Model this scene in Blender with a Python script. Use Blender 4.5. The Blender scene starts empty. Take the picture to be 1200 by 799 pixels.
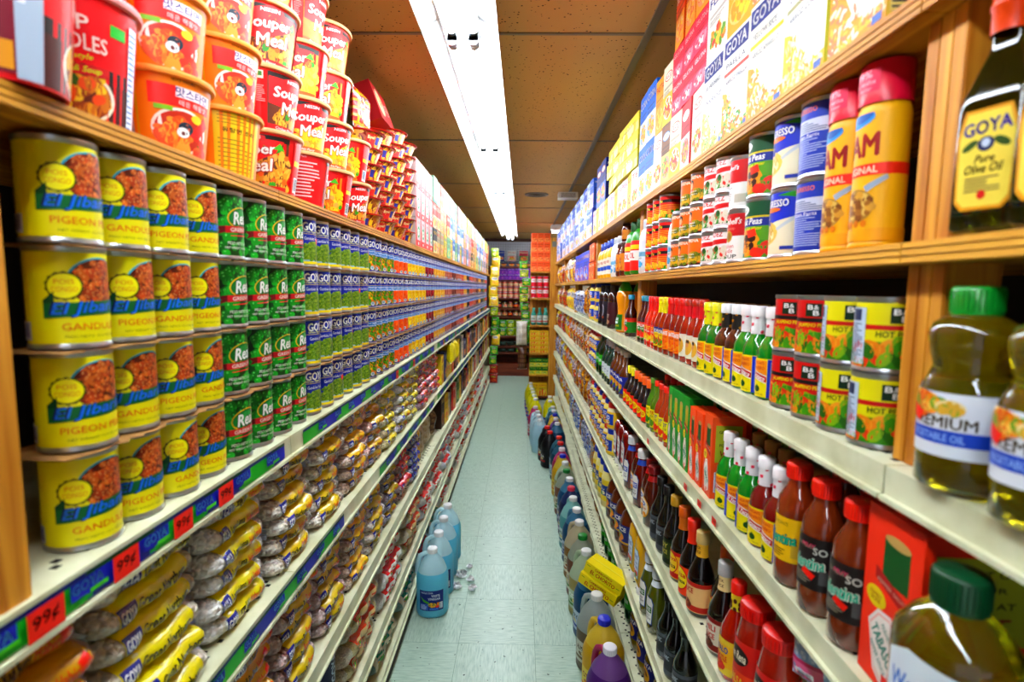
# A narrow grocery aisle: cans, noodle cups and bags on the left, sauces and boxes on the right
import math
TUBE_E = 13.0
WORLD_E = .26
EXPO = 1.72
FPX = 620.0
PITCH, YAW, ROLL = math.atan(62.5/620), math.atan(11/620), -.012
import bpy, math, random
from mathutils import Vector, Matrix
from mathutils.geometry import tessellate_polygon
PI = math.pi
SC = bpy.context.scene
COL = SC.collection
rnd = random.Random(7)

def hx(s):
    s = s.lstrip('#')
    if len(s) == 3: s = ''.join(c*2 for c in s)
    c = [int(s[i:i+2], 16)/255 for i in (0, 2, 4)]
    l = .3*c[0]+.59*c[1]+.11*c[2]      # inks are strong and fully saturated
    return tuple(.93*min(1, max(0, l+(x-l)*1.16))**1.16 for x in c)
def lin(c):
    if isinstance(c, str): c = hx(c)
    return tuple(x/12.92 if x <= .04045 else ((x+.055)/1.055)**2.4 for x in c)
def mixc(a, b, t):
    a = hx(a) if isinstance(a, str) else a; b = hx(b) if isinstance(b, str) else b
    return tuple(x+(y-x)*t for x, y in zip(a, b))

# ------------------------------------------------------------------ materials
def new_mat(name):
    m = bpy.data.materials.new(name); m.use_nodes = True
    nt = m.node_tree
    return m, nt, nt.nodes['Principled BSDF'], nt.nodes, nt.links
def paint(name, rough=.4, coat=0, metal=0, trans=0, ior=1.45, transl=0, bump=None, spec=.5, cells=0, alpha=1):
    m, nt, b, N, L = new_mat(name)
    a = N.new('ShaderNodeVertexColor'); a.layer_name = 'Col'
    col = a.outputs['Color']
    b.inputs['Roughness'].default_value = rough
    b.inputs['Coat Weight'].default_value = coat
    b.inputs['Coat Roughness'].default_value = .04
    b.inputs['Metallic'].default_value = metal
    b.inputs['Transmission Weight'].default_value = trans
    b.inputs['IOR'].default_value = ior
    b.inputs['Specular IOR Level'].default_value = spec
    tc = N.new('ShaderNodeTexCoord')
    if cells:
        v = N.new('ShaderNodeTexVoronoi'); v.inputs['Scale'].default_value = cells
        L.new(tc.outputs['Object'], v.inputs['Vector'])
        mr = N.new('ShaderNodeMapRange'); mr.inputs['To Min'].default_value = .66; mr.inputs['To Max'].default_value = 1.12
        sep = N.new('ShaderNodeSeparateColor'); L.new(v.outputs['Color'], sep.inputs[0]); L.new(sep.outputs[0], mr.inputs['Value'])
        mx = N.new('ShaderNodeMix'); mx.data_type = 'RGBA'; mx.blend_type = 'MULTIPLY'; mx.inputs['Factor'].default_value = 1
        L.new(col, mx.inputs['A']); L.new(mr.outputs[0], mx.inputs['B']); col = mx.outputs['Result']
        bp = N.new('ShaderNodeBump'); bp.inputs['Strength'].default_value = 1; bp.inputs['Distance'].default_value = .008; bp.invert = True
        L.new(v.outputs['Distance'], bp.inputs['Height']); L.new(bp.outputs[0], b.inputs['Normal'])
    elif bump:
        n = N.new('ShaderNodeTexNoise'); n.inputs['Scale'].default_value = bump[0]; n.inputs['Detail'].default_value = 3
        L.new(tc.outputs['Object'], n.inputs['Vector'])
        bp = N.new('ShaderNodeBump'); bp.inputs['Strength'].default_value = bump[1]; bp.inputs['Distance'].default_value = bump[2]
        L.new(n.outputs['Fac'], bp.inputs['Height']); L.new(bp.outputs[0], b.inputs['Normal'])
    L.new(col, b.inputs['Base Color'])
    if transl:
        t = N.new('ShaderNodeBsdfTranslucent'); L.new(col, t.inputs['Color'])
        ms = N.new('ShaderNodeMixShader'); ms.inputs[0].default_value = transl
        L.new(b.outputs[0], ms.inputs[1]); L.new(t.outputs[0], ms.inputs[2])
        L.new(ms.outputs[0], N['Material Output'].inputs['Surface'])
    return m
M_PRINT = paint('printed_label', .42, spec=.35)
M_CARD = paint('printed_carton', .5, spec=.3)
M_PLASTIC = paint('moulded_plastic', .3)
M_TIN = paint('tinned_steel', .28, metal=.9)
M_SAUCE = paint('filled_glass_bottle', .12, coat=.9)
M_OIL = paint('oil_in_clear_bottle', .03, trans=.93, ior=1.4, coat=.6)
M_JUG = paint('translucent_jug_plastic', .32, transl=.42)
M_BEANS = paint('beans_in_clear_film', .42, coat=.22, cells=125)
M_FILM = paint('crinkled_printed_film', .26, coat=.5, bump=(38, .55, .008))
M_RICE = paint('rice_in_clear_film', .3, coat=.5, cells=330)

def wood_mat(name, c1, c2, scale=1.0, axis=1):
    m, nt, b, N, L = new_mat(name)
    tc = N.new('ShaderNodeTexCoord'); mp = N.new('ShaderNodeMapping')
    s = [26, 26, 26]; s[axis] = 1.3
    mp.inputs['Scale'].default_value = [x*scale for x in s]
    L.new(tc.outputs['Object'], mp.inputs['Vector'])
    n = N.new('ShaderNodeTexNoise'); n.inputs['Scale'].default_value = 1.6; n.inputs['Detail'].default_value = 5; n.inputs['Distortion'].default_value = 1.0
    L.new(mp.outputs[0], n.inputs['Vector'])
    r = N.new('ShaderNodeValToRGB'); r.color_ramp.elements[0].position = .34; r.color_ramp.elements[1].position = .66
    r.color_ramp.elements[0].color = (*lin(c1), 1); r.color_ramp.elements[1].color = (*lin(c2), 1)
    L.new(n.outputs['Fac'], r.inputs[0]); L.new(r.outputs[0], b.inputs['Base Color'])
    b.inputs['Roughness'].default_value = .5; b.inputs['Specular IOR Level'].default_value = .3
    return m
M_WOODY = wood_mat('pine_board', '#b47a1c', '#e6b450', axis=1)
M_WOODZ = wood_mat('pine_post', '#b4741a', '#e6b04c', axis=2)
M_WOODX = wood_mat('brown_shelf_wood', '#5c2410', '#8a4420', axis=0)

def plain(name, c, rough=.5, metal=0, emit=0, noise=None, spec=.5):
    m, nt, b, N, L = new_mat(name)
    b.inputs['Base Color'].default_value = (*lin(c), 1)
    b.inputs['Roughness'].default_value = rough; b.inputs['Metallic'].default_value = metal
    b.inputs['Specular IOR Level'].default_value = spec
    if emit:
        b.inputs['Emission Color'].default_value = (*lin(c), 1); b.inputs['Emission Strength'].default_value = emit
    if noise:
        tc = N.new('ShaderNodeTexCoord'); n = N.new('ShaderNodeTexNoise'); n.inputs['Scale'].default_value = noise[0]; n.inputs['Detail'].default_value = 6
        L.new(tc.outputs['Object'], n.inputs['Vector'])
        mx = N.new('ShaderNodeMix'); mx.data_type = 'RGBA'
        mx.inputs['A'].default_value = (*lin(noise[1]), 1); mx.inputs['B'].default_value = (*lin(c), 1)
        r = N.new('ShaderNodeMapRange'); r.inputs['From Min'].default_value = .35; r.inputs['From Max'].default_value = .6
        L.new(n.outputs['Fac'], r.inputs['Value']); L.new(r.outputs[0], mx.inputs['Factor']); L.new(mx.outputs['Result'], b.inputs['Base Color'])
    return m
M_SHELF = plain('cream_enamelled_steel', '#e4e6cc', .35, noise=(14, '#cfd0b0'))
M_DARK = plain('dark_back_panel', '#2a1a12', .8)
M_KICK = plain('brown_kick_plate', '#3a2818', .6)
M_CARDBOARD = plain('corrugated_cardboard', '#b08850', .8, noise=(40, '#8a6434'))
M_HOLE = plain('slot_shadow_black', '#101010', .9)

# ------------------------------------------------------------------ 2-D label art
_tc = {}
def text_tris(s, bold=0.0, shear=0.0):
    k = (s, bold, shear)
    if k not in _tc:
        cu = bpy.data.curves.new('lettering', 'FONT'); cu.body = s; cu.offset = bold; cu.shear = shear; cu.resolution_u = 2
        ob = bpy.data.objects.new('lettering', cu)
        me = ob.to_mesh()
        vs = [(v.co.x, v.co.y) for v in me.vertices]
        ps = [[vs[i] for i in p.vertices] for p in me.polygons]
        ob.to_mesh_clear(); bpy.data.objects.remove(ob); bpy.data.curves.remove(cu)
        if ps:
            xs = [p[0] for q in ps for p in q]; ys = [p[1] for q in ps for p in q]
            x0, x1, y0, y1 = min(xs), max(xs), min(ys), max(ys)
        else: x0 = y0 = 0; x1 = y1 = 1
        out = []
        for q in ps:
            ar = sum(q[i][0]*q[(i+1) % len(q)][1]-q[(i+1) % len(q)][0]*q[i][1] for i in range(len(q)))
            if abs(ar) < 1e-9: continue
            if ar < 0: q = q[::-1]
            out.append([((x-x0), (y-y0)) for x, y in q])
        _tc[k] = (out, x1-x0, y1-y0)
    return _tc[k]
class Art:
    def __init__(s): s.items = []; s.k = 0
    def _add(s, polys, col, lift=None):
        if lift is None: s.k += 1; lift = s.k
        c = hx(col) if isinstance(col, str) else col
        for p in polys: s.items.append((p, c, lift))
    def rect(s, u0, v0, u1, v1, col): s._add([[(u0, v0), (u1, v0), (u1, v1), (u0, v1)]], col)
    def poly(s, pts, col):
        t = tessellate_polygon([[Vector((x, y, 0)) for x, y in pts]])
        out = []
        for tri in t:
            q = [pts[i] for i in tri]
            ar = sum(q[i][0]*q[(i+1) % 3][1]-q[(i+1) % 3][0]*q[i][1] for i in range(3))
            out.append(q if ar > 0 else q[::-1])
        s._add(out, col)
    def ell(s, cu, cv, ru, rv, col, n=18, rot=0, lift=None):
        c, d = math.cos(rot), math.sin(rot)
        pts = []
        for i in range(n):
            a = 2*PI*i/n; x, y = ru*math.cos(a), rv*math.sin(a)
            pts.append((cu+x*c-y*d, cv+x*d+y*c))
        s._add([pts], col, lift)
    def text(s, t, cu, cv, w, h, col, bold=0.0, shear=0.0, rot=0.0, out=None, ow=.03):
        if out: s.text(t, cu, cv, w*1.05, h*1.12, out, bold+ow, shear, rot)
        ps, W, H = text_tris(t, 0.0, shear)
        c, d = math.cos(rot), math.sin(rot)
        res = []
        e = bold*.62                    # heavier weights: the same letters struck again slightly shifted
        n = 0 if bold < .025 else (4 if bold < .075 else 8)
        sh = [(0, 0)]+[(e*math.cos(2*PI*k/n), e*math.sin(2*PI*k/n)) for k in range(n)]
        for sx, sy in sh:
            for q in ps:
                r = []
                for x, y in q:
                    x = (x/W-.5)*(w-2*e*h*.7)+sx*h; y = (y/H-.5)*(h*(1-1.2*e))+sy*h
                    r.append((cu+x*c-y*d, cv+x*d+y*c))
                res.append(r)
        s._add(res, col)
    def blobs(s, cu, cv, ru, rv, n, size, cols, seed=1, box=False, asp=1.25, hi=None):
        R = random.Random(seed); s.k += 1; k0 = s.k
        for i in range(n):
            while True:
                x, y = R.uniform(-1, 1), R.uniform(-1, 1)
                if box or x*x+y*y <= 1: break
            z = size*R.uniform(.75, 1.2)
            c = cols[R.randrange(len(cols))]
            L = k0+.06*(i % 40)
            ro = R.uniform(0, PI)
            s.ell(cu+x*ru, cv+y*rv, z*asp, z, c, 9, ro, L)
            if hi: s.ell(cu+x*ru-z*.3, cv+y*rv+z*.35, z*.3, z*.22, hi, 6, ro, L+.04)
        s.k += 2
    def lines(s, u0, v0, u1, v1, n, col, seed=0, fill=.45):
        R = random.Random(seed); h = (v1-v0)/n
        P = []
        for i in range(n):
            e = u0+(u1-u0)*R.uniform(.6, 1)
            P.append([(u0, v0+i*h), (e, v0+i*h), (e, v0+i*h+h*fill), (u0, v0+i*h+h*fill)])
        s._add(P, col)
    def barcode(s, u0, v0, u1, v1, seed=0, bg='#eef0f4', fg='#1a1f38', vertical=False):
        s.rect(u0, v0, u1, v1, bg)
        R = random.Random(seed); P = []
        if not vertical:
            x = u0+(u1-u0)*.08
            while x < u1-(u1-u0)*.1:
                w = (u1-u0)*R.choice((.015, .03, .045)); P.append([(x, v0+(v1-v0)*.15), (x+w, v0+(v1-v0)*.15), (x+w, v1-(v1-v0)*.07), (x, v1-(v1-v0)*.07)]); x += w+(u1-u0)*R.choice((.02, .035))
        else:
            y = v0+(v1-v0)*.06
            while y < v1-(v1-v0)*.08:
                w = (v1-v0)*R.choice((.015, .03, .045)); P.append([(u0+(u1-u0)*.12, y), (u1-(u1-u0)*.08, y), (u1-(u1-u0)*.08, y+w), (u0+(u1-u0)*.12, y+w)]); y += w+(v1-v0)*R.choice((.02, .035))
        s._add(P, fg)

def _half(poly, ax, val, keep_ge):
    out = []; n = len(poly)
    for i in range(n):
        a, b = poly[i], poly[(i+1) % n]
        da, db = a[ax]-val, b[ax]-val
        if not keep_ge: da, db = -da, -db
        if da >= 0: out.append(a)
        if (da >= 0) != (db >= 0):
            t = da/(da-db); out.append((a[0]+(b[0]-a[0])*t, a[1]+(b[1]-a[1])*t))
    return out
def strips(poly, ax, step):
    lo = min(p[ax] for p in poly); hi = max(p[ax] for p in poly)
    if hi-lo <= step*.9: return [poly]
    res = []
    for k in range(math.floor(lo/step), math.ceil(hi/step)):
        q = poly
        if lo < k*step: q = _half(q, ax, k*step, True)
        if q and hi > (k+1)*step: q = _half(q, ax, (k+1)*step, False)
        if len(q) >= 3: res.append(q)
    return res

# ------------------------------------------------------------------ mesh builder
class MB:
    def __init__(s): s.v = []; s.n = []; s.f = []; s.c = []; s.m = []
    def face(s, pts, col, nrm=None, mat=0):
        i = len(s.v)
        if nrm is None:
            a = Vector(pts[1])-Vector(pts[0]); b = Vector(pts[2])-Vector(pts[0]); q = a.cross(b)
            if q.length < 1e-14 and len(pts) > 3: q = (Vector(pts[2])-Vector(pts[0])).cross(Vector(pts[3])-Vector(pts[0]))
            q = q.normalized() if q.length > 0 else Vector((0, 0, 1)); nrm = [q]*len(pts)
        s.v += [tuple(p) for p in pts]; s.n += [tuple(q) for q in nrm]
        s.f.append(tuple(range(i, i+len(pts)))); s.c.append(hx(col) if isinstance(col, str) else col); s.m.append(mat)
    def grid(s, P, col, nu, nv, mat=0, flip=False, closed_u=False):
        """P(i,j)->(pos, normal) shared vertices; col(i,j) or colour"""
        base = len(s.v); W = nu+1 if not closed_u else nu
        for j in range(nv+1):
            for i in range(W):
                p, n = P(i, j); s.v.append(tuple(p)); s.n.append(tuple(n))
        for j in range(nv):
            for i in range(nu):
                a = base+j*W+i; b = base+j*W+(i+1) % W; c = b+W; d = a+W
                s.f.append((a, b, c, d) if not flip else (a, d, c, b))
                k = col(i, j) if callable(col) else col
                s.c.append(hx(k) if isinstance(k, str) else k); s.m.append(mat)
    def box(s, x0, y0, z0, x1, y1, z1, col, mat=0, skip=''):
        v = [(x0, y0, z0), (x1, y0, z0), (x1, y1, z0), (x0, y1, z0), (x0, y0, z1), (x1, y0, z1), (x1, y1, z1), (x0, y1, z1)]
        for k, q in (('b', (3, 2, 1, 0)), ('t', (4, 5, 6, 7)), ('f', (0, 1, 5, 4)), ('r', (1, 2, 6, 5)), ('k', (2, 3, 7, 6)), ('l', (3, 0, 4, 7))):
            if k not in skip: s.face([v[i] for i in q], col, None, mat)
    def art(s, art, surf, du=None, dv=None, lift=.00005, mat=0, clip=None):
        for p, c, L in art.items:
            if clip:        # printing stops at the edge of the label
                for ax, lo, hi in ((0, clip[0], clip[1]), (1, clip[2], clip[3])):
                    if p and min(q[ax] for q in p) < lo: p = _half(p, ax, lo, True)
                    if p and max(q[ax] for q in p) > hi: p = _half(p, ax, hi, False)
                if len(p) < 3: continue
            qs = [p]
            if du: qs = [r for q in qs for r in strips(q, 0, du)]
            if dv: qs = [r for q in qs for r in strips(q, 1, dv)]
            for q in qs:
                R = [surf(u, v, L*lift) for u, v in q]
                s.face([r[0] for r in R], c, [r[1] for r in R], mat)
    def lathe(s, prof, n, col, sx=1, sy=1, p=2, cz=0, mat=0, cx=0, cy=0):
        """prof [(r,z)] bottom to top (outside); col: colour or f(z)"""
        for k in range(len(prof)-1):
            (r0, z0), (r1, z1) = prof[k], prof[k+1]
            if abs(r0-r1) < 1e-9 and abs(z0-z1) < 1e-9: continue
            def nrm_at(kk):
                d = []
                for a, b in ((kk-1, kk), (kk, kk+1)):
                    if 0 <= a and b < len(prof):
                        dr, dz = prof[b][0]-prof[a][0], prof[b][1]-prof[a][1]; l = math.hypot(dr, dz)
                        if l > 1e-9: d.append((dz/l, -dr/l))
                return d
            dr, dz = r1-r0, z1-z0; l = math.hypot(dr, dz); own = (dz/l, -dr/l)
            ns = []
            for kk in (k, k+1):
                d = [q for q in nrm_at(kk) if q[0]*own[0]+q[1]*own[1] > .6]
                a = sum(q[0] for q in d); b = sum(q[1] for q in d); m = math.hypot(a, b) or 1
                ns.append((a/m, b/m))
            def P(i, j):
                t = 2*PI*i/n
                r, z = (r0, z0) if j == 0 else (r1, z1)
                x, y, nx, ny = sup(t, sx, sy, p)
                nr, nz = ns[j]
                return (cx+r*x, cy+r*y, z+cz), (nx*nr, ny*nr, nz)
            c = col((z0+z1)/2) if callable(col) else col
            s.grid(P, c, n, 1, mat, closed_u=True)
    def tube(s, pts, r, col, n=8, mat=0, cap=True):
        pts = [Vector(p) for p in pts]; rr = r if isinstance(r, (list, tuple)) else [r]*len(pts)
        fr = []
        up = Vector((0, 0, 1))
        for i, p in enumerate(pts):
            d = (pts[min(i+1, len(pts)-1)]-pts[max(i-1, 0)]).normalized()
            a = d.cross(up if abs(d.z) < .95 else Vector((1, 0, 0))).normalized()
            if fr and a.dot(fr[-1][0]) < 0: a = -a
            fr.append((a, d.cross(a).normalized()))
        def P(i, j):
            t = 2*PI*i/n; a, b = fr[j]; q = a*math.cos(t)+b*math.sin(t)
            return pts[j]+q*rr[j], q
        s.grid(P, col, n, len(pts)-1, mat, closed_u=True)
        if cap:
            for j in (0, len(pts)-1):
                s.face([P(i, j)[0] for i in range(n)], col, None, mat)
    def build(s, name, mats):
        me = bpy.data.meshes.new(name)
        me.from_pydata(s.v, [], s.f)
        ca = me.color_attributes.new('Col', 'BYTE_COLOR', 'CORNER')
        cols = []
        for f, c in zip(s.f, s.c): cols += [c[0], c[1], c[2], 1.0]*len(f)
        ca.data.foreach_set('color_srgb', cols)
        for m in (mats if isinstance(mats, (list, tuple)) else [mats]): me.materials.append(m)
        me.polygons.foreach_set('material_index', s.m)
        me.polygons.foreach_set('use_smooth', [True]*len(s.f))
        me.update()
        me.normals_split_custom_set_from_vertices(s.n)
        return me
def sup(t, sx, sy, p):
    c, d = math.cos(t), math.sin(t)
    if p == 2:
        x, y = c*sx, d*sy; nx, ny = c/sx, d/sy
    else:
        x = math.copysign(abs(c)**(2/p), c)*sx; y = math.copysign(abs(d)**(2/p), d)*sy
        nx = math.copysign(abs(c)**(2-2/p), c)/sx; ny = math.copysign(abs(d)**(2-2/p), d)/sy
    l = math.hypot(nx, ny) or 1
    return x, y, nx/l, ny/l
def prof_r(prof, z):
    for (r0, z0), (r1, z1) in zip(prof, prof[1:]):
        if z0 <= z <= z1 and z1 > z0: return r0+(r1-r0)*(z-z0)/(z1-z0)
    return prof[-1][0]
def on_round(rf, r_ref):
    """label surface on a round body; rf(z) radius"""
    def f(u, v, off):
        a = u/r_ref; r = rf(v)+off
        return (r*math.sin(a), -r*math.cos(a), v), (math.sin(a), -math.cos(a), 0)
    return f
def on_square(sx, sy, p, rf):
    def f(u, v, off):
        r = rf(v); w = r*sx
        t = min(abs(u)/w, .995)
        y = -sy*r*(1-t**p)**(1/p)
        g = Vector((math.copysign((t)**(p-1)/sx, u), -max((abs(y)/(r*sy)), .001)**(p-1)/sy, 0)).normalized()
        return (u+g.x*off, y+g.y*off, v), g
    return f
def on_front(y=0):
    return lambda u, v, off: ((u, y-off, v), (0, -1, 0))
def on_right(x=0):      # u runs to +y
    return lambda u, v, off: ((x+off, u, v), (1, 0, 0))
def on_left(x=0):       # u runs to -y
    return lambda u, v, off: ((x-off, -u, v), (-1, 0, 0))

# ------------------------------------------------------------------ things
class Proto:
    def __init__(s, name, mesh, cat, parts=()): s.name = name; s.mesh = mesh; s.cat = cat; s.parts = list(parts)
ALL_LABELS = {}
def link(name, mesh, parent=None):
    o = bpy.data.objects.new(name, mesh); COL.objects.link(o)
    if parent is not None: o.parent = parent
    return o
def place(P, loc, rz=0.0, label='', group=None, rx=0.0, ry=0.0, sc=None, name=None, cat=None, bare=False):
    o = link(name or P.name, P.mesh)
    o.location = (loc[0], loc[1], loc[2]+.0012); o.rotation_euler = (rx, ry, rz)
    if not 4 <= len(label.split()) <= 16: print('LABEL', len(label.split()), label)
    if sc: o.scale = sc if isinstance(sc, (tuple, list)) else (sc,)*3
    o['label'] = label; o['category'] = cat or P.cat
    if group: o['group'] = group
    if not bare:
        for q in P.parts:
            c = link(q[0], q[1], o)
            if len(q) > 3 and q[3]: c['label'] = q[3]
            for w in (q[2] if len(q) > 2 else ()): link(w[0], w[1], c)
    return o
def structure(name, mesh):
    o = link(name, mesh); o['kind'] = 'structure'; o['label'] = name.replace('_', ' '); return o
ORD = 'first second third fourth fifth sixth seventh eighth ninth tenth eleventh twelfth thirteenth fourteenth fifteenth sixteenth seventeenth eighteenth nineteenth twentieth'.split()
def nth(i):
    if i < 20: return ORD[i]
    t = ['twenty', 'thirty', 'forty', 'fifty', 'sixty', 'seventy'][i//10-1 if (i+1) % 10 else (i+1)//10-2]
    n = i+1
    tens = {2: 'twent', 3: 'thirt', 4: 'fort', 5: 'fift', 6: 'sixt', 7: 'sevent', 8: 'eight'}
    if n % 10 == 0: return tens[n//10]+'ieth'
    return tens[n//10]+'y-'+ORD[n % 10-1]
def tier(j, n):
    if n == 1: return ''
    if j == 0: return 'bottom tier'
    if j == n-1: return 'top tier'
    return ORD[j]+' tier up'
RL = PI/2      # faces the aisle from the left shelves
RR = -PI/2     # faces the aisle from the right shelves
# ================================================================== products
NAVY = '#12247e'; YEL = '#f2e400'; WHT = '#f4f4f0'; REDS = '#f01c10'
def goya(a, cu, cv, w, h, bg=NAVY, fg=WHT):
    if bg: a.rect(cu-w/2, cv-h/2, cu+w/2, cv+h/2, bg)
    a.text('GOYA', cu, cv, w*.86, h*.66, fg, .045)
def sticker(a, cu, cv, w=.012, h=.009, rot=.3, col='#ff2410'):
    c, d = math.cos(rot), math.sin(rot)
    a.poly([(cu+x*c-y*d, cv+x*d+y*c) for x, y in ((-w/2, -h/2), (w/2, -h/2), (w/2, h/2), (-w/2, h/2))], col)

def make_can(name, h, r, base, art, cat='food can', du=None):
    b = MB()
    prof = [(0, .001), (r*.9, .001), (r*.92, 0), (r, .001), (r, .005), (r-.0016, .007), (r-.0016, h-.007), (r, h-.005), (r, h), (r-.0022, h), (r-.003, h-.004), (r*.7, h-.004), (r*.68, h-.003), (0, h-.003)]
    b.lathe(prof[:7], 36, '#c8ccd0')
    ld = MB(); ld.lathe(prof[6:], 36, '#c8ccd0')
    lb = MB(); rl = r-.0009; z0, z1 = .0065, h-.0065
    lb.lathe([(rl, z0), (rl, z1)], 40, base)
    lb.art(art, on_round(lambda z: rl, rl), du or rl*.16, clip=(-9, 9, z0+.0002, z1-.0002))
    return Proto(name, b.build(name, M_TIN), cat, [('label', lb.build(name+'_label', M_PRINT)), ('lid', ld.build(name+'_lid', M_TIN))])

CH, CR = .1105, .0372
def pigeon_art(word, seed):
    a = Art(); Y = '#f0ea08'
    a.ell(.014, .073, .0335, .0265, '#36b4c8', 28); 
    a.ell(.0145, .0715, .0325, .0262, '#5c1c08', 28)
    a.blobs(.0145, .0715, .030, .024, 150, .0031, ['#c85a1c', '#a8421a', '#dd8030', '#8c3414', '#c06a28'], seed, hi='#f4bc7c')
    a.rect(-.022, .030, .05, .0515, Y)
    a.blobs(.043, .058, .006, .006, 12, .004, ['#7030b0', '#5a28a0', '#2a7a30'], seed+3)
    P = []
    for i in range(28):
        t = 2*PI*i/28; q = .0158 if i % 2 else .0144; P.append((-.021+q*math.cos(t)*1.08, .068+q*math.sin(t)))
    a.poly(P, '#4a4a10'); a.ell(-.021, .068, .0143, .0132, '#f6ee10', 24)
    a.text('POIS', -.021, .0725, .017, .0052, '#d87a20', .02); a.text('CONGO', -.021, .0645, .0225, .0054, '#d87a20', .02)
    a.poly([(-.040, .034), (-.030, .047), (-.030, .062), (-.040, .053)], '#0a4a26')
    a.poly([(-.040, .0335), (.056, .0395), (.056, .054), (-.040, .0495)], '#0f6c38')
    a.text('El Jibarito', .008, .0442, .084, .0155, '#1d78e0', .03, .28, .06, out='#0a1258', ow=.035)
    a.text(word, .006, .0245, .062 if word == 'GANDULES' else .070, .0075, '#d8541a', .02)
    a.text('PESO NETO 15.5 OZ. 439 g' if word == 'GANDULES' else 'NET WEIGHT 15.5 OZ. 439 g', .006, .0135, .058, .0036, '#6a6a14', .01)
    for k in range(5): a.lines(-.088+k*.0, .036, -.062, .098, 20, '#8a8a20', seed, .3)
    a.barcode(-.078, .010, -.055, .030, seed, '#d8dcec', '#2a3a88')
    a.blobs(.088, .06, .010, .022, 24, .0045, ['#8a4018', '#5a2a10', '#b86a30'], seed+9)
    a.poly([(.072, .03), (.108, .03), (.108, .048), (.072, .048)], '#0f6c38'); a.text('Jibarito', .09, .039, .032, .010, '#1d78e0', .04, .25)
    return a
def green_art(seed):
    a = Art()
    a.blobs(0, .055, .112, .046, 200, .0068, ['#179a28', '#0f7a20', '#22b232', '#128a24', '#0a6018'], seed, box=True, asp=1.1, hi='#6ee070')
    a.ell(.012, .068, .0285, .0185, '#e8b820', 26, .12); a.ell(.012, .068, .0265, .0168, '#0d7a30', 26, .12); a.ell(.013, .072, .018, .0095, '#18a048', 20, .12)
    a.text('Real', .0125, .0685, .040, .0205, '#f2f4f0', .05, .25, .10, out='#083a18', ow=.03)
    a.poly([(-.032, .040), (-.018, .044), (-.018, .054), (-.034, .052), (-.028, .046)], '#7a0c16')
    a.poly([(-.020, .0425), (.048, .0465), (.048, .0565), (-.020, .0535)], '#c01826')
    a.text('GREEN PEAS', .014, .0495, .052, .0062, '#f4ece4', .03, .0, .06)
    a.poly([(-.012, .0375), (.04, .040), (.04, .042), (-.012, .039)], '#e02838')
    a.text('PESO NETO 15 OZ', .006, .0265, .046, .0046, '#e8f0e4', .03); a.text('NET WEIGHT 15 OZ (425 g)', .006, .0185, .054, .0046, '#e8f0e4', .03)
    a.rect(-.085, .012, -.058, .05, '#d8e4d0'); a.lines(-.083, .014, -.060, .048, 14, '#30503a', seed)
    return a
def goyacan_art(top, mid, blob, bottom, w1, w2, seed, tag=None, base2=None):
    a = Art(); W = .116
    if mid: a.rect(-W, .054, W, .0715, mid)
    a.rect(-W, .0725, W, .0735, '#e8d020')
    if not bottom: a.rect(-W, .0065, W, .0555, base2 or blob[0])
    for off in (-.058, 0.0, .058):
        a.text('GOYA', off*2 if off else 0, .0895, .056, .0185, '#f6f6f2', .06, .0, .0, out='#0a1250', ow=.05)
        if off: continue
        a.text(w1, 0, .0775 if not mid else .0665, .054, .0062, '#e8e49a' if not mid else '#f4f6f8', .03)
        a.text(w2, 0, .0635 if not mid else .0585, .048, .0072, '#f0f4f8', .02)
    if bottom:
        a.rect(-W, .0065, W, .026, '#a8c8dc'); a.poly([(-.036, .03), (-.012, .056), (.010, .058), (.036, .03), (.036, .016), (-.036, .016)], blob[0])
        a.blobs(0, .035, .034, .0205, 190, .0028, blob, seed, asp=1.15, hi=mixc(blob[-1], '#ffffff', .35)); a.rect(-W, .0065, W, .0125, '#f0e020')
    else:
        a.blobs(0, .030, .112, .022, 300, .0038, blob, seed, box=True, asp=1.3)
        a.ell(-.012, .016, .008, .0065, '#d4dce4', 12); a.ell(-.012, .017, .005, .004, '#8fb0c0', 12)
        a.rect(-W, .0065, W, .0095, bottom or '#1430a0')
    if tag: sticker(a, tag[0], tag[1], .013, .012, .2)
    return a
PIG = [make_can('pigeon_pea_can', CH, CR, '#f0ea08', pigeon_art(w, i), 'food can') for i, w in enumerate(('GANDULES', 'PIGEON PEAS'))]
GRN = [make_can('green_pea_can', CH, CR, '#0b4714', green_art(11))]
GP = [make_can('green_pigeon_pea_can', CH, CR, '#122c98', goyacan_art('', None, ['#7d9c1c', '#5f8a18', '#98b030', '#4d7414'], True, 'Green Pigeon Peas', 'Gandules Verdes', 5, t)) for t in (None, (.016, .058))]
def gv(name, blob, w1, w2, seed, base2=None, mid='#1c82c4'): return make_can(name, CH, CR, '#0f2f9c', goyacan_art('', mid, blob, None, w1, w2, seed, None, base2))
C_MIX = gv('mixed_vegetable_can', ['#e07a10', '#5a9a18', '#e8c020', '#3c7a14'], 'Mixed Vegetables', 'Vegetales Mixtos', 21, '#4a5a10')
C_CAR = gv('carrot_can', ['#f0641a', '#e04c08', '#ff8430'], 'Sliced Carrots', 'Zanahorias', 22)
C_CRN = gv('corn_can', ['#f4c80c', '#e0ac08', '#ffe040'], 'Golden Corn', 'Maiz Dorado', 23)
C_BEE = gv('beet_can', ['#8a0c20', '#b01830', '#5c0414'], 'Sliced Beets', 'Remolachas', 24)
C_GRB = gv('chick_pea_can', ['#e8b030', '#d89820', '#f4cc60'], 'Chick Peas', 'Garbanzos', 25)
C_PNK = gv('pink_bean_can', ['#c06a54', '#a04c3c', '#d88a70'], 'Pink Beans', 'Habichuelas', 26)
C_BRN = gv('red_bean_can', ['#7a2a20', '#5a1a14', '#94402c'], 'Kidney Beans', 'Coloradas', 27)
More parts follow.
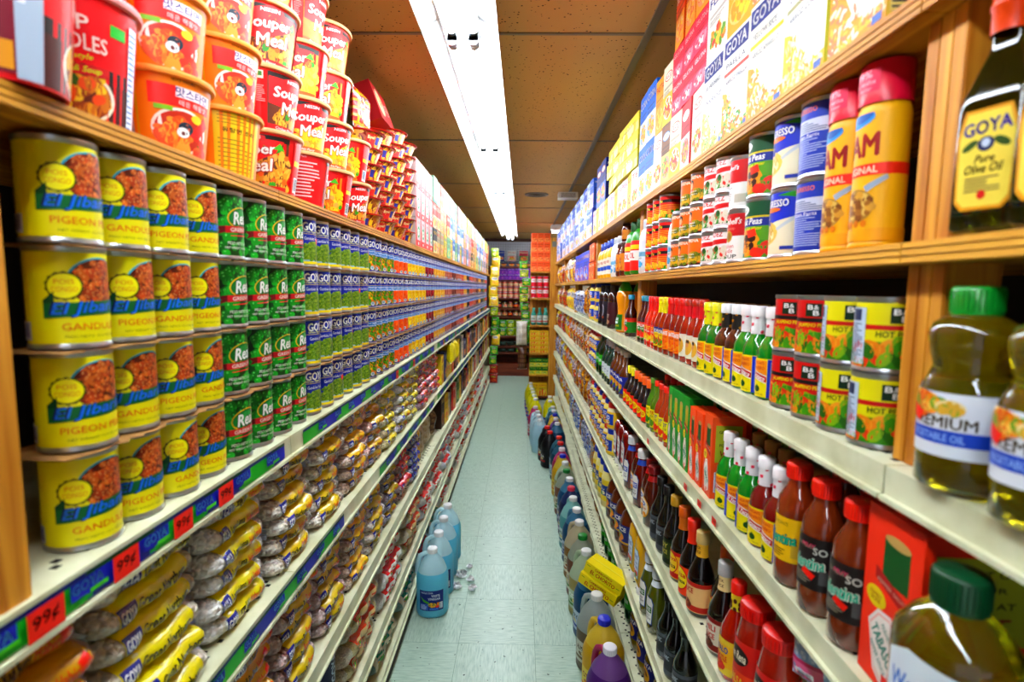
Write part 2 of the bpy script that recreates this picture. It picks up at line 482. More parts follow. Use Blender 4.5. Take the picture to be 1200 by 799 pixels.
C_SAU = gv('bean_in_sauce_can', ['#d03a50', '#e0902c', '#c02848'], 'Beans in Sauce', 'en Salsa', 28)
C_BLK = gv('black_bean_can', ['#2a1a24', '#463040', '#180c14'], 'Black Beans', 'Frijoles', 29)

# ---- right-hand cans
def bb_art(bg, word, seed):
    a = Art(); red = bg != YEL
    a.rect(-.104, .052, .104, .058, '#111' if red else '#c01818')
    for s in (-.05, 0.02, .08):
        a.rect(s-.011, .060, s+.011, .079, '#0a3018'); a.text('B', s-.004, .0735, .008, .007, '#fff', .05); a.text('B', s+.004, .0655, .008, .007, '#fff', .05); a.text('&', s+.004, .0735, .006, .006, '#fff', .03)
        a.text(word, s+.002, .047, .052, .0072, '#f4e820' if red else '#1a4a14', .035, 0, 0)
    a.rect(-.104, .0065, .104, .038, '#3c8a14')
    a.blobs(0, .022, .1, .013, 110, .0078, ['#4c9a18', '#e8901c', '#d83a14', '#8cb820', '#2a6a10', '#f0a838'], seed, box=True, asp=1.6)
    if not red:
        a.rect(-.044, .010, -.016, .078, '#c8d8e8'); a.lines(-.042, .012, -.018, .060, 18, '#3a4a70', seed); a.rect(-.038, .062, -.022, .076, '#28355c')
    return a
C_JAL = make_can('jalapeno_pepper_can', .0905, .0335, '#c81414', bb_art('#c81414', 'JALAPENO PEPPERS', 31))
C_PEP = make_can('pepper_can', .0905, .0335, '#e8e020', bb_art(YEL, 'HOT PEPPERS', 32))
def progresso(back):
    a = Art()
    if not back:
        a.rect(-.127, .0065, .127, .045, '#efe6c8'); a.poly([(-.05, .05), (.05, .07), (.05, .03), (-.05, .03)], '#f0e8cc')
        a.ell(-.012, .043, .026, .020, '#e8c86a', 20); a.blobs(-.012, .043, .02, .015, 24, .006, ['#f4dc8c', '#d8b048', '#fff0c0'], 4); a.poly([(.01, .05), (.042, .070), (.046, .066), (.014, .046)], '#cfd4d8')
        a.text('PROGRESSO', -.004, .092, .07, .012, '#f4f4f8', .05, 0, 0, out='#0a1a70'); a.ell(-.004, .0815, .022, .004, '#f08018', 16); a.poly([(.012, .105), (.05, .112), (.05, .098)], '#30a030')
        a.rect(-.03, .056, -.004, .078, '#0c2a90'); a.text('Soup', -.017, .068, .02, .006, '#f0e020', .02); a.rect(.02, .014, .046, .02, '#2040a0')
    else:
        a.rect(-.044, .012, .05, .108, '#1a3ea8'); a.lines(-.04, .014, .046, .062, 14, '#c8d4f0', 5, .3); a.rect(-.044, .066, .05, .086, '#cfd6ea'); a.lines(-.04, .068, .046, .084, 5, '#44507c', 6)
        a.text('PROGRESSO', .0, .1, .05, .007, '#f08a20', .03); a.text('Nutrition Facts', .0, .062, .06, .005, '#fff', .02)
    return a
C_PRG = make_can('chowder_can', .116, .0405, '#1a3ab8', progresso(False), 'soup can')
C_PRB = make_can('chowder_can', .116, .0405, '#16309c', progresso(True), 'soup can')
a = Art(); a.rect(-.12, .066, .12, .082, '#142c8c'); a.rect(-.12, .082, .12, .0855, '#d8c820'); a.rect(-.12, .0065, .12, .066, '#6aa81c'); a.ell(-.018, .098, .022, .010, '#f4f4f4', 22); a.text('Grace', -.018, .098, .03, .009, '#1a7a3a', .04, .2)
a.text('Chick Peas', 0, .0755, .064, .0125, '#fff', .05, .2); a.text('in Salt Water', .012, .062, .04, .006, '#f4e830', .03, .1)
a.ell(0, .034, .030, .026, '#e8a020', 20); a.blobs(.0, .036, .024, .02, 14, .0085, ['#f0b840', '#4a2414', '#e08c1c', '#3c1c10'], 8); a.poly([(.0, .058), (.02, .062), (.024, .048), (.006, .044)], '#e83a10'); a.blobs(.034, .02, .016, .012, 8, .008, ['#d83418', '#3c9a20'], 9); a.rect(-.03, .008, -.004, .015, '#18908c')
C_GRC = make_can('chick_pea_can', .119, .0385, '#0d5a38', a)
def camp(back):
    a = Art()
    a.rect(-.104, .052, .104, .096, '#c4101c')
    if back:
        a.rect(-.03, .012, .04, .050, '#f0eeee'); a.rect(.012, .014, .036, .03, '#c8c4b8'); a.lines(-.028, .016, .008, .046, 8, '#807878', 3); a.text("Campbell's", -.006, .08, .05, .012, '#f4f4f4', .03, .25)
    else:
        a.text("Campbell's", -.002, .079, .064, .016, '#f8f4f0', .03, .3); a.ell(0, .0515, .0115, .0115, '#c8a020', 20); a.ell(0, .0515, .008, .008, '#9a7818', 16); a.text('CONDENSED', 0, .066, .034, .0035, '#e8b0a0')
        a.text('Chicken', -.004, .033, .04, .0085, '#c41420', .02); a.text('Noodle', -.004, .0235, .036, .0085, '#c41420', .02); a.text('SOUP', .0, .0125, .046, .0075, '#1c1c1c', .05)
    return a
C_CAM = make_can('chicken_noodle_soup_can', .1018, .0335, '#f4f2f0', camp(False), 'soup can'); C_CAB = make_can('chicken_noodle_soup_can', .1018, .0335, '#f4f2f0', camp(True), 'soup can')
def herdez(seed):
    a = Art(); a.text('HERDEZ', 0, .0655, .052, .0105, '#d0141c', .05); a.poly([(-.04, .052), (.04, .056), (.04, .046), (-.04, .040)], '#d0141c'); a.rect(-.1, .0065, .1, .036, '#2c7a20'); a.blobs(0, .024, .095, .013, 60, .0075, ['#3c9a28', '#d83020', '#6cb830', '#e8e0d0', '#1c5a14'], seed, box=True); a.rect(-.1, .0065, .1, .0115, '#e8e0e0'); return a
C_HER = make_can('salsa_can', .0765, .0335, '#f4eeee', herdez(4))
def morena(face):
    a = Art(); a.rect(-.11, .0065, .11, .013, '#3c1c10'); a.blobs(0, .026, .105, .011, 70, .0072, ['#7a8a18', '#c0a020', '#5a6a10', '#e0b830'], 6, box=True)
    a.text('LA MORENA', 0, .073, .062, .0085, '#fff4e0', .05)
    if face: a.ell(.0, .052, .0075, .0105, '#e8b080', 16); a.poly([(-.010, .05), (-.009, .064), (0, .068), (.009, .064), (.010, .05), (.0065, .058), (-.0065, .058)], '#201008'); a.poly([(-.012, .036), (.012, .036), (.008, .042), (-.008, .042)], '#d85a20')
    a.text('Green Pickled', -.001, .036, .042, .005, '#fff', .02); a.text('Jalapeno Peppers', -.001, .028, .048, .005, '#fff', .02); return a
C_MOR = [make_can('pickled_pepper_can', .0845, .0345, '#f07c14', morena(f)) for f in (True, False)]
a = Art(); a.rect(-.1, .058, .1, .068, '#101010'); a.text('La Fe', 0, .063, .036, .010, '#f4e020', .05, .2)
for k in range(4): a.rect(-.1, .034+k*.005, .1, .0355+k*.005, '#f4c020')
a.blobs(0, .02, .09, .011, 60, .006, ['#e8a018', '#f4d040', '#3c9a20'], 3, box=True)
C_RED = make_can('bean_stew_can', .0845, .0335, '#dc1a14', a)

# ---- noodle cups
SR0, SR1, SH = .058, .0765, .119
def make_cup(name, h, r0, r1, base, art, rimc, cat='noodle cup', lidc=None):
    rf = lambda z: r0+(r1-r0)*z/h
    b = MB(); b.lathe([(0, .004), (r0-.004, .004), (r0-.003, 0), (r0, 0), (rf(h-.008), h-.008)], 40, base)
    b.art(art, on_round(rf, (r0+r1)/2), r1*.16, clip=(-9, 9, .0015, h-.0085))
    m = MB(); m.lathe([(rf(h-.008), h-.009), (r1+.004, h-.0085), (r1+.0055, h-.005), (r1+.004, h-.001), (r1-.002, h), (0, h)], 40, rimc)
    return Proto(name, b.build(name, M_PRINT), cat, [('lid', m.build(name+'_lid', M_CARD))])
def souper(pic, band, seed, back=False):
    a = Art(); R = '#dc0c14'
    n1, n2, n3 = pic
    for o in (-.095, .108):        # two printed fronts round the cup
        a.rect(o-.062, .004, o+.062, .1, n1)
        a.blobs(o+.012, .036, .050, .030, 70, .0068, [n2, n3, n1, n2], seed, box=True, asp=2.4)
        a.blobs(o+.02, .05, .045, .035, 12, .006, ['#e87018', '#3c9a20', '#e0b060'], seed+4, box=True)
        a.rect(o-.062, .096, o+.062, .106, band); a.rect(o-.062, .001, o+.062, .013, '#e86a1c' if n2 == '#f4c81c' else '#b80c14')
        a.poly([(o-.06, .098), (o-.06, .05), (o-.02, .045), (o+.034, .074), (o+.05, .098)], R)
        a.text('Souper', o-.008, .0745, .088, .0245, '#fbf7f2', .055, .18, .12, out='#a0060c', ow=.06); a.text('Meal', o-.002, .0485, .066, .023, '#fbf7f2', .055, .18, .12, out='#a0060c', ow=.06)
        a.poly([(o-.034, .098), (o-.026, .088), (o+.018, .094), (o+.016, .103), (o-.004, .108)], '#c80810'); a.text('NISSIN', o-.008, .0985, .034, .0065, '#fff', .04, .1, .1)
        a.text('Chicken Flavor', o-.02, .0075, .05, .005, '#fff', .02)
        a.poly([(o+.030, .082), (o+.042, .094), (o+.052, .08)], '#58b830')
    a.rect(.172, .004, .252, .110, '#c80c18'); a.lines(.176, .02, .245, .100, 11, '#f8d0d0', seed+3, .4); a.text('Nutrition Facts', .193, .107, .032, .005, '#f0d0d0', .02)
    a.rect(-.02, .001, .034, .112, R); a.lines(-.016, .072, .02, .108, 14, '#f0a0a0', seed, .35); a.rect(-.016, .060, .022, .070, '#f0d820'); a.barcode(-.012, .008, .016, .038, seed); a.rect(.022, .04, .0235, .108, '#fff'); a.rect(.027, .09, .039, .104, '#e8e8d0'); a.rect(.029, .094, .037, .102, '#3a8a20'); a.lines(.026, .05, .042, .08, 9, '#f4b0b0', seed+1)
    return a
SOUP = [make_cup('noodle_cup', SH, SR0, SR1, '#dc0c14', souper(p, bnd, s), '#f0c090') for p, bnd, s in ((('#6a3410', '#d89a2c', '#e8b84c'), '#201008', 1), (('#e8a010', '#f4c81c', '#ffe45a'), '#1a1208', 2), (('#e88a10', '#f4c81c', '#f8d840'), '#d80c14', 3))]
def korean(seed):
    a = Art(); O = '#f4900c'; Yl = '#e0b414'
    a.rect(-.105, .001, -.055, .112, Yl); a.rect(-.098, .006, -.062, .075, '#b4bcc4'); a.lines(-.096, .008, -.064, .073, 18, '#5c646c', seed); a.lines(-.1, .08, -.06, .105, 6, '#8a6a10', seed+1)
    for o in (0, .155):
        a.rect(o-.042, .065, o+.045, .092, '#e41c10'); a.rect(o-.01, .078, o+.045, .092, '#f4e4e8')
        a.text('맛스타면', o+.015, .085, .05, .0125, '#1a2a78', .03); a.text('매운 해물맛', o+.016, .071, .044, .008, '#f8d8d8', .02); a.text('spicy noodle', o+.0, .1, .03, .0055, '#4a3410', .02)
        a.ell(o, .034, .041, .030, '#f2e8dc', 24); a.ell(o, .034, .037, .0265, '#b83210', 24)
        a.blobs(o-.01, .03, .024, .02, 30, .0058, ['#e87c24', '#d85a18', '#f0a040'], seed, asp=2.0)
        a.ell(o+.004, .038, .011, .009, '#1a3040', 14); a.ell(o, .032, .009, .007, '#eceae8', 14); a.ell(o, .031, .003, .003, '#703030', 8)
        a.poly([(o+.01, .03), (o+.034, .062), (o+.044, .050), (o+.022, .024)], '#e02410'); a.poly([(o+.02, .01), (o+.03, .03), (o+.036, .012)], '#2a7a30'); a.ell(o+.02, .054, .009, .006, '#f4d020', 10); a.rect(o-.036, .058, o-.014, .064, '#8ac020'); a.blobs(o+.03, .015, .012, .012, 8, .006, ['#e04018', '#f07030'], seed+2)
    return a
def korean_back(seed):
    a = Art(); Yl = '#e6c80c'
    a.rect(-.03, .002, .05, .112, Yl); a.lines(-.024, .01, .044, .066, 8, '#8a7a14', seed, .25); a.lines(-.024, .085, .044, .106, 4, '#8a7a14', seed+2, .25); a.text('유탕면 조리', .01, .075, .055, .008, '#3a3010', .03)
    a.rect(-.085, .03, -.045, .08, '#f4900c'); a.text('컵', -.06, .085, .02, .022, '#201408', .06); a.rect(-.088, .048, -.044, .064, '#4a2414'); a.blobs(-.07, .02, .02, .018, 10, .008, ['#a02810', '#c83c14'], seed)
    return a
KOR = [make_cup('orange_noodle_cup', .112, .056, .0690, '#f4900c', korean(3), '#f0a850'), make_cup('orange_noodle_cup', .112, .056, .0690, '#f4900c', korean_back(5), '#f0a850')]
def cupnood():
    a = Art(); o = .0
    a.rect(-.075, .045, .075, .060, '#241010'); a.rect(-.075, .0, .075, .046, '#4a1008')
    a.ell(o-.004, .028, .048, .030, '#f0e8d8', 24); a.ell(o-.004, .028, .044, .027, '#6a2c0c', 24); a.blobs(o-.004, .030, .040, .023, 70, .006, ['#e0a818', '#c87c14', '#f0cc38', '#9a4a10'], 7, asp=1.8); a.blobs(o, .03, .03, .016, 8, .006, ['#e05a18', '#3c6a18'], 9)
    a.text('CUP', o-.004, .1, .044, .015, '#f4d8d0', .03); a.text('NOODLES', o-.002, .0815, .074, .0155, '#f4d8d0', .03)
    a.ell(o-.006, .118, .011, .006, '#181010', 16); a.text('G', o-.006, .118, .008, .008, '#e03a3a', .05)
    a.text('Homestyle', o+.0, .0655, .042, .007, '#c8e020', .02, .3, .08); a.poly([(o-.036, .047), (o+.036, .050), (o+.036, .060), (o-.036, .057)], '#c01818'); a.text('Noodle & Soup', o, .0535, .058, .0075, '#c8e020', .03, .3, .04)
    a.rect(.038, .095, .056, .107, '#18b030'); a.rect(.062, .002, .078, .115, '#dce4f0'); a.lines(.063, .006, .077, .112, 18, '#4a6aa0', 3)
    a.rect(-.098, .002, -.076, .13, '#b0bccc'); a.rect(-.12, .005, -.098, .13, '#7a0a2c'); a.barcode(-.117, .062, -.09, .092, 2, vertical=True); a.rect(-.12, .085, -.076, .1, '#281414'); a.rect(-.116, .008, -.1, .03, '#d89a18')
    return a
CUPN = make_cup('cup_of_noodles', .138, .049, .0625, '#dc0c1c', cupnood(), '#e8a8a8')
a = Art()
for k, n in enumerate(('#e8a018', '#f0c030')):
    a.blobs(0, .026, .22, .02, 120, .0066, ['#c87c18', '#e8a828', '#a04c10', '#f0c848', '#7a2c0c'], 5+k, box=True, asp=2)
for o in (-.16, -.06, .04, .14):
    a.rect(o-.018, .006, o+.014, .040, '#c01414'); a.rect(o+.016, .012, o+.032, .034, '#2a2a8a'); a.text('Bowl', o-.002, .03, .026, .010, '#f8e8b0', .05, .1); a.rect(o+.036, .014, o+.05, .03, '#f0d030')
def make_bowl():
    h, r0, r1 = .051, .060, .081; rf = lambda z: r0+(r1-r0)*z/h
    b = MB(); b.lathe([(0, .003), (r0-.003, .003), (r0, 0), (rf(.046), .046)], 36, '#8a1c0c'); b.art(a, on_round(rf, (r0+r1)/2), .012, clip=(-9, 9, .0015, .0458))
    m = MB(); m.lathe([(rf(.046), .0455), (r1+.006, .0465), (r1+.0072, .0485), (r1+.005, .0503), (0, .0503)], 36, '#c01c10')
    m.art((lambda q: (q.ell(0, 0, .06, .06, '#e8c030', 20), q)[1])(Art()), lambda u, v, off: ((u, v, .0503+off), (0, 0, 1)))
    return Proto('noodle_bowl', b.build('noodle_bowl', M_PRINT), 'noodle bowl', [('lid', m.build('noodle_bowl_lid', M_FILM))])
BOWL = make_bowl()

# ---- cartons
def make_box(name, w, d, h, base, front=None, left=None, right=None, top=None, cat='carton', side=None, mat=None):
    b = MB(); e = .0012
    b.box(-w/2, 0, 0, w/2, d, h, base)
    if side: 
        b.face([(w/2+.0002, 0, 0), (w/2+.0002, d, 0), (w/2+.0002, d, h), (w/2+.0002, 0, h)], side); b.face([(-w/2-.0002, d, 0), (-w/2-.0002, 0, 0), (-w/2-.0002, 0, h), (-w/2-.0002, d, h)], side)
    if front: b.art(front, on_front(0), clip=(-w/2, w/2, .0008, h-.0005))
    if left: b.art(left, on_left(-w/2-.0003), clip=(-d, 0, .0008, h))
    if right: b.art(right, on_right(w/2+.0003), clip=(0, d, .0008, h))
    if top: b.art(top, lambda u, v, off: ((u, v, h+off), (0, 0, 1)))
    # closing flap along the top as a part of its own
    f = MB(); f.box(-w/2, d*.46, h, w/2, d*.54, h+.0012, mixc(base, '#ffffff', .25))
    return Proto(name, b.build(name, mat or M_CARD), cat, [('flap', f.build(name+'_flap', M_CARD))])
def ricebox(name, w, h, base, brand, t1, t2, stripe, grain, seed, side, brandbg=NAVY, white=True):
    a = Art()
    a.rect(-w/2, 0, w/2, h, base)
    if grain:
        a.poly([(-w/2, 0), (w/2, 0), (w/2, h*.13), (w*.2, h*.10), (-w*.05, h*.18), (-w*.22, h*.36), (-w*.34, h*.44), (-w/2, h*.47)], grain[0])
        a.blobs(-w*.33, h*.22, w*.14, h*.18, 60, w*.024, grain+['#fbf2d8'], seed, box=True, asp=2.6); a.blobs(0, h*.06, w*.46, h*.045, 60, w*.024, grain+['#fbf2d8'], seed+1, box=True, asp=2.6)
        a.blobs(-w*.02, h*.16, w*.2, h*.08, 26, w*.022, grain+['#f6f2ea', '#f6f2ea'], seed+2, asp=2.6)
    if brand:
        a.rect(-w*.47, h*.80, w*.34, h*.97, brandbg); a.text(brand, -w*.065, h*.885, w*.70, h*.115, '#f6f6f6', .05)
    if t1: a.text(t1, -w*.06, h*.715, w*.66, h*.055, '#46506a', .0)
    if stripe: a.rect(-w*.45, h*.615, w*.44, h*.65, stripe)
    if t2: a.text(t2, -w*.02, h*.55, w*.72, h*.045, '#6a7488', 0)
    a.rect(w*.3, h*.02, w*.45, h*.07, '#5878b8')
    s = Art(); s.rect(.004, .008, .036, h-.01, mixc(side, '#ffffff', .3)); s.lines(.006, .012, .034, h*.6, 18, '#555', seed); s.barcode(.008, h*.66, .032, h*.8, seed, vertical=True)
    l = Art(); l.rect(-.036, .008, -.004, h-.01, mixc(side, '#ffffff', .3)); l.lines(-.034, .012, -.006, h*.6, 18, '#555', seed)
    return make_box(name, w, .045, h, base, a, l, s, side=side, cat='rice mix box')
RICE = [ricebox('rice_mix_box', .122, .192, '#f2f0e6', 'GOYA', 'YELLOW RICE', 'ARROZ AMARILLO', '#e8d818', ['#f0a814', '#f8c83c', '#e89008'], 1, '#f0e040'),
        ricebox('rice_mix_box', .122, .192, '#f4f4f0', 'GOYA', 'CURRY RICE', 'ARROZ CURRY', '#b8b890', ['#f4c838', '#e8a820', '#f8e8b0'], 2, '#e8e860'),
        ricebox('rice_mix_box', .122, .192, '#f4f2f0', 'GOYA', 'PAELLA', 'ARROZ PAELLA', '#f06050', ['#f4b428', '#e87c30', '#60a850'], 3, '#e02c24'),
        ricebox('rice_mix_box', .122, .192, '#f2f4f4', 'GOYA', 'SALVADORENO', 'ARROZ', None, ['#f0d890', '#e8b868', '#90b860'], 4, '#c0e0f0'),
        ricebox('rice_mix_box', .122, .192, '#f4f0e4', 'GOYA', 'RICE & BEANS', 'ARROZ', '#e8a020', ['#e8a828', '#f8c850', '#c88c60'], 5, '#f4d860')]
def foodbox(name, w, h, d, bg, seed, title='', tcol='#c01820', panel=None, cat='carton', food=None, oval=None, side=None):
    R = random.Random(seed); a = Art()
    if panel: a.rect(-w/2, 0, w/2, h*.5, panel)
    fc = food or ['#f0a81c', '#e87818', '#f8d040', '#d8402c', '#70a838']
    a.ell(R.uniform(-.05, .05)*w, h*.27, w*.42, h*.19, mixc(bg, '#ffffff', .42), 18); a.blobs(0, h*.27, w*.36, h*.15, 40, w*.055, fc, seed, asp=1.6)
    if oval: a.ell(0, h*.80, w*.36, h*.075, oval, 18); a.ell(0, h*.80, w*.32, h*.06, '#f8f0e8', 18); a.text(title, 0, h*.80, w*.5, h*.06, tcol, .03, .1)
    elif title: a.text(title, 0, h*.82, w*.84, h*.13, tcol, .05)
    a.rect(-w*.4, h*.60, w*.4, h*.64, mixc(bg, '#000000', .25)); a.lines(-w*.4, h*.5, w*.35, h*.58, 3, mixc(bg, '#000000', .5), seed)
    s = Art(); s.lines(.004, h*.1, d*.9, h*.7, 14, mixc(bg, '#000000', .5), seed); s.text(title or 'RICE', d*.5, h*.86, d*.8, h*.06, tcol, .03)
    return make_box(name, w, d, h, bg, a, None, s, cat=cat, side=side)

# ---- bottles
def make_bottle(name, prof, col, mat, cap=None, labels=(), neck=None, sx=1, sy=1, p=2, n=32, cat='bottle', extra=()):
    """cap: (profile, colour); labels: [(z0, z1, colour, Art, half-angle or None)]; neck: (z0, z1, colour, Art)"""
    b = MB(); b.lathe(prof, n, col, sx, sy, p)
    parts = []
    if cap:
        m = MB(); m.lathe(cap[0], 28, cap[1], cap[3] if len(cap) > 3 else 1, cap[4] if len(cap) > 4 else 1, 2)
        if len(cap) > 2 and cap[2]:      # ridges
            r = max(q[0] for q in cap[0]); z0, z1 = cap[2]
            for i in range(30):
                t = 2*PI*i/30; m.box(r*math.cos(t)-.0006, r*math.sin(t)-.0006, z0, r*math.cos(t)+.0006, r*math.sin(t)+.0006, z1, mixc(cap[1], '#000000', .12))
        parts.append(('cap', m.build(name+'_cap', M_PLASTIC)))
    for q in labels:
        z0, z1, c, art = q[:4]; ang = q[4] if len(q) > 4 else None
        m = MB(); rf = lambda z: prof_r(prof, z)+.0006
        rm = rf((z0+z1)/2)
        if p == 2 and sx == sy:
            if ang is None: 
                zs = [z0+(z1-z0)*k/8 for k in range(9)]
                m.lathe([(rf(z), z) for z in zs], 36, c)
            else:
                aa = Art(); aa.rect(-ang*rm, z0, ang*rm, z1, c); m.art(aa, on_round(rf, rm), rm*.16, (z1-z0)/8)
            if art: m.art(art, on_round(lambda z: rf(z)+.0002, rm), rm*.16, (z1-z0)/6, clip=(-9, 9, z0, z1))
        else:
            S = on_square(sx, sy, p, rf); w = rm*sx*(ang or .9)
            aa = Art(); aa.rect(-w, z0, w, z1, c); m.art(aa, S, .004, (z1-z0)/6)
            if art: m.art(art, lambda u, v, off, S=S: S(u, v, off+.0002), .004, (z1-z0)/6, clip=(-w, w, z0, z1))
        parts.append(('label', m.build(name+'_label', M_PRINT)))
    if neck:
        m = MB(); z0, z1, c, art = neck; rf = lambda z: prof_r(prof, z)+.0006
        m.lathe([(rf(z0+(z1-z0)*k/6), z0+(z1-z0)*k/6) for k in range(7)], 28, c)
        if art: m.art(art, on_round(lambda z: rf(z)+.0002, rf((z0+z1)/2)), .0025, (z1-z0)/5, clip=(-9, 9, z0, z1))
        parts.append(('neck_wrap', m.build(name+'_neck_wrap', M_PRINT)))
    parts += list(extra)
    return Proto(name, b.build(name, mat), cat, parts)
def capprof(r, z0, z1): return [(r, z0), (r, z1-.002), (r-.002, z1), (0, z1)]
# hot sauce with kissed white neck wrap
YP = [(0, .001), (.0215, 0), (.0245, .003), (.025, .075), (.0243, .085), (.019, .099), (.0125, .108), (.0118, .148), (0, .148)]
def lips(cols=('#e84868', '#d83858')):
    a = Art()
    for i in range(9):
        u = -.032+.0085*(i % 8); v = .113+.0135*(i % 3)
        a.ell(u, v+.0012, .0034, .0019, cols[i % 2], 10, .2); a.ell(u, v-.0012, .0030, .0016, cols[(i+1) % 2], 10, .2)
    return a
def yuca_art(blue, seed, white_side=False):
    a = Art(); Y = '#f4e418'
    a.rect(-.022, .040, .018, .068, '#f4a020'); a.text('SALSA PICANTE', -.002, .063, .03, .005, '#c01818', .03); a.text('HABANERO', -.002, .0545, .032, .0055, '#c01818', .03)
    a.poly([(-.024, .040), (.018, .028), (.018, .042), (-.024, .054)], '#f4f0e8'); a.poly([(-.024, .042), (.018, .030), (.018, .040), (-.024, .052)], '#c41828')
    a.text('El Yucateco', -.003, .041, .038, .0085, '#fff', .04, .2, -.27); a.ell(.0, .018, .0065, .0058, '#1a5a20', 14); a.rect(-.0005, .022, .001, .026, '#1a5a20'); a.text('4 FL OZ (120 ml)', -.002, .0085, .03, .0035, '#604010')
    if blue:
        a.rect(.019, .004, .052, .070, '#1c3cc0'); a.rect(-.058, .004, -.023, .070, '#1c3cc0')
        a.rect(.024, .008, .046, .066, '#a8bcd8'); a.lines(.025, .010, .045, .064, 12, '#38507c', seed); a.rect(.034, .04, .044, .055, '#3a4a64')
    return a
def yuca(col, capc, kiss, blue, seed, wrap='#f0eef0'):
    return make_bottle('hot_sauce_bottle', YP, col, M_SAUCE, (capprof(.0145, .140, .160), capc), [(.004, .071, '#f2e41c', yuca_art(blue, seed))], (.1095, .141, wrap, lips() if kiss else lips(('#e0a010', '#d09010'))))
YUC_G = yuca('#0c8a24', '#f2eef0', True, True, 1); YUC_R = yuca('#7a1010', '#f2eef0', True, True, 2); YUC_B = yuca('#5a2c10', '#f0f0f0', False, True, 3, '#2a2420'); YUC_Y = yuca('#0a7c20', '#f0e818', True, False, 4, '#f0e818')
YUC_T = yuca('#4a2810', '#b08a50', True, False, 5, '#a88448')
# simple tall hot-sauce bottles
TP = [(0, .001), (.0215, 0), (.024, .003), (.0242, .085), (.021, .098), (.012, .118), (.0105, .15), (0, .15)]
def tall(col, capc, lc, art, neckc=None, mat=None, name='hot_sauce_bottle', hcap=.165):
    return make_bottle(name, TP, col, mat or M_SAUCE, (capprof(.0125, .147, hcap), capc), [(.016, .074, lc, art)] if lc else (), (.118, .147, neckc, None) if neckc else None)
def la(t1, c1, t2='', c2='#222', blob=None, band=None, seed=1):
    a = Art()
    if band: a.rect(-.07, .058, .07, .074, band)
    a.text(t1, 0, .063, .036, .011, c1, .05, .1)
    if t2: a.text(t2, 0, .052, .032, .006, c2, .03)
    if blob: a.blobs(0, .032, .02, .011, 22, .004, blob, seed, asp=2)
    a.lines(-.018, .019, .016, .024, 2, c2, seed)
    return a
CHO = tall('#a0260c', '#b83410', '#f0ead8', (lambda q: (q.ell(0, .044, .016, .020, '#e8b848', 16), q.ell(0, .050, .006, .007, '#e0a070', 10), q.poly([(-.008, .054), (.008, .054), (.006, .062), (-.006, .062)], '#3a2010'), q)[-1])(Art()), '#d81828')
RED1 = tall('#8a1c08', '#e02014', '#f08a20', la('PICANTE', '#fff', 'LOUISIANA', '#c01010', ['#e85010', '#f0a020']), '#d81810')
GOY1 = tall('#a03408', '#f0e010', '#f0d818', la('GOYA', '#fff', 'HOT SAUCE', '#c02010', ['#c81c10', '#3c9a20'], NAVY), '#f0e010')
RED2 = tall('#d8340c', '#e01c10', '#e01820', la('HOT', '#f4e020', 'EXTRA', '#fff', ['#f4a020', '#f4e020']), '#e01c10')
TEAL = tall('#4a1408', '#2890a8', '#2c8a28', la('SALSA', '#fff', 'VERDE', '#fff', ['#d82010', '#e83818'], '#d83018'))
GRNB = tall('#5c8a20', '#6a9a28', '#f0e020', la('JALAPENO', '#20702c', 'SAUCE', '#333', ['#3c8a20'])); GRNR = tall('#6a8a18', '#e83010', '#f0e020', la('PEPPER', '#c02010', 'SAUCE', '#333', ['#6a9a20'])); ORGR = tall('#b0481c', '#f03010', '#f0e828', la('HOT', '#2040a0', 'SAUCE', '#333', ['#e04010']))
MAG = make_bottle('seasoning_bottle', [(0, .001), (.026, 0), (.029, .003), (.029, .058), (.022, .078), (.0125, .095), (.0115, .125), (0, .125)], '#180c08', M_SAUCE, (capprof(.0135, .118, .148), '#f0701c'), [(.006, .056, '#e8200f', (lambda q: (q.ell(0, .032, .022, .014, '#f4e020', 18), q.text('MAGGI', 0, .032, .034, .011, '#c81010', .06, .1), q)[-1])(Art()))]); MAGY = make_bottle('seasoning_bottle', [(0, .001), (.026, 0), (.029, .003), (.029, .058), (.022, .078), (.0125, .095), (.0115, .125), (0, .125)], '#180c08', M_SAUCE, (capprof(.0135, .118, .148), '#f0e428'), [(.006, .056, '#e8200f', (lambda q: (q.ell(0, .032, .022, .014, '#f4e020', 18), q.text('MAGGI', 0, .032, .034, .011, '#c81010', .06, .1), q)[-1])(Art()))])
GOYB = make_bottle('cooking_wine_bottle', [(0, .001), (.029, 0), (.032, .003), (.032, .095), (.026, .115), (.013, .135), (.012, .175), (0, .175)], '#6a3a10', M_SAUCE, (capprof(.0145, .17, .19), '#e8e4e0'), [(.02, .09, '#16289a', (lambda q: (q.text('GOYA', 0, .078, .05, .013, '#fff', .06), q.blobs(0, .045, .022, .016, 24, .006, ['#e87c18', '#f0c030', '#5a9a28'], 3), q)[-1])(Art()))])
GLS = make_bottle('syrup_bottle', [(0, .001), (.03, 0), (.033, .003), (.033, .1), (.028, .125), (.013, .15), (.012, .18), (0, .18)], '#6cb89a', M_OIL, (capprof(.014, .172, .2), '#e4e8ec'), [(.03, .09, '#e4ecf0', la('MOJO', '#20508c', 'CRIOLLO', '#444', ['#3c9a38', '#e0e0a0']))])
GRS = make_bottle('soda_bottle', [(0, .002), (.03, 0), (.042, .008), (.045, .03), (.045, .17), (.040, .20), (.022, .245), (.0135, .265), (.0135, .285), (0, .285)], '#0a8a1e', M_OIL, (capprof(.0155, .272, .292), '#0c6a1c', (.274, .288)), [(.075, .155, '#3cb028', (lambda q: (q.text('SELTZER', 0, .115, .06, .018, '#e8f4e8', .05, .1), q.rect(-.14, .075, .14, .083, '#186a20'), q)[-1])(Art()))])
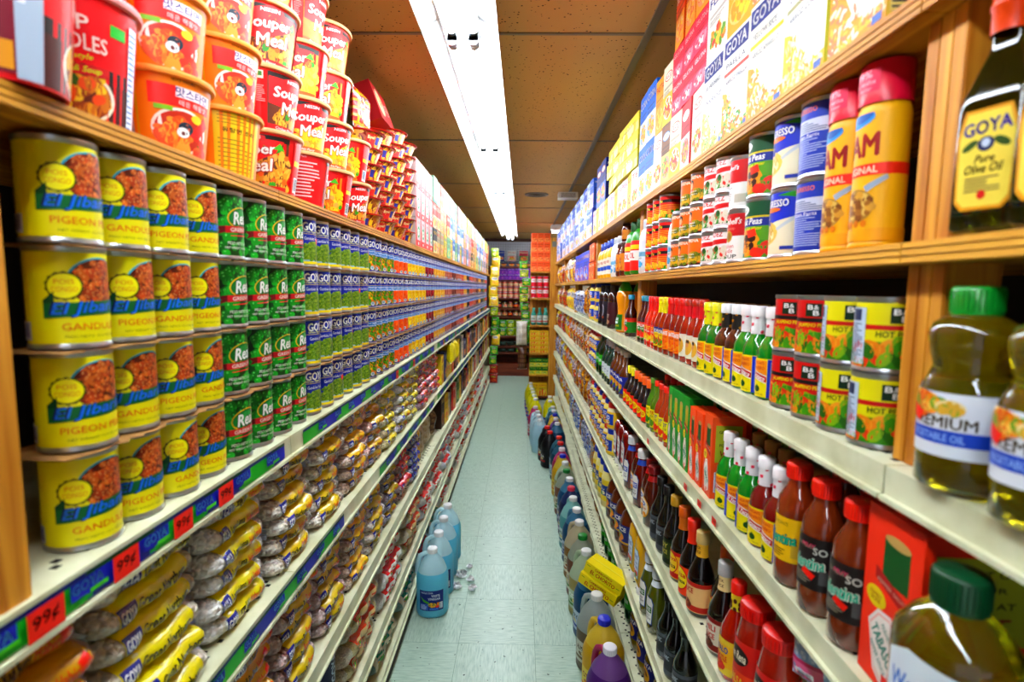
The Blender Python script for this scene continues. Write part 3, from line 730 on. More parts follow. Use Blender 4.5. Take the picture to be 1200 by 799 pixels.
# Valentina
VP = [(0, .002), (.024, 0), (.0285, .004), (.029, .03), (.028, .1), (.0285, .115), (.026, .135), (.0165, .152), (.0145, .158), (.0145, .175), (0, .175)]
def valen(bg, fg2, black):
    a = Art()
    a.text('SALSA PICANTE', .0, .098, .036, .0055, '#c8b8a0' if black else '#5a4010', .02); a.ell(-.026, .076, .006, .010, '#d81820', 12); a.ell(-.020, .082, .004, .005, '#d81820', 10)
    a.text('Valentina', .003, .074, .054, .0165, '#1fb89a', .05, .2, .08, out='#f0f0e0' if black else '#0a4a3c', ow=.03)
    a.lines(-.02, .046, .022, .06, 4, fg2, 3); a.rect(.024, .048, .036, .068, '#5a5a5a' if black else '#d0b040'); a.rect(.036, .07, .06, .098, '#c8ccd8' if black else '#e0d060'); a.lines(.038, .072, .058, .096, 8, '#333', 4)
    if black: a.text('MUY', .008, .1, .02, .006, '#d84a78', .03, .2); a.text('SO', .024, .094, .018, .010, '#d8d8d0', .04); sticker(a, .010, .060, .018, .009, -.5)
    return a
VAL_Y = make_bottle('hot_sauce_bottle', VP, '#8a3410', M_SAUCE, (capprof(.0175, .166, .190), '#f0301a', (.168, .186)), [(.04, .108, '#f0c41c', valen('', '#7a5a10', False))]); VAL_B = make_bottle('hot_sauce_bottle', VP, '#7c3412', M_SAUCE, (capprof(.0175, .166, .190), '#f0301a', (.168, .186)), [(.038, .112, '#241c1c', valen('', '#9a9080', True))])
# oils
OP = [(0, .003), (.030, 0), (.0365, .006), (.0365, .03), (.037, .09), (.036, .098), (.032, .108), (.0285, .119), (.032, .134), (.0345, .15), (.031, .160), (.022, .166), (.0175, .168), (.0175, .172), (0, .172)]
a = Art(); a.rect(-.12, .048, .12, .0615, '#2450b8'); a.text('VEGETABLE OIL', 0, .0545, .05, .007, '#9ab8f0', .04); a.text('PREMIUM', .004, .0685, .058, .0105, '#4a3c10', .05); a.blobs(-.012, .084, .018, .008, 26, .006, ['#e8941c', '#d86a18', '#f0c868', '#7aa838'], 4); a.ell(.012, .083, .012, .007, '#f0e0b0', 14); a.blobs(.012, .083, .009, .005, 10, .004, ['#e0b850', '#9ab040'], 5); sticker(a, -.023, .074, .02, .012, -.4)
OIL = make_bottle('cooking_oil_bottle', OP, '#e8d828', M_OIL, (capprof(.0195, .168, .194), '#0d9434', (.171, .190)), [(.036, .096, '#e4e8f0', a)])
a = Art(); P = [(-.025, .028), (-.018, .020), (.018, .020), (.025, .028), (.027, .085), (.020, .108), (-.020, .108), (-.027, .085)]
a.poly(P, '#e0a418'); a.poly([(x*.9, .064+(y-.064)*.93) for x, y in P], '#f0dc68'); a.text('GOYA', 0, .092, .042, .012, '#28188c', .08, 0, .06); a.ell(0, .077, .0075, .0065, '#1c2c5c', 14); a.ell(0, .078, .004, .004, '#c8d4e8', 10); a.ell(-.014, .077, .008, .0035, '#3c5a18', 10, .5); a.ell(.014, .077, .008, .0035, '#3c5a18', 10, -.5)
a.text('Pure', 0, .0645, .018, .007, '#3a2008', .03, .3); a.text('Olive Oil', 0, .056, .034, .008, '#3a2008', .03, .3); a.lines(-.016, .036, .016, .05, 5, '#8a7a50', 2); a.ell(0, .033, .004, .004, '#d83020', 10)
OLP = [(0, .003), (.028, 0), (.033, .005), (.033, .112), (.030, .122), (.015, .158), (.0132, .166), (.0132, .178), (0, .178)]
OLV = make_bottle('olive_oil_bottle', OLP, '#5c6410', M_OIL, ([(.0165, .172), (.0165, .192), (.018, .194), (.018, .197), (.0165, .199), (.0165, .204), (.0145, .206), (0, .206)], '#d8500f'), [], None, 1, .62, 5, 40)
m = MB(); S = on_square(1, .62, 5, lambda z: prof_r(OLP, z)+.0008); m.art(a, S, .004, .012); OLV.parts.append(('label', m.build('olive_oil_label', M_PRINT)))
# spray can
PP = [(0, .002), (.028, 0), (.030, .002), (.030, .005), (.0285, .008), (.0285, .165), (.026, .176), (.024, .178), (0, .178)]
a = Art(); a.rect(-.09, .088, .09, .102, '#e83818'); a.text('ORIGINAL', .0, .095, .052, .0085, '#f4e8d0', .04); a.text('PAM', .0, .125, .052, .028, '#a01c14', .07); a.ell(.0, .156, .020, .009, '#3a9ad8', 16, .15); a.ell(.006, .159, .013, .006, '#2468b0', 14, .3)
a.ell(.002, .052, .023, .021, '#b89048', 20); a.blobs(.002, .052, .020, .018, 44, .0042, ['#a8742c', '#d8a848', '#8a5820', '#e0c070'], 3); a.poly([(.012, .075), (.036, .088), (.038, .083), (.016, .068)], '#a8b8c8'); a.rect(-.09, .008, .09, .024, '#f0b420')
for k in range(4): a.ell(-.012+k*.009, .030, .0035, .0045, '#e08c18', 10)
PAM = make_bottle('cooking_spray_can', PP, '#f4bc1c', M_PRINT, ([(.0290, .174), (.0285, .222), (.026, .224), (0, .224)], '#d01440'), [(.009, .163, '#f4c024', a)], cat='spray can')
m = MB(); c = Art(); c.rect(-.022, .188, .022, .214, '#e03c64'); c.text('99%', 0, .2085, .026, .008, '#f4c8d4', .03); c.text('less residue', 0, .1995, .034, .006, '#f4c8d4', .02); c.text('vs. butter', 0, .192, .026, .005, '#f4c8d4', .02); m.art(c, on_round(lambda z: .0293, .0293), .005); PAM.parts[0] = ('cap', PAM.parts[0][1], [('cap_print', m.build('spray_cap_print', M_PRINT))])
# Tabasco cartons
def tabasco(w, h, base, seed, green=False):
    a = Art(); s = h/.2
    a.rect(-w*.16, h*.62, w*.30, h*.86, '#0c5a20' if not green else '#c8b030'); a.ell(w*.07, h*.86, w*.23, h*.03, '#c8a868', 16)
    a.poly([(-w*.28, h*.60), (w*.36, h*.50), (w*.36, h*.57), (-w*.28, h*.67)], '#b01018'); a.text('PEPPER SAUCE', w*.04, h*.585, w*.55, h*.022, '#f4d8c8', .03, 0, -.16*h/w*.4)
    a.ell(-w*.24, h*.49, w*.19, h*.06, '#f0d814', 18); a.text('GREEN' if green else 'FAMILY', -w*.24, h*.503, w*.22, h*.022, '#a02010', .04); a.text('SIZE', -w*.24, h*.475, w*.18, h*.022, '#a02010', .04)
    cx, cv = -w*.02, h*.235; P = [(cx-w*.33, cv+h*.10), (cx-w*.16, cv+h*.20), (cx+w*.08, cv+h*.21), (cx+w*.33, cv-h*.08), (cx+w*.30, cv-h*.15), (cx-w*.02, cv-h*.21), (cx-w*.18, cv-h*.16)]
    a.poly(P, '#f4ece8'); a.poly([(cx+(x-cx)*.9, cv+(y-cv)*.9) for x, y in P], '#f0b8b0'); a.poly([(cx+(x-cx)*.84, cv+(y-cv)*.84) for x, y in P], '#f6f0ea')
    a.text('TABASCO', cx, cv, w*.60, h*.075, '#18907c', .06, 0, -.75); a.text('McILHENNY CO.', cx+w*.1, cv+h*.07, w*.42, h*.03, '#18907c', .03, 0, -.75); a.text('PEPPER SAUCE', cx-w*.1, cv-h*.07, w*.4, h*.03, '#18907c', .03, 0, -.75)
    sticker(a, w*.05, h*.04, w*.12, h*.12, .15)
    r = Art(); d = w*1.25
    r.rect(d*.1, h*.45, d*.9, h*.90, '#b8c040'); r.text('GREAT ON', d*.5, h*.82, d*.6, h*.035, '#3a3a10', .04); r.text('YOUR', d*.5, h*.74, d*.4, h*.03, '#3a3a10', .03); r.text('FOOD AT', d*.5, h*.66, d*.55, h*.035, '#3a3a10', .04); r.text('VISIT', d*.5, h*.56, d*.5, h*.07, '#a01c14', .05, .2); r.barcode(d*.1, h*.08, d*.4, h*.33, seed, vertical=True)
    return make_box('pepper_sauce_box', w, d, h, base, a, None, r, cat='pepper sauce box')
TAB_L = tabasco(.094, .206, '#f23a10', 1); TAB_M = tabasco(.056, .18, '#f4601a', 2); TAB_S = tabasco(.046, .17, '#f05a18', 3); TAB_G = tabasco(.045, .185, '#149a30', 4, True)
# plastic squeeze / sauce bottles
HZ = [(0, .002), (.024, 0), (.031, .006), (.032, .09), (.029, .12), (.020, .15), (.0155, .165), (.015, .18), (0, .18)]
def keystone(fg, t='HEINZ', bg='#f4f4f0', edge='#20508c'):
    a = Art(); P = [(-.022, .03), (.022, .03), (.026, .10), (.018, .115), (-.018, .115), (-.026, .10)]
    a.poly(P, edge); a.poly([(x*.9, .07+(y-.07)*.93) for x, y in P], bg); a.rect(-.020, .068, .020, .088, fg); a.text(t, 0, .078, .034, .011, '#fff', .05); a.text('TOMATO' if fg != '#3c7a2c' else 'SWEET', 0, .058, .03, .006, '#333', .02); a.text('KETCHUP' if fg != '#3c7a2c' else 'RELISH', 0, .048, .034, .007, '#333', .03); return a
def squeeze(col, capc, art, name='ketchup_bottle', neckc='#2c50b0', mat=M_SAUCE, sy=.72):
    P = make_bottle(name, HZ, col, mat, (capprof(.0185, .174, .205), capc, (.178, .200)), [], (.150, .168, neckc, None), 1, 1, 2)
    m = MB(); m.art(art, on_round(lambda z: prof_r(HZ, z)+.0008, .031), .005, .012); P.parts.append(('label', m.build(name+'_label', M_PRINT))); return P
KET = squeeze('#6a0e06', '#f0f0f0', keystone('#2c58b8')); REL = squeeze('#5a6014', '#e8ecee', keystone('#3c7a2c'), 'relish_bottle', '#e8ecf0')
IH = [(0, .001), (.020, 0), (.022, .002), (.022, .022), (.021, .024), (.0245, .028), (.033, .045), (.0335, .15), (.029, .178), (.016, .194), (0, .196)]
def inverted(col, lab, name, capc='#f0f0f0'):
    b = MB(); b.lathe(IH[5:], 32, col, 1.05, .72, 2.4); b.lathe([(0, .0285), (.0245, .0285)], 32, col, 1.05, .72, 2.4)
    m = MB(); m.lathe([(0, .001), (.020, 0), (.022, .002), (.022, .022), (.019, .0285), (0, .0285)], 28, capc, 1.05, .8)
    l = MB(); l.art(lab, on_square(1.05, .72, 2.4, lambda z: prof_r(IH, z)+.0009), .004, .012)
    return Proto(name, b.build(name, M_SAUCE), 'bottle', [('cap', m.build(name+'_cap', M_PLASTIC)), ('label', l.build(name+'_label', M_PRINT))])
a = Art(); P = [(-.02, .055), (.02, .055), (.025, .13), (.016, .15), (-.016, .15), (-.025, .13)]; a.poly(P, '#2c6c38'); a.poly([(x*.9, .1+(y-.1)*.94) for x, y in P], '#d8e4f0'); a.text('HEINZ', 0, .125, .034, .012, '#204c98', .05, 0, 0); a.text('YELLOW', 0, .105, .03, .008, '#204c98', .03); a.text('MUSTARD', 0, .092, .034, .008, '#204c98', .03); a.blobs(0, .072, .012, .008, 12, .005, ['#2c8a3c', '#e02818'], 3)
MUS = inverted('#e8b80c', a, 'mustard_bottle')
a = Art(); P = [(-.02, .05), (.02, .05), (.025, .13), (.016, .15), (-.016, .15), (-.025, .13)]; a.poly(P, '#204a90'); a.poly([(x*.9, .1+(y-.1)*.94) for x, y in P], '#f0f0ec'); a.text('HEINZ', 0, .12, .034, .012, '#c01414', .05); a.text('KETCHUP', 0, .1, .034, .009, '#333', .03); a.blobs(0, .072, .008, .010, 6, .006, ['#d01810'], 3)
KEI = inverted('#7a0c08', a, 'ketchup_bottle')
WP = [(0, .002), (.028, 0), (.031, .004), (.031, .085), (.029, .1), (.015, .135), (.0125, .15), (.0125, .18), (0, .18)]
def sauce(name, col, capc, lc, art, wrap=None, wart=None, caph=.2, capr=.0155):
    return make_bottle(name, WP, col, M_SAUCE, (capprof(capr, .172, caph), capc), [(.010, .082, lc, art)] if lc else (), (.140, .172, wrap, wart) if wrap else None, cat='sauce bottle')
def big(t1, c1, t2, c2, oval=None, band=None, blob=None):
    a = Art()
    if band: a.rect(-.1, .012, .1, .026, band); a.rect(-.1, .072, .1, .082, band)
    if oval: a.ell(0, .05, .027, .03, '#c01414', 22); a.ell(0, .05, .0245, .027, oval, 22)
    a.text(t1, 0, .060, .042, .013, c1, .06, .08, .06); a.text(t2, 0, .042, .040, .012, c2, .06, .08, .06)
    if blob: a.blobs(.0, .026, .02, .010, 20, .004, blob, 4, asp=1.7)
    return a
W_GUY = sauce('worcestershire_bottle', '#140806', '#c86414', '#f0c010', big('Goya', '#c01414', 'Salsa', '#181010', '#f4d824', '#c01414'), '#d87a20', None)
W_RED = sauce('steak_sauce_bottle', '#140806', '#d82c14', '#f04c10', big('Salsa', '#c01414', 'Inglesa', '#181010', '#f4e024'), '#e03a14', None)
W_OYS = sauce('soy_sauce_bottle', '#120806', '#c8b078', '#f0c890', big('SAUCE', '#c01c14', '', '#181010', None, '#c02c1c', ['#7a2c10', '#c86a28']), '#e8b83c', (lambda q: (q.text('THICK', 0, .162, .024, .006, '#5a1810', .05), q.text('SAUCE', 0, .151, .024, .006, '#5a1810', .05), q)[-1])(Art()))
W_COF = sauce('soy_sauce_bottle', '#140806', '#b0b0b0', '#e8e0d0', big('CHILI', '#c01c14', 'SAUCE', '#c01c14', None, '#8a1410', ['#5a2410', '#8a4418']), '#f0d8a0', (lambda q: (q.text('THICK', 0, .162, .024, .006, '#5a1810', .05), q.text('SAUCE', 0, .151, .024, .006, '#5a1810', .05), q)[-1])(Art()))
W_BLK = sauce('dark_sauce_bottle', '#0c0a0a', '#181414', '#2a2c30', big('BALSAMIC', '#a8b0b8', '', '#888', None, '#585c64'))
W_BLG = sauce('dark_sauce_bottle', '#0c0a0a', '#b8902c', '#3a4a14', big('SOY', '#c8c060', 'SAUCE', '#c8c060', None, '#14240c'))
a = Art()
for i in range(22): a.ell(-.045+.009*(i % 11), .142+.013*(i//11)+.004*(i % 2), .0036, .005, '#5a1c0c', 10)
W_GIR = sauce('hot_sauce_bottle', '#a01c08', '#d82412', '#f0c41c', big('BUFALO', '#2840a0', 'CHIPOTLE', '#c01c14', None, '#f0d848', ['#c81810', '#e85020']), '#f0d83c', a, .196, .0145)
SJ = [(0, .002), (.033, 0), (.0375, .005), (.038, .06), (.036, .085), (.029, .108), (.027, .12), (0, .12)]
a = Art(); a.rect(-.06, .02, .06, .045, '#e04c14'); a.ell(0, .065, .028, .012, '#241410', 18); a.text('Don Rena', 0, .065, .046, .011, '#f4e8d0', .05, .15); a.text('SALSA', 0, .033, .04, .011, '#f4e040', .05); a.blobs(.03, .03, .014, .010, 10, .005, ['#2c8a28', '#d02414'], 3)
SAL = make_bottle('salsa_jar', SJ, '#a02410', M_SAUCE, (capprof(.031, .112, .130), '#d01c14', (.114, .126)), [(.012, .084, '#c81c14', a)], cat='jar')
a = Art(); a.ell(0, .062, .026, .034, '#e0a81c', 20); a.ell(0, .062, .022, .030, '#f4ead8', 20); a.ell(0, .075, .013, .008, '#2050b0', 14); a.text('Kraft', 0, .075, .02, .007, '#fff', .05); a.text('Honey', 0, .06, .034, .01, '#c01c14', .04, .2); a.blobs(0, .042, .012, .006, 10, .004, ['#e8a020'], 3)
KRA = make_bottle('barbecue_sauce_bottle', HZ, '#5a1a08', M_SAUCE, (capprof(.0185, .174, .2), '#8a1418', (.178, .196)), [], (.150, .168, '#b01818', None)); m = MB(); m.art(a, on_round(lambda z: prof_r(HZ, z)+.0008, .031), .005, .012); KRA.parts.append(('label', m.build('barbecue_label', M_PRINT)))
JP = [(0, .003), (.045, 0), (.052, .008), (.053, .05), (.050, .07), (.053, .09), (.052, .13), (.040, .17), (.022, .195), (.018, .205), (.018, .215), (0, .215)]
a = Art(); a.rect(-.17, .055, .17, .062, '#d8b020'); a.text("JUICE", 0, .11, .07, .022, '#f4f4f4', .06); a.blobs(-.01, .08, .03, .014, 14, .009, ['#e83a18', '#5aa828', '#f0a020'], 3); a.rect(.05, .07, .08, .12, '#d0d8e0'); a.lines(.052, .072, .078, .118, 9, '#333', 2)
JUI = make_bottle('apple_juice_bottle', JP, '#6a3008', M_SAUCE, (capprof(.020, .206, .226), '#c8a020', (.208, .222)), [(.052, .13, '#1a2c7c', a)])
YP2 = [(0, .003), (.045, 0), (.052, .008), (.053, .05), (.050, .07), (.053, .09), (.052, .13), (.040, .165), (.022, .185), (.018, .19), (0, .19)]
MP = [(0, .002), (.042, 0), (.047, .005), (.048, .06), (.046, .085), (.037, .097), (.036, .105), (0, .105)]
a = Art(); a.rect(-.05, .022, .05, .072, '#1e4ab0'); a.text("MAYO", 0, .055, .06, .018, '#fff', .05); a.rect(-.15, .012, .15, .018, '#e8c020'); a.blobs(.0, .032, .03, .008, 16, .006, ['#3c9a30', '#f0e8c0', '#e84020'], 3)
MAYO = make_bottle('mayonnaise_jar', MP, '#f0e088', M_PLASTIC, (capprof(.040, .098, .122), '#1a3cb0', (.100, .118)), [(.008, .082, '#f2e060', a)], cat='jar')
MAYR = make_bottle('mayonnaise_jar', MP, '#f4ecc0', M_PLASTIC, (capprof(.040, .098, .122), '#d82418', (.100, .118)), [(.008, .082, '#f0c828', a)], cat='jar')
a = Art(); a.rect(-.045, .055, .045, .1, '#20458c'); a.text('MAYO', 0, .085, .05, .014, '#fff', .05); a.blobs(0, .066, .024, .006, 12, .005, ['#3c9a30', '#f0e8c0'], 3)
MYB = make_bottle('mayonnaise_bottle', [(0, .002), (.04, 0), (.046, .006), (.046, .05), (.043, .09), (.044, .13), (.036, .16), (.033, .168), (0, .168)], '#f0e4a0', M_PLASTIC, (capprof(.037, .16, .190), '#1c44b8', (.162, .186)), [(.03, .125, '#f0d830', a)], cat='jar')
# Wesson style oil jug, mustard squeeze etc.
a = Art(); a.poly([(-.04, .028), (.04, .028), (.04, .122), (-.012, .130), (-.04, .118)], '#e4ecf4'); a.text('Wesson', 0, .098, .06, .018, '#3a78c8', .04, .25, .1); a.text('Best Blend', 0, .072, .05, .012, '#3a78c8', .03, .25, .05); sticker(a, .026, .038, .018, .014, .2)
WES = make_bottle('cooking_oil_bottle', [(0, .003), (.046, 0), (.055, .008), (.056, .128), (.053, .139), (.040, .155), (.024, .168), (.021, .17), (.021, .178), (0, .178)], '#e4d228', M_OIL, (capprof(.0255, .168, .200), '#0a4a2c', (.172, .196)), []); m = MB(); m.art(a, on_round(lambda z: .0568, .0568), .008); WES.parts.append(('label', m.build('wesson_label', M_PRINT)))
OJ = [(0, .003), (.03, 0), (.036, .006), (.036, .05), (.029, .085), (.031, .12), (.037, .155), (.033, .175), (.028, .182), (0, .182)]
a = Art(); a.rect(-.03, .02, .03, .075, '#2c7a28'); a.rect(-.014, .04, .014, .065, '#d8e4e8'); a.text('MANGO', 0, .03, .04, .008, '#f4e020', .04)
MAN = make_bottle('mango_drink_bottle', OJ, '#f4a41c', M_SAUCE, ([(.0285, .178), (.026, .195), (.018, .214), (.014, .222), (0, .222)], '#38a828'), [(.012, .080, '#2c8a2c', a, .9)])
DRK = make_bottle('chocolate_syrup_bottle', [(0, .002), (.027, 0), (.031, .005), (.030, .1), (.027, .13), (.028, .15), (.022, .168), (.017, .172), (0, .172)], '#3a0c10', M_SAUCE, (capprof(.019, .168, .205), '#2a1414', (.17, .2)), [(.02, .125, '#4a1420', la('CHOCO', '#e8e0d8', 'SYRUP', '#e0c8b0', ['#c8a080']))])
DR2 = make_bottle('chocolate_syrup_bottle', [(0, .002), (.027, 0), (.031, .005), (.030, .1), (.027, .13), (.028, .15), (.022, .168), (.017, .172), (0, .172)], '#1c1014', M_SAUCE, (capprof(.019, .168, .205), '#181820', (.17, .2)), [(.02, .125, '#241c28', (lambda q: (q.ell(.0, .08, .016, .03, '#c8d0e0', 16), q.ell(0, .08, .012, .025, '#201828', 16), q.text('FUDGE', 0, .045, .036, .010, '#e07020', .04), q)[-1])(Art()))])
CLE = make_bottle('white_squeeze_bottle', [(0, .002), (.026, 0), (.030, .005), (.030, .12), (.024, .145), (.016, .155), (0, .155)], '#f0f0f2', M_PLASTIC, (capprof(.018, .15, .185), '#dfe6ee', (.152, .18)), [(.02, .11, '#e8eef4', la('SALT', '#2c8ac0', 'IODIZED', '#444', ['#5ab0d8'], '#88c4e0'))])
MUB = make_bottle('mustard_bottle', [(0, .002), (.028, 0), (.032, .005), (.032, .11), (.026, .135), (.016, .15), (0, .15)], '#f4c40c', M_PLASTIC, (capprof(.015, .145, .19), '#1c54c8', (.147, .17)), [(.02, .1, '#f0e8d8', (lambda q: (q.text('MUSTARD', 0, .08, .05, .012, '#c02018', .05), q.rect(-.1, .04, .1, .06, '#2c60c0'), q)[-1])(Art()))])
BRJ = make_bottle('seasoning_jar', [(0, .002), (.034, 0), (.038, .005), (.038, .09), (.033, .105), (.03, .115), (0, .115)], '#6a2010', M_SAUCE, (capprof(.033, .11, .13), '#4a1c10', (.112, .126)), [(.02, .085, '#d8902c', la('ADOBO', '#c01c14', 'SAZON', '#333', ['#f0c030', '#c03018']))], cat='jar')
TRI = make_bottle('detergent_bottle', [(0, .003), (.034, 0), (.040, .006), (.040, .11), (.032, .15), (.018, .165), (0, .165)], '#2c9a28', M_PLASTIC, (capprof(.019, .16, .2), '#1a6a28', (.162, .196)), [(.015, .12, '#e8281c', (lambda q: (q.rect(-.13, .05, .13, .085, '#f4f0ec'), q.text('PINOL', 0, .068, .06, .02, '#d01818', .06), q.rect(-.13, .09, .13, .105, '#f0d820'), q)[-1])(Art()))])
# gallon jugs
JG = [(0, .004), (.055, 0), (.066, .004), (.0695, .012), (.0695, .165), (.0665, .18), (.050, .222), (.030, .25), (.0205, .262), (.0195, .266), (.0195, .276), (0, .276)]
def jug(name, liquid, plastic, capc, level=.19, lab=None, cat='jug', handle=None):
    b = MB(); pf = []
    for (r0, z0), (r1, z1) in zip(JG, JG[1:]):
        pf.append((r0, z0))
        if z0 < level < z1: pf.append((r0+(r1-r0)*(level-z0)/(z1-z0), level))
    pf.append(JG[-1])
    b.lathe(pf, 36, lambda z: liquid if z < level else plastic, 1, 1, 2.25)
    h = MB(); h.tube([(-.019, 0, .258), (-.034, 0, .262), (-.052, 0, .252), (-.0605, 0, .232), (-.064, 0, .205), (-.0655, 0, .175)], [.010, .0105, .0105, .011, .012, .011], handle or plastic, 10)
    c = MB(); c.lathe(capprof(.0215, .266, .288), 28, capc)
    for i in range(30): t = 2*PI*i/30; c.box(.0215*math.cos(t)-.0008, .0215*math.sin(t)-.0008, .268, .0215*math.cos(t)+.0008, .0215*math.sin(t)+.0008, .284, mixc(capc, '#000000', .1))
    parts = [('handle', h.build(name+'_handle', M_JUG)), ('cap', c.build(name+'_cap', M_PLASTIC))]
    if lab:
        l = MB(); l.art(lab, on_square(1, 1, 2.25, lambda z: prof_r(JG, z)+.001), .006); parts.append(('label', l.build(name+'_label', M_PRINT)))
    return Proto(name, b.build(name, M_JUG), cat, parts)
a = Art(); a.rect(-.05, .038, .05, .128, '#14307c'); a.text('GOLD STAR', -.018, .118, .05, .008, '#d8e4f4', .04); a.text('WHITE', .018, .105, .036, .010, '#e4ecf8', .05); a.text('VINEGAR', .012, .091, .052, .010, '#e4ecf8', .05); a.poly([(-.046, .098), (-.03, .086), (-.008, .076), (-.014, .07), (-.034, .078)], '#58b030'); a.rect(-.01, .064, .044, .078, '#101c48'); a.blobs(.014, .064, .026, .008, 22, .006, ['#d83020', '#3c9a30', '#f0c030', '#e87018'], 3); a.rect(-.047, .042, -.014, .068, '#3c70c0'); a.lines(-.045, .044, -.016, .066, 7, '#d0e0f4', 3); a.rect(-.008, .042, .03, .05, '#3c80d0'); a.rect(.034, .046, .046, .074, '#e0e8f4'); a.lines(.035, .047, .045, .073, 9, '#222', 3)
J_BLUE = jug('vinegar_jug', '#84dcf4', '#d8f6ff', '#f4f6f8', .192, a)
def jl(bg, t, c, fg='#fff'):
    q = Art(); q.rect(-.042, .04, .042, .12, bg); q.text(t, 0, .095, .066, .017, fg, .05); q.rect(-.042, .052, .042, .062, c); q.blobs(0, .074, .022, .008, 12, .005, [c, '#f0e0a0'], 2); return q
J_CLEAR = jug('water_jug', '#cdeefa', '#e2f6fc', '#f2f6fa', .24)
J_OLIVE = jug('vinegar_jug', '#c0b478', '#cfe0c4', '#f0f2f0', .17, jl('#c8d8c0', 'CIDER', '#5a8a3c'))
J_TEAL = jug('drink_jug', '#6cb4b8', '#a8dcd8', '#f0f2f0', .185, jl('#d8e8e8', 'LEMON', '#2c7a8c', '#1a4a5c'))
J_BLU2 = jug('drink_jug', '#1c5a84', '#5a94b4', '#f0f2f4', .21, jl('#c8d8e8', 'BERRY', '#2c50a0', '#123'))
J_BRN = jug('vinegar_jug', '#b08448', '#d4ccb0', '#f0f0ee', .165, jl('#e0d8c0', 'CIDER', '#a8642c', '#5a2c10'))
J_BRNG = jug('vinegar_jug', '#946448', '#b4bcaa', '#1a8a3c', .18, jl('#e0d8c0', 'APPLE', '#2c8a3c', '#5a2c10'))
J_YEL = jug('drink_jug', '#e8c01c', '#f0d85c', '#2430b8', .2, jl('#f4e060', 'CITRUS', '#e08018', '#a03010'))
J_PUR = jug('drink_jug', '#6a3490', '#9468ac', '#f0eef4', .21, jl('#d8c8e8', 'GRAPE', '#5a2c90', '#3a1060'), handle='#c03c70')
J_MAG = jug('drink_jug', '#c02c6c', '#d4508c', '#f0e4ea', .2, jl('#f0d8e0', 'PUNCH', '#d02050', '#a01040'))
J_BLK = jug('drink_jug', '#16141c', '#24242c', '#d82018', .22, jl('#3a3038', 'COLA', '#c01c18'))
J_TRED = jug('drink_jug', '#1c4c64', '#3a7c94', '#d82018', .2, jl('#c8dce4', 'ICE', '#2c7ab0', '#123'))
J_BPNK = jug('drink_jug', '#20305c', '#3a4a7c', '#e03c60', .2, jl('#c8c8e0', 'GRAPE', '#7a2c70', '#301050'), handle='#c82c5c')
J_GREY = jug('drink_jug', '#84745c', '#b8c4c0', '#f0f2f0', .16, jl('#d0d0c0', 'ALMOND', '#7a6a4c', '#4a3a20'))
a = Art(); a.rect(-.068, .012, .068, .115, '#1c2c9c'); a.text('BLEACH', 0, .085, .09, .024, '#f4f4f4', .06); a.rect(-.068, .04, .068, .055, '#e02020')
J_BLE = jug('bleach_jug', '#f2ee10', '#f2ee10', '#f4f4f0', .1, a)

# ---- bags
def make_beanbag(name, L, w, h, beans, lab, art, seed=1, mat=None, span=.36, off=0.0, cat='bag of beans', ends=.5):
    """lying pillow bag, long side facing -Y, base at z=0"""
    R = random.Random(seed); ph = R.uniform(0, 6)
    def half(x):
        t = abs(x)/(L/2); k = (1-max(0, (t-.72)/.28)**2.2*.60)
        return k
    def S(x, a, o=0):
        k = half(x); wob = 1+.05*math.sin(x*70+ph+a*2)+.04*math.sin(x*140+2*ph-a)
        y = -math.cos(a)*(w/2*k*wob+o); z = math.sin(a)*(h/2*(k*.9+.1)*wob+o)
        y = math.copysign(abs(math.cos(a))**.8, -math.cos(a))*(w/2*(.25+.75*k)*wob+o); z = math.copysign(abs(math.sin(a))**.85, math.sin(a))*(h/2*k*wob+o)
        return Vector((x, y, z+h/2))
    def SN(x, a, o=0):
        p = S(x, a, o); d1 = S(x+.002, a, o)-S(x-.002, a, o); d2 = S(x, a+.03, o)-S(x, a-.03, o)
        n = d1.cross(d2)
        return p, (n.normalized() if n.length > 0 else Vector((0, -1, 0)))
    b = MB(); nu, nv = 28, 20; fins = []
    bc = beans if isinstance(beans, list) else [beans]
    b.grid(lambda i, j: SN(-L/2+L*i/nu, -PI+2*PI*j/nv), lambda i, j: mixc(bc[(i*7+j*3) % len(bc)], '#ffffff', .0) if 4 <= i < nu-4 else mixc(bc[(i+j) % len(bc)], '#f4f6fa', ends), nu, nv)  # ends paler: clear film, plus its bright highlights put into the colour
    for sgn in (-1, 1):
        x = sgn*L/2
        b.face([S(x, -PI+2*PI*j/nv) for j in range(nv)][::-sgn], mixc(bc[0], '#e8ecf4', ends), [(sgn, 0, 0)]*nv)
        fb = MB()
        for k in range(6):      # crimped film fins
            z = h/2+(k-2.5)*h*.09; fb.face([(x-sgn*.002, -w*.12, z), (x+sgn*.007, -w*.2+R.uniform(-.004, .004), z+R.uniform(-.006, .004)), (x+sgn*.007, w*.2, z+R.uniform(-.004, .006)), (x-sgn*.002, w*.12, z)], '#d8e0ec')
        fins.append(('crimped_end', fb.build(name+'_crimped_end', M_FILM)))
    l = MB(); s = L*span
    aa = Art(); aa.rect(-s+off, -.040, s+off, .040, lab)
    f = lambda u, v, o: (lambda q: (tuple(q[0]), tuple(q[1])))(SN(u, max(-1.2, min(1.35, v/(h*.52))), o+.0012))
    l.art(aa, f, .008, .006); l.art(art, lambda u, v, o: f(u+off, v, o+.0004), .008, .006)
    return Proto(name, b.build(name, mat or M_BEANS), cat, [('printed_band', l.build(name+'_band', M_FILM))]+fins)
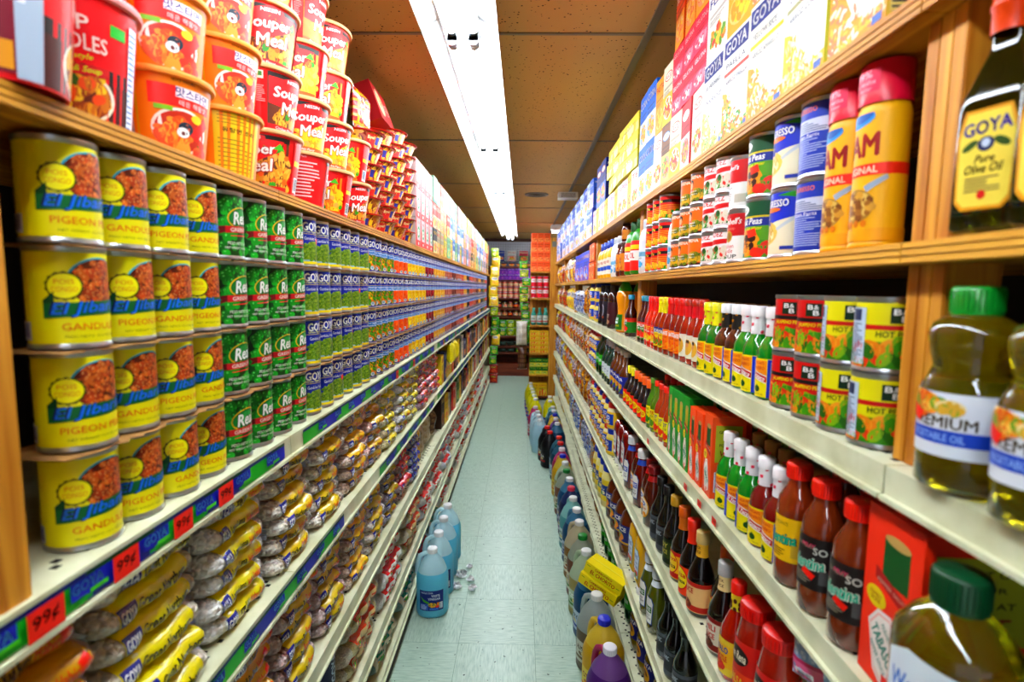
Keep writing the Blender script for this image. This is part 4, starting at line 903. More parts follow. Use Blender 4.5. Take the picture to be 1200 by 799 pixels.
def band(t1, t2='', c1='#2a2408', c2='#e06010', w1=.062, w2=.0, red=(), flip=False, st=None):
    a = Art()
    a.rect(-.066, -.0105, -.036, .0105, NAVY); a.text('GOYA', -.051, 0, .026, .0115, '#f0f2f4', .06)
    if t1: a.text(t1, -.032+w1/2, .0, w1, .0125, c1, .03)
    if t2: a.text(t2, -.028+w1+w2/2, .0, w2, .0125, c2, .04)
    if st: sticker(a, st[0], st[1], .016, .012, .3)
    return a
BL, BW, BHH = .188, .088, .0378
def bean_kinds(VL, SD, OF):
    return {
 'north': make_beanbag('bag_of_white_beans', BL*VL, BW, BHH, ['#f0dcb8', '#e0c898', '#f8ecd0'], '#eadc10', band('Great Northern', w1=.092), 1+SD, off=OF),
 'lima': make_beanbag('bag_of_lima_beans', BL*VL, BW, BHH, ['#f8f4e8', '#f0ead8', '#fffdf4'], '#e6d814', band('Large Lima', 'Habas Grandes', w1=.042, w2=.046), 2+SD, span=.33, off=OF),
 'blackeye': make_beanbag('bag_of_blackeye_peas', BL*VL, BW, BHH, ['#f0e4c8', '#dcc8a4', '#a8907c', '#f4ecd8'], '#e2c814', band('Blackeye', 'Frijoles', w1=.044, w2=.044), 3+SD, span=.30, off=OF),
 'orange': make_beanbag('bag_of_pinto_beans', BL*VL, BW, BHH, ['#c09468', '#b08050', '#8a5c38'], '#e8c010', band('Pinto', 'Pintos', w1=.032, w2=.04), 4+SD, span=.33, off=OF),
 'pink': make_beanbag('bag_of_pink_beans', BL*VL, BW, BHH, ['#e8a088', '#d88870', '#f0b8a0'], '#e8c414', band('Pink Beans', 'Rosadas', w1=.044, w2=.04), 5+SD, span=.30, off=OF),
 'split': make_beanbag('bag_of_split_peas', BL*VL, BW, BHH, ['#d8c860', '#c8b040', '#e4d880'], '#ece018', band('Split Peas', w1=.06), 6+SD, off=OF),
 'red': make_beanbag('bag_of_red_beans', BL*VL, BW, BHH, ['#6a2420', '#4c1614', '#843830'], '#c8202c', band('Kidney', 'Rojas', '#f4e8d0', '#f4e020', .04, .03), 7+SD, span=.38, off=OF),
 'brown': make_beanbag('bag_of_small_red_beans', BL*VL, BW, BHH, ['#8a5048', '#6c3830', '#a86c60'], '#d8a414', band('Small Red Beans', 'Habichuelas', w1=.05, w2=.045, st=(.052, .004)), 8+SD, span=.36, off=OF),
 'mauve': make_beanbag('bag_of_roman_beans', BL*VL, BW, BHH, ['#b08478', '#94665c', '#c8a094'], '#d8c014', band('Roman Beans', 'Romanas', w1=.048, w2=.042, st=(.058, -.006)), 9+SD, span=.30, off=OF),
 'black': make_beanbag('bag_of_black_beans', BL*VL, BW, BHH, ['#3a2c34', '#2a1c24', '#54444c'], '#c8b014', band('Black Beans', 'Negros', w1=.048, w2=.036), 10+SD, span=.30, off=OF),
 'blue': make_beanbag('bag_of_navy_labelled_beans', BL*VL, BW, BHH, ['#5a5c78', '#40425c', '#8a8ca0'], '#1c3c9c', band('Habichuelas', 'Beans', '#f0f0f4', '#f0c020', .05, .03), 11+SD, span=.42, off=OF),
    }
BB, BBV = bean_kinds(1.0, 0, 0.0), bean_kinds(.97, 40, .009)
def packart(word, fg, c2, seed):
    a = Art(); a.rect(-.10, .012, .10, .028, c2); a.rect(-.10, -.02, -.04, .006, c2); a.text(word, .03, -.008, .10, .020, fg, .05); a.blobs(-.07, -.007, .022, .009, 10, .006, ['#f0c030', '#e84a20', '#58a030'], seed); return a
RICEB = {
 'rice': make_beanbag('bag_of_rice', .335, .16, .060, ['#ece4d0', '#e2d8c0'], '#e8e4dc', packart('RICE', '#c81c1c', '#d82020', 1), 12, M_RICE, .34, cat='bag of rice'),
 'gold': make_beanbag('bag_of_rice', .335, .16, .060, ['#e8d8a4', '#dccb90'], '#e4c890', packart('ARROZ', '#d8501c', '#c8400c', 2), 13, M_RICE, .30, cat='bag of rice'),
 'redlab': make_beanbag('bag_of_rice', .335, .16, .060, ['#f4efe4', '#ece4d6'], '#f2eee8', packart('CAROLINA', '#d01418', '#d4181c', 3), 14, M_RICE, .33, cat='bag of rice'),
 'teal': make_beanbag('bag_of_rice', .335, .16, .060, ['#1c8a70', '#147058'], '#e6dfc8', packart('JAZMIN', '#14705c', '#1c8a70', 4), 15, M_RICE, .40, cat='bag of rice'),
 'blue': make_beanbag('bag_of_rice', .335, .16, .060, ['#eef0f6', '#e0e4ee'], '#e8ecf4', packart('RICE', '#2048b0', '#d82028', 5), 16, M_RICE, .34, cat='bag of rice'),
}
def make_pillow(name, w, h, d, cols, art=None, seed=1, mat=None, cat='snack bag', seam='#d8d8d8'):
    """upright pillow bag"""
    R = random.Random(seed); nu, nv = 14, 16; ph = R.uniform(0, 6)
    def S(u, v, sgn, o=0):
        tu, tv = min(1, abs(u)/(w/2)), min(1, abs(v-h/2)/(h/2))
        k = (1-tu**2.6)**.6*(1-tv**3.5)**.7
        k *= 1+.10*math.sin(u*60+ph)+.08*math.sin(v*55+2*ph)
        return Vector((u*(1-.05*(1-tv)), -sgn*(d/2*k+o)+d/2, v))
    b = MB()
    for sgn in (1, -1):
        def P(i, j):
            u, v = -w/2+w*i/nu, h*j/nv; p = S(u, v, sgn); n = (S(u+.003, v, sgn)-S(u-.003, v, sgn)).cross(S(u, v+.003, sgn)-S(u, v-.003, sgn))*1
            n = n if sgn > 0 else -n
            return p, (n.normalized() if n.length else Vector((0, -sgn, 0)))
        b.grid(P, lambda i, j: cols[(i*5+j*11+(i*j) % 3) % len(cols)], nu, nv, flip=sgn < 0)
    seams = []
    for z0 in (0, h-.012):
        m = MB(); seams.append(m)
        m.box(-w/2, d/2-.0012, z0, w/2, d/2+.0012, z0+.012, seam)
        for k in range(12): x = -w/2+w*(k+.5)/12; m.box(x-.001, d/2-.0018, z0, x+.001, d/2+.0018, z0+.012, mixc(seam, '#000000', .15))
    if art: b.art(art, lambda u, v, o: (lambda p: (p, (0, -1, 0)))(S(u, v, 1, o+.0008)), .014, .014, clip=(-w*.48, w*.48, .012, h-.012))
    return Proto(name, b.build(name, mat or M_FILM), cat, [('crimped_seam', m.build(name+'_seam', M_FILM)) for m in seams])
def pilart(w, h, t, c1, bg, blob, seed):
    a = Art(); a.ell(0, h*.7, w*.36, h*.13, bg, 18); a.text(t, 0, h*.7, w*.58, h*.11, c1, .05, .1); a.blobs(0, h*.34, w*.34, h*.2, 30, w*.055, blob, seed); return a
PB = {
 'candy': make_pillow('bag_of_candy', .15, .2, .06, ['#d8a030', '#e8d8b0', '#c86c20', '#e0c890', '#b03c20', '#e8e0d0', '#d89a58'], pilart(.15, .2, 'DULCES', '#c02020', '#f0f0f0', ['#e03020', '#f0b020', '#e87020', '#f4e8d0', '#a04810'], 1), 1, cat='bag of candy'),
 'gold': make_pillow('bag_of_nuts', .15, .2, .07, ['#c88a1c', '#a86410', '#e0b040', '#8a4c10', '#d89c30'], pilart(.15, .2, 'NUTS', '#f4e8d0', '#8a2c14', ['#c07820', '#a05814', '#e0a840'], 2), 2, cat='bag of nuts'),
 'yellow': make_pillow('bag_of_chips', .14, .2, .06, ['#f4d010', '#f0c008', '#f8e040'], pilart(.14, .2, 'CHIPS', '#2030a0', '#f4f0e0', ['#f0a818', '#e8c858'], 3), 3),
 'orange': make_pillow('bag_of_chips', .14, .2, .06, ['#f07c14', '#e86408', '#f89c30'], pilart(.14, .2, 'PLATANOS', '#f4f4f0', '#c02414', ['#f0c838', '#f4e080'], 4), 4),
 'blue': make_pillow('bag_of_sweets', .16, .18, .07, ['#e4e8f0', '#2c58b8', '#d0d8e8', '#f0f0f4', '#3c70c8'], pilart(.16, .18, 'MINTS', '#f4f4f8', '#1c3c98', ['#5080d0', '#e8f0f8'], 5), 5, cat='bag of candy'),
 'green': make_pillow('bag_of_green_snacks', .12, .16, .05, ['#2c9a28', '#1c7c1c', '#58b830'], pilart(.12, .16, 'CHIPS', '#f4f4e0', '#0c5a1c', ['#e8d040', '#a8d048'], 6), 6),
 'lime': make_pillow('bag_of_green_snacks', .12, .16, .05, ['#a8c818', '#c8d828', '#88b010'], pilart(.12, .16, 'LIMON', '#f4f4e0', '#2c7a1c', ['#e8e040', '#f4f0a0'], 7), 7),
 'red': make_pillow('bag_of_red_snacks', .13, .17, .05, ['#b82414', '#d0481c', '#8a1810'], pilart(.13, .17, 'CHILE', '#f4e020', '#701010', ['#e87018', '#d02814'], 8), 8),
 'white': make_pillow('bag_of_flour', .17, .24, .09, ['#ece6d8', '#e0d8c8', '#f4f0e8'], pilart(.17, .24, 'HARINA', '#c02020', '#f0f0f0', ['#d8c8a0', '#e8dcc0'], 9), 9, cat='bag of flour'),
 'brownbag': make_pillow('bag_of_brown_sugar', .19, .2, .12, ['#8a6a48', '#a4845c', '#6c5038'], None, 10, cat='bag of sugar'),
 'brownw': make_pillow('bag_of_sugar', .19, .2, .12, ['#d0c0a0', '#c0ac88', '#dccfb4'], None, 11, cat='bag of sugar'),
 'pasta': make_pillow('bag_of_pasta', .13, .2, .055, ['#e0a818', '#d09810', '#ecc040'], pilart(.13, .2, 'PASTA', '#1c3c98', '#f0e8d0', ['#f0c848', '#d89c18'], 12), 12, cat='bag of pasta'),
 'dark': make_pillow('bag_of_dark_snacks', .16, .14, .06, ['#1c3c30', '#2c5048', '#142820'], None, 13),
}
# ================================================================== the room
def part(name, mb, mats, parent, label=None):
    o = link(name, mb.build(name, mats), parent)
    if label: o['label'] = label
    return o
def empty(name, loc, label, cat, group=None):
    o = bpy.data.objects.new(name, None); COL.objects.link(o); o.location = loc; o.empty_display_size = .1
    o['label'] = label; o['category'] = cat
    if group: o['group'] = group
    return o
def W(root, *a): return a      # readability only
class MBo(MB):
    """mesh builder in world coordinates for a part of a thing placed at loc"""
    def __init__(s, loc=(0, 0, 0)): super().__init__(); s.o = loc
    def build(s, name, mats):
        s.v = [(x-s.o[0], y-s.o[1], z-s.o[2]) for x, y, z in s.v]
        return super().build(name, mats)

# floor: 12-inch vinyl tiles with streaks
m, nt, b, N, L = new_mat('streaked_vinyl_tile')
tc = N.new('ShaderNodeTexCoord'); br = N.new('ShaderNodeTexBrick')
br.offset = 0; br.inputs['Scale'].default_value = 1; br.inputs['Brick Width'].default_value = .305; br.inputs['Row Height'].default_value = .305; br.inputs['Mortar Size'].default_value = .0012; br.inputs['Mortar Smooth'].default_value = .3
br.inputs['Color1'].default_value = (0, 0, 0, 1); br.inputs['Color2'].default_value = (1, 1, 1, 1); br.inputs['Mortar'].default_value = (.5, .5, .5, 1)
mpb = N.new('ShaderNodeMapping'); mpb.inputs['Location'].default_value = (.235, .15, 0); L.new(tc.outputs['Object'], mpb.inputs['Vector']); L.new(mpb.outputs[0], br.inputs['Vector'])
ck = N.new('ShaderNodeTexChecker'); ck.inputs['Scale'].default_value = 1/.305; ck.inputs['Color1'].default_value = (0, 0, 0, 1); ck.inputs['Color2'].default_value = (1, 1, 1, 1); L.new(mpb.outputs[0], ck.inputs['Vector'])
fac = []
for sc in ((130, 16, 1), (16, 130, 1)):
    mp = N.new('ShaderNodeMapping'); mp.inputs['Scale'].default_value = sc; L.new(tc.outputs['Object'], mp.inputs['Vector'])
    n = N.new('ShaderNodeTexNoise'); n.inputs['Scale'].default_value = 1.3; n.inputs['Detail'].default_value = 4; L.new(mp.outputs[0], n.inputs['Vector']); fac.append(n)
mx = N.new('ShaderNodeMix'); mx.data_type = 'FLOAT'; L.new(ck.outputs['Fac'], mx.inputs['Factor']); L.new(fac[0].outputs['Fac'], mx.inputs['A']); L.new(fac[1].outputs['Fac'], mx.inputs['B'])
r = N.new('ShaderNodeValToRGB'); r.color_ramp.elements[0].position = .30; r.color_ramp.elements[1].position = .60
r.color_ramp.elements[0].color = (*lin('#a4bcae'), 1); r.color_ramp.elements[1].color = (*lin('#c2d6c8'), 1)
L.new(mx.outputs['Result'], r.inputs[0])
mm = N.new('ShaderNodeMix'); mm.data_type = 'RGBA'; mm.inputs['B'].default_value = (*lin('#86a090'), 1); L.new(br.outputs['Fac'], mm.inputs['Factor']); L.new(r.outputs[0], mm.inputs['A'])
sp = N.new('ShaderNodeTexNoise'); sp.inputs['Scale'].default_value = 55; sp.inputs['Detail'].default_value = 1; L.new(tc.outputs['Object'], sp.inputs['Vector'])
gt = N.new('ShaderNodeMath'); gt.operation = 'GREATER_THAN'; gt.inputs[1].default_value = .745; L.new(sp.outputs['Fac'], gt.inputs[0])
m2 = N.new('ShaderNodeMix'); m2.data_type = 'RGBA'; m2.inputs['B'].default_value = (*lin('#40504a'), 1); L.new(gt.outputs[0], m2.inputs['Factor']); L.new(mm.outputs['Result'], m2.inputs['A'])
L.new(m2.outputs['Result'], b.inputs['Base Color']); b.inputs['Roughness'].default_value = .33
M_FLOOR = m
q = MB(); q.box(-2.2, -3, -.1, 2.2, 8.95, 0, '#fff'); structure('floor', q.build('floor', M_FLOOR))
# ceiling: pin-holed mineral tiles in a T-bar grid
m, nt, b, N, L = new_mat('pinholed_ceiling_tile')
tc = N.new('ShaderNodeTexCoord')
v = N.new('ShaderNodeTexVoronoi'); v.inputs['Scale'].default_value = 62; L.new(tc.outputs['Object'], v.inputs['Vector'])
n = N.new('ShaderNodeTexNoise'); n.inputs['Scale'].default_value = 30; n.inputs['Detail'].default_value = 2; L.new(tc.outputs['Object'], n.inputs['Vector'])
ad = N.new('ShaderNodeMath'); ad.operation = 'MULTIPLY_ADD'; ad.inputs[1].default_value = -.42; ad.inputs[2].default_value = .36; L.new(n.outputs['Fac'], ad.inputs[0])
lt = N.new('ShaderNodeMath'); lt.operation = 'LESS_THAN'; L.new(v.outputs['Distance'], lt.inputs[0]); L.new(ad.outputs[0], lt.inputs[1])
mx = N.new('ShaderNodeMix'); mx.data_type = 'RGBA'; mx.inputs['A'].default_value = (*lin('#d6b074'), 1); mx.inputs['B'].default_value = (*lin('#4c3010'), 1); L.new(lt.outputs[0], mx.inputs['Factor'])
L.new(mx.outputs['Result'], b.inputs['Base Color']); b.inputs['Roughness'].default_value = .9
CZ = 2.22
q = MB(); q.box(-2.2, -3, CZ, 2.2, 8.95, CZ+.1, '#fff'); structure('ceiling', q.build('ceiling', m))
M_TBAR = plain('ceiling_grid_metal', '#8c7e66', .5)
k = 1
for x in (.385, -.80):
    q = MB(); q.box(x-.012, -3, CZ-.006, x+.012, 8.85, CZ, '#fff'); structure('trim_%d' % k, q.build('trim', M_TBAR)); k += 1
for i in range(-3, 7):
    y = 1.76+1.22*i
    q = MB(); q.box(-2.2, y-.006, CZ-.004, 2.2, y+.006, CZ, '#fff'); structure('trim_%d' % k, q.build('trim', M_TBAR)); k += 1
M_WALL = plain('painted_wall', '#b8ac98', .8)
q = MB(); q.box(-2.3, 8.85, 0, 2.3, 8.95, CZ, '#fff'); structure('wall_back', q.build('wall_back', M_WALL))
q = MB(); q.box(-2.3, -3, 0, -2.2, 8.95, CZ, '#fff'); structure('wall_left', q.build('wall_left', M_WALL))
q = MB(); q.box(2.2, -3, 0, 2.3, 8.95, CZ, '#fff'); structure('wall_right', q.build('wall_right', M_WALL))
q = MB(); q.box(-2.2, 8.80, CZ-.045, 2.2, 8.85, CZ, '#fff'); structure('trim_%d' % k, q.build('trim', plain('brown_ceiling_trim', '#5a3018', .6)))
# light fixtures
M_WHITE = plain('white_enamel', '#f4f6f8', .4); M_TUBE = plain('lit_fluorescent_tube', '#f4faff', .5, emit=TUBE_E)
M_SOCK = plain('grey_tube_socket', '#c4ccd4', .4); M_CAPM = plain('tube_end_cap_metal', '#8a9098', .3, .7)
FX0, FX1 = -.297, -.078; FC = (FX0+FX1)/2; TC = FC+.011
ys = [-2.08+1.22*i for i in range(8)]
for i, y in enumerate(ys):
    y1 = y+1.22; o = (FC, y+.61, 2.17)
    where = ['behind the others near the entrance end', 'over the entrance end of the aisle', 'nearest above the noodle cups', 'second along the aisle above the green bean cans', 'third along the aisle', 'fourth along the aisle', 'fifth along the aisle', 'last before the back wall'][i]
    e = empty('ceiling_light', o, 'white two-tube fluorescent strip light, '+where, 'ceiling light', 'fluorescent strip lights over the aisle')
    h = MBo(o); z = CZ
    # wide reflector trough: centre spine and two flared wings
    h.box(FC-.05, y+.004, 2.155, FC+.05, y1-.004, z-.001, '#fff')
    for s in (-1, 1):
        xa, xb = FC+s*.05, FC+s*(FX1-FX0)/2
        P = [(xa, 2.19), (xb, 2.150), (xb, 2.144), (xa-s*.0, 2.183)]
        for (p, q2) in zip(P, P[1:]+P[:1]):
            f = [(p[0], y+.004, p[1]), (q2[0], y+.004, q2[1]), (q2[0], y1-.004, q2[1]), (p[0], y1-.004, p[1])]
            h.face(f if s < 0 else f[::-1], '#fff')
    part('reflector', h, M_WHITE, e)
    for x in (TC-.030, TC+.030):
        t = MBo(o); t.tube([(x, y+.035, 2.137), (x, y1-.035, 2.137)], .0165, '#fff', 14); tb = part('tube', t, M_TUBE, e, 'lit white fluorescent tube')
        for yy in (y+.018, y1-.035):
            c = MBo(o); c.tube([(x, yy, 2.137), (x, yy+.017, 2.137)], .017, '#fff', 14); part('end_cap', c, M_CAPM, tb)
        for yy in (y+.004, y1-.018):
            s = MBo(o); s.box(x-.014, yy, 2.110, x+.014, yy+.014, 2.16, '#fff'); s.tube([(x, yy, 2.113), (x, yy+.014, 2.113)], .016, '#fff', 12); part('tube_socket', s, M_SOCK, e)
# ceiling fittings
o = (1.15, 7.95, 2.17)  # lamp added out of view to brighten the back shelves
e = empty('ceiling_light', o, 'added unseen strip light brightening the back shelves, behind the right shelving', 'ceiling light', 'fluorescent strip lights over the aisle')
h = MBo(o); h.box(.55, 7.86, 2.16, 1.75, 8.04, CZ-.001, '#fff'); h.box(.55, 7.86, 2.15, 1.75, 7.87, 2.16, '#fff'); part('housing', h, M_WHITE, e)
for yy in (7.91, 7.99): t = MBo(o); t.tube([(.57, yy, 2.135), (1.73, yy, 2.135)], .0165, '#fff', 12); part('tube', t, M_TUBE, e)
for x, y, rr, lab in ((.132, 1.40, .098, 'round grey ceiling speaker nearest the camera, right of the strip light'), (.113, 4.65, .10, 'small round ceiling speaker further along the aisle')):
    q = MB(); q.lathe([(0, -.006), (rr*.82, -.006), (rr*.84, -.010), (rr, -.008), (rr*1.02, 0)], 40, '#fff'); g = MB()
    for i in range(9): g.lathe([(rr*.08*(i+.2), -.0075), (rr*.08*(i+.7), -.0085), (rr*.08*(i+.8), -.006)], 36, '#fff')
    o = link('ceiling_speaker', q.build('ceiling_speaker', plain('grey_speaker_rim', '#948c80', .5))); o.location = (x, y, CZ); o['label'] = lab; o['category'] = 'speaker'
    part('grille', g, plain('grey_speaker_grille', '#6e665c', .6), o)
q = MB(); q.box(-.08, -.06, -.05, .08, .06, 0, '#e8e0d0'); o = link('smoke_detector_box', q.build('smoke_detector_box', M_PLASTIC)); o.location = (.372, 4.55, CZ-.006); o['label'] = 'small tan box fitted to the ceiling above the blue cereal boxes'; o['category'] = 'ceiling box'
g = MB(); 
for i in range(5): g.box(-.06, -.0615, -.044+i*.008, .06, -.06, -.040+i*.008, '#8a8070')
part('vent_slots', g, M_PLASTIC, o)
e = empty('ceiling_light', (.62, 6.9, CZ), 'bluish strip light crossing the ceiling beyond the blue boxes', 'ceiling light', 'fluorescent strip lights over the aisle')
h = MBo((.62, 6.9, CZ)); h.box(.36, 6.78, CZ-.06, 1.2, 7.0, CZ, '#fff'); h.box(.36, 6.765, CZ-.075, 1.2, 6.78, CZ-.03, '#fff'); part('housing', h, M_WHITE, e)
t = MBo((.62, 6.9, CZ)); t.tube([(.38, 6.89, CZ-.078), (1.18, 6.89, CZ-.078)], .016, '#fff', 12); part('tube', t, M_TUBE, e)

# ================================================================== shelving
def plank(loc, x0, x1, y0, y1, z0, z1, edge):
    """board with a grooved front edge; edge = -1 front faces -X, +1 faces +X"""
    q = MBo(loc); q.box(x0, y0, z0, x1, y1, z1, '#fff'); h = z1-z0
    f = x0 if edge < 0 else x1
    for i in range(3):
        za = z0+h*(.04+.33*i); zb = za+h*.25
        xa, xb = (f-.006, f) if edge < 0 else (f, f+.006)
        q.box(xa, y0, za, xb, y1, zb, '#fff')
    return q
def steel_shelf(loc, x0, x1, y0, y1, z, lip, edge, holes=True):
    q = MBo(loc); q.box(x0, y0, z-.018, x1, y1, z, '#fff')
    f = x0 if edge < 0 else x1; s = -1 if edge < 0 else 1
    q.box(min(f, f+s*.010), y0, z-lip, max(f, f+s*.010), y1, z, '#fff')
    q.box(min(f, f+s*.016), y0, z-lip-.004, max(f, f+s*.016), y1, z-lip+.002, '#fff')
    return q
def slots(loc, x, y0, y1, z, step=.0254):
    q = MBo(loc); y = y0
    while y < y1:
        q.box(x-.004, y, z, x+.004, y+.008, z+.0006, '#111'); q.box(x-.014, y+.012, z, x-.006, y+.020, z+.0006, '#111'); y += step*1.6
    return q
LX, LB = -.464, -.86
LSEC = [-.8, 1.02, 2.79, 4.56, 6.33, 7.6]
LZ = [1.122, .838, .560, .286, .092]
lo = (-.66, 3.4, 0)
LU = empty('shelving_unit', lo, 'left shelving unit holding yellow pea cans, bean bags and rice', 'shelving', 'aisle shelving')
q = MBo(lo); q.box(LB-.03, -.8, 0, LB, 7.6, 2.0, '#fff'); part('back_panel', q, M_DARK, LU)
q = MBo(lo); q.box(LX-.012, -.8, 0, LX, 7.6, .07, '#fff'); part('kick_plate', q, M_KICK, LU)
def strip_art(y0, y1, seed):
    a = Art(); R = random.Random(seed); y = y0; k = 0
    while y < y1:
        e = min(y+.103, y1)
        a.rect(y, .003, e, .0345, '#1220b0' if k % 2 else '#12b428'); a.rect(y, .029, e, .0345, '#0c1a6c' if k % 2 == 0 else '#0a4a1c')
        y = e; k += 1
    y = y0+.103
    while y < y1-.04:
        a.rect(y-.022, .012, y+.024, .030, '#1220b0'); a.text('GOYA', y, .0225, .040, .011, '#7ad0f0', .06); a.rect(y+.002, .010, y+.026, .015, '#58d020'); a.rect(y-.012, .006, y+.004, .010, '#12b428'); y += .103
    return a
def tag_part(parent, loc, y, z, text, w=.040, h=.030, x=LX+.0135):
    q = MBo(loc); a = Art(); a.rect(-w/2, 0, w/2, h, '#ff2c14'); a.text(text, 0, h*.52, w*.72, h*.52, '#201010', .03, .1, .06)
    q.art(a, lambda u, v, o: ((x+o, y+u, z+v), (1, 0, 0))); part('price_tag', q, M_PRINT, parent, 'red price tag')
for li, z in enumerate(LZ):
    lip = .040 if li < 4 else .02
    for si in range(5):
        y0, y1 = LSEC[si], LSEC[si+1]-.003
        s = part('shelf', steel_shelf(lo, LB, LX-.002, y0, y1, z, lip, 1), M_SHELF, LU)
        if si < 3 and li < 4: part('slot_row', slots(lo, LX-.022, y0+.3, y1, z), M_HOLE, s)
        if li < 2:
            for (ya, yb) in [((-.201, .985), (1.075, 2.74), (2.84, 4.5), (4.6, 6.3), (6.35, 7.58)), ((-.3, 1.31), (1.66, 2.74), (2.84, 4.5), (4.6, 6.3), (6.35, 7.58))][li][si:si+1]:
                q = MBo(lo); q.art(strip_art(ya, yb, si+li*7), lambda u, v, o: ((LX+.0095+o, u, z-.0385+v), (1, 0, 0)))
                part('price_strip', q, M_PRINT, s, 'blue and green shelf-edge strip')
            if li == 0:
                for yt in {0: (.469, .572, .675, .778), 1: (1.9, 2.2), 2: (3.05, 3.6)}.get(si, ()): tag_part(s, lo, yt, z-.037, '99¢' if yt < 1 else '89¢')
for si in range(5):
    part('wooden_shelf', plank(lo, LB, LX-.006, LSEC[si], LSEC[si+1]-.002, 1.578, 1.600, 1), M_WOODY, LU)
q = MBo(lo); q.box(-.555, .405, 1.122, LX, .470, 1.578, '#fff'); q.box(LX, .410, 1.122, LX+.0015, .436, 1.578, '#fff'); q.box(LX, .440, 1.122, LX+.0015, .466, 1.578, '#fff'); part('wooden_post', q, M_WOODZ, LU)

RX, RB = .40, .82
RSEC = [-.7, .575, 1.95, 3.1, 4.3, 5.4, 6.5]
RZ = [1.231, .968, .652, .352, .085]
ro = (.6, 3.0, 0)
RU = empty('shelving_unit', ro, 'right shelving unit with wooden upper shelves, sauces and oil bottles', 'shelving', 'aisle shelving')
q = MBo(ro); q.box(RB, -.7, 0, RB+.03, 6.5, 2.0, '#fff'); part('back_panel', q, M_DARK, RU)
q = MBo(ro); q.box(RX+.02, -.7, 0, RX+.03, 6.5, .065, '#fff'); part('kick_plate', q, M_KICK, RU)
for li, z in enumerate(RZ):
    for si in range(6):
        y0, y1 = RSEC[si], RSEC[si+1]-.004
        s = part('shelf', steel_shelf(ro, RX+.012, RB, y0, y1, z, .034 if li < 4 else .02, -1), M_SHELF, RU)
        if 0 < si < 4: part('slot_row', slots(ro, RX+.036, y0, y1, z), M_HOLE, s)
        if li == 1 and si == 1:
            for yt in (1.05, 1.14, 1.24, 1.62):
                q = MBo(ro); a = Art(); a.rect(-.012, 0, .012, .016, '#ff3c1c'); a.text('1.99', 0, .008, .018, .006, '#801010', .03); q.art(a, lambda u, v, o: ((RX-.0005-o, yt-u, z-.028+v), (-1, 0, 0))); part('price_sticker', q, M_PRINT, s, 'orange price sticker')
for si in range(6):
    for z0, z1 in ((1.702, 1.726), (1.450, 1.473)):
        part('wooden_shelf', plank(ro, RX+.006, RB, RSEC[si], RSEC[si+1]-.002, z0, z1, -1), M_WOODY, RU)
for y in RSEC[1:]:
    for z0, z1, dx in ((1.473, 1.702, .03), (1.231, 1.450, .03)):
        q = MBo(ro); x0 = RX+dx
        q.box(x0, y-.027, z0, x0+.055, y+.027, z1, '#fff')
        for k in range(3): q.box(x0-.0014, y-.0255+.0175*k, z0, x0, y-.0105+.0175*k, z1, '#fff')
        part('wooden_post', q, M_WOODZ, RU)
# ================================================================== left side goods
def J(a): return rnd.uniform(-a, a)
KX = -.5055
cans = [PIG]*4+[GRN]*4+[GP]*6+[[C_MIX]]*4+[[C_CAR]]*3+[[C_CRN]]*5+[[C_BEE]]*3+[[C_GRB]]*5+[[C_PNK]]*4+[[C_BRN]]*3+[[C_PNK]]*3+[[C_SAU]]*3+[[C_GRB]]*3+[[C_BLK]]*3+[[C_SAU]]*4+[[C_PNK]]*4+[[C_BRN]]*4+[[C_GRB]]*4+[[C_BLK]]*4+[[C_MIX]]*4+[[C_SAU]]*5
desc = {'pigeon_pea_can': 'yellow can of pigeon peas', 'green_pea_can': 'dark green can of green peas', 'green_pigeon_pea_can': 'navy can of green pigeon peas', 'mixed_vegetable_can': 'navy can of mixed vegetables',
        'carrot_can': 'navy can of orange carrots', 'corn_can': 'navy can of yellow corn', 'beet_can': 'navy can of dark red beets', 'chick_pea_can': 'navy can of yellow chick peas', 'pink_bean_can': 'navy can of pink beans',
        'red_bean_can': 'navy can of brown kidney beans', 'bean_in_sauce_can': 'navy can of beans in red sauce', 'black_bean_can': 'navy can of black beans'}
CP = .0803; CT = .1125
runs = []; prev = None; runno = {}
for k, ps in enumerate(cans):
    nm = ps[0].name
    if nm != prev: runs.append([nm, k, 0]); prev = nm; runno[nm] = runno.get(nm, 0)+1; runs[-1].append(runno[nm])
    runs[-1][2] += 1
tot = dict(runno)
for nm, k0, n, rn in runs:
    for c in range(n):
        k = k0+c; y = (.582+.0752*k) if k < 4 else .566+CP*k
        for t in range(4):
            P = cans[k][(t+k) % len(cans[k])] if nm == 'pigeon_pea_can' else cans[k][1 if nm == 'green_pigeon_pea_can' and (k*3+t*2) % 5 == 0 else 0]
            blk = '' if tot[nm] == 1 else (' of the %s block' % ORD[rn-1])
            lab = '%s, %s, %s column%s' % (desc[nm], tier(t, 4), ORD[c], blk)
            if nm == 'pigeon_pea_can': lab = '%s %s can, %s, %s column from the wooden post' % ('yellow', 'GANDULES' if P is PIG[0] else 'PIGEON PEAS', tier(t, 4), ORD[c])
            elif nm == 'green_pea_can': lab = '%s, %s, %s column past the yellow cans' % (desc[nm], tier(t, 4), ORD[c])
            far = k > 40
            place(P, (KX+J(.002), y, LZ[0]+CT*t), RL-.30+J(.2), lab, 'cans on the left top steel shelf', bare=False)
# second row behind the first column and beside the post
for t in range(4):
    place(PIG[t % 2], (-.60, .515, LZ[0]+CT*t), RL+.5, 'shaded yellow pigeon pea can behind the wooden post, %s' % tier(t, 4), 'cans on the left top steel shelf')
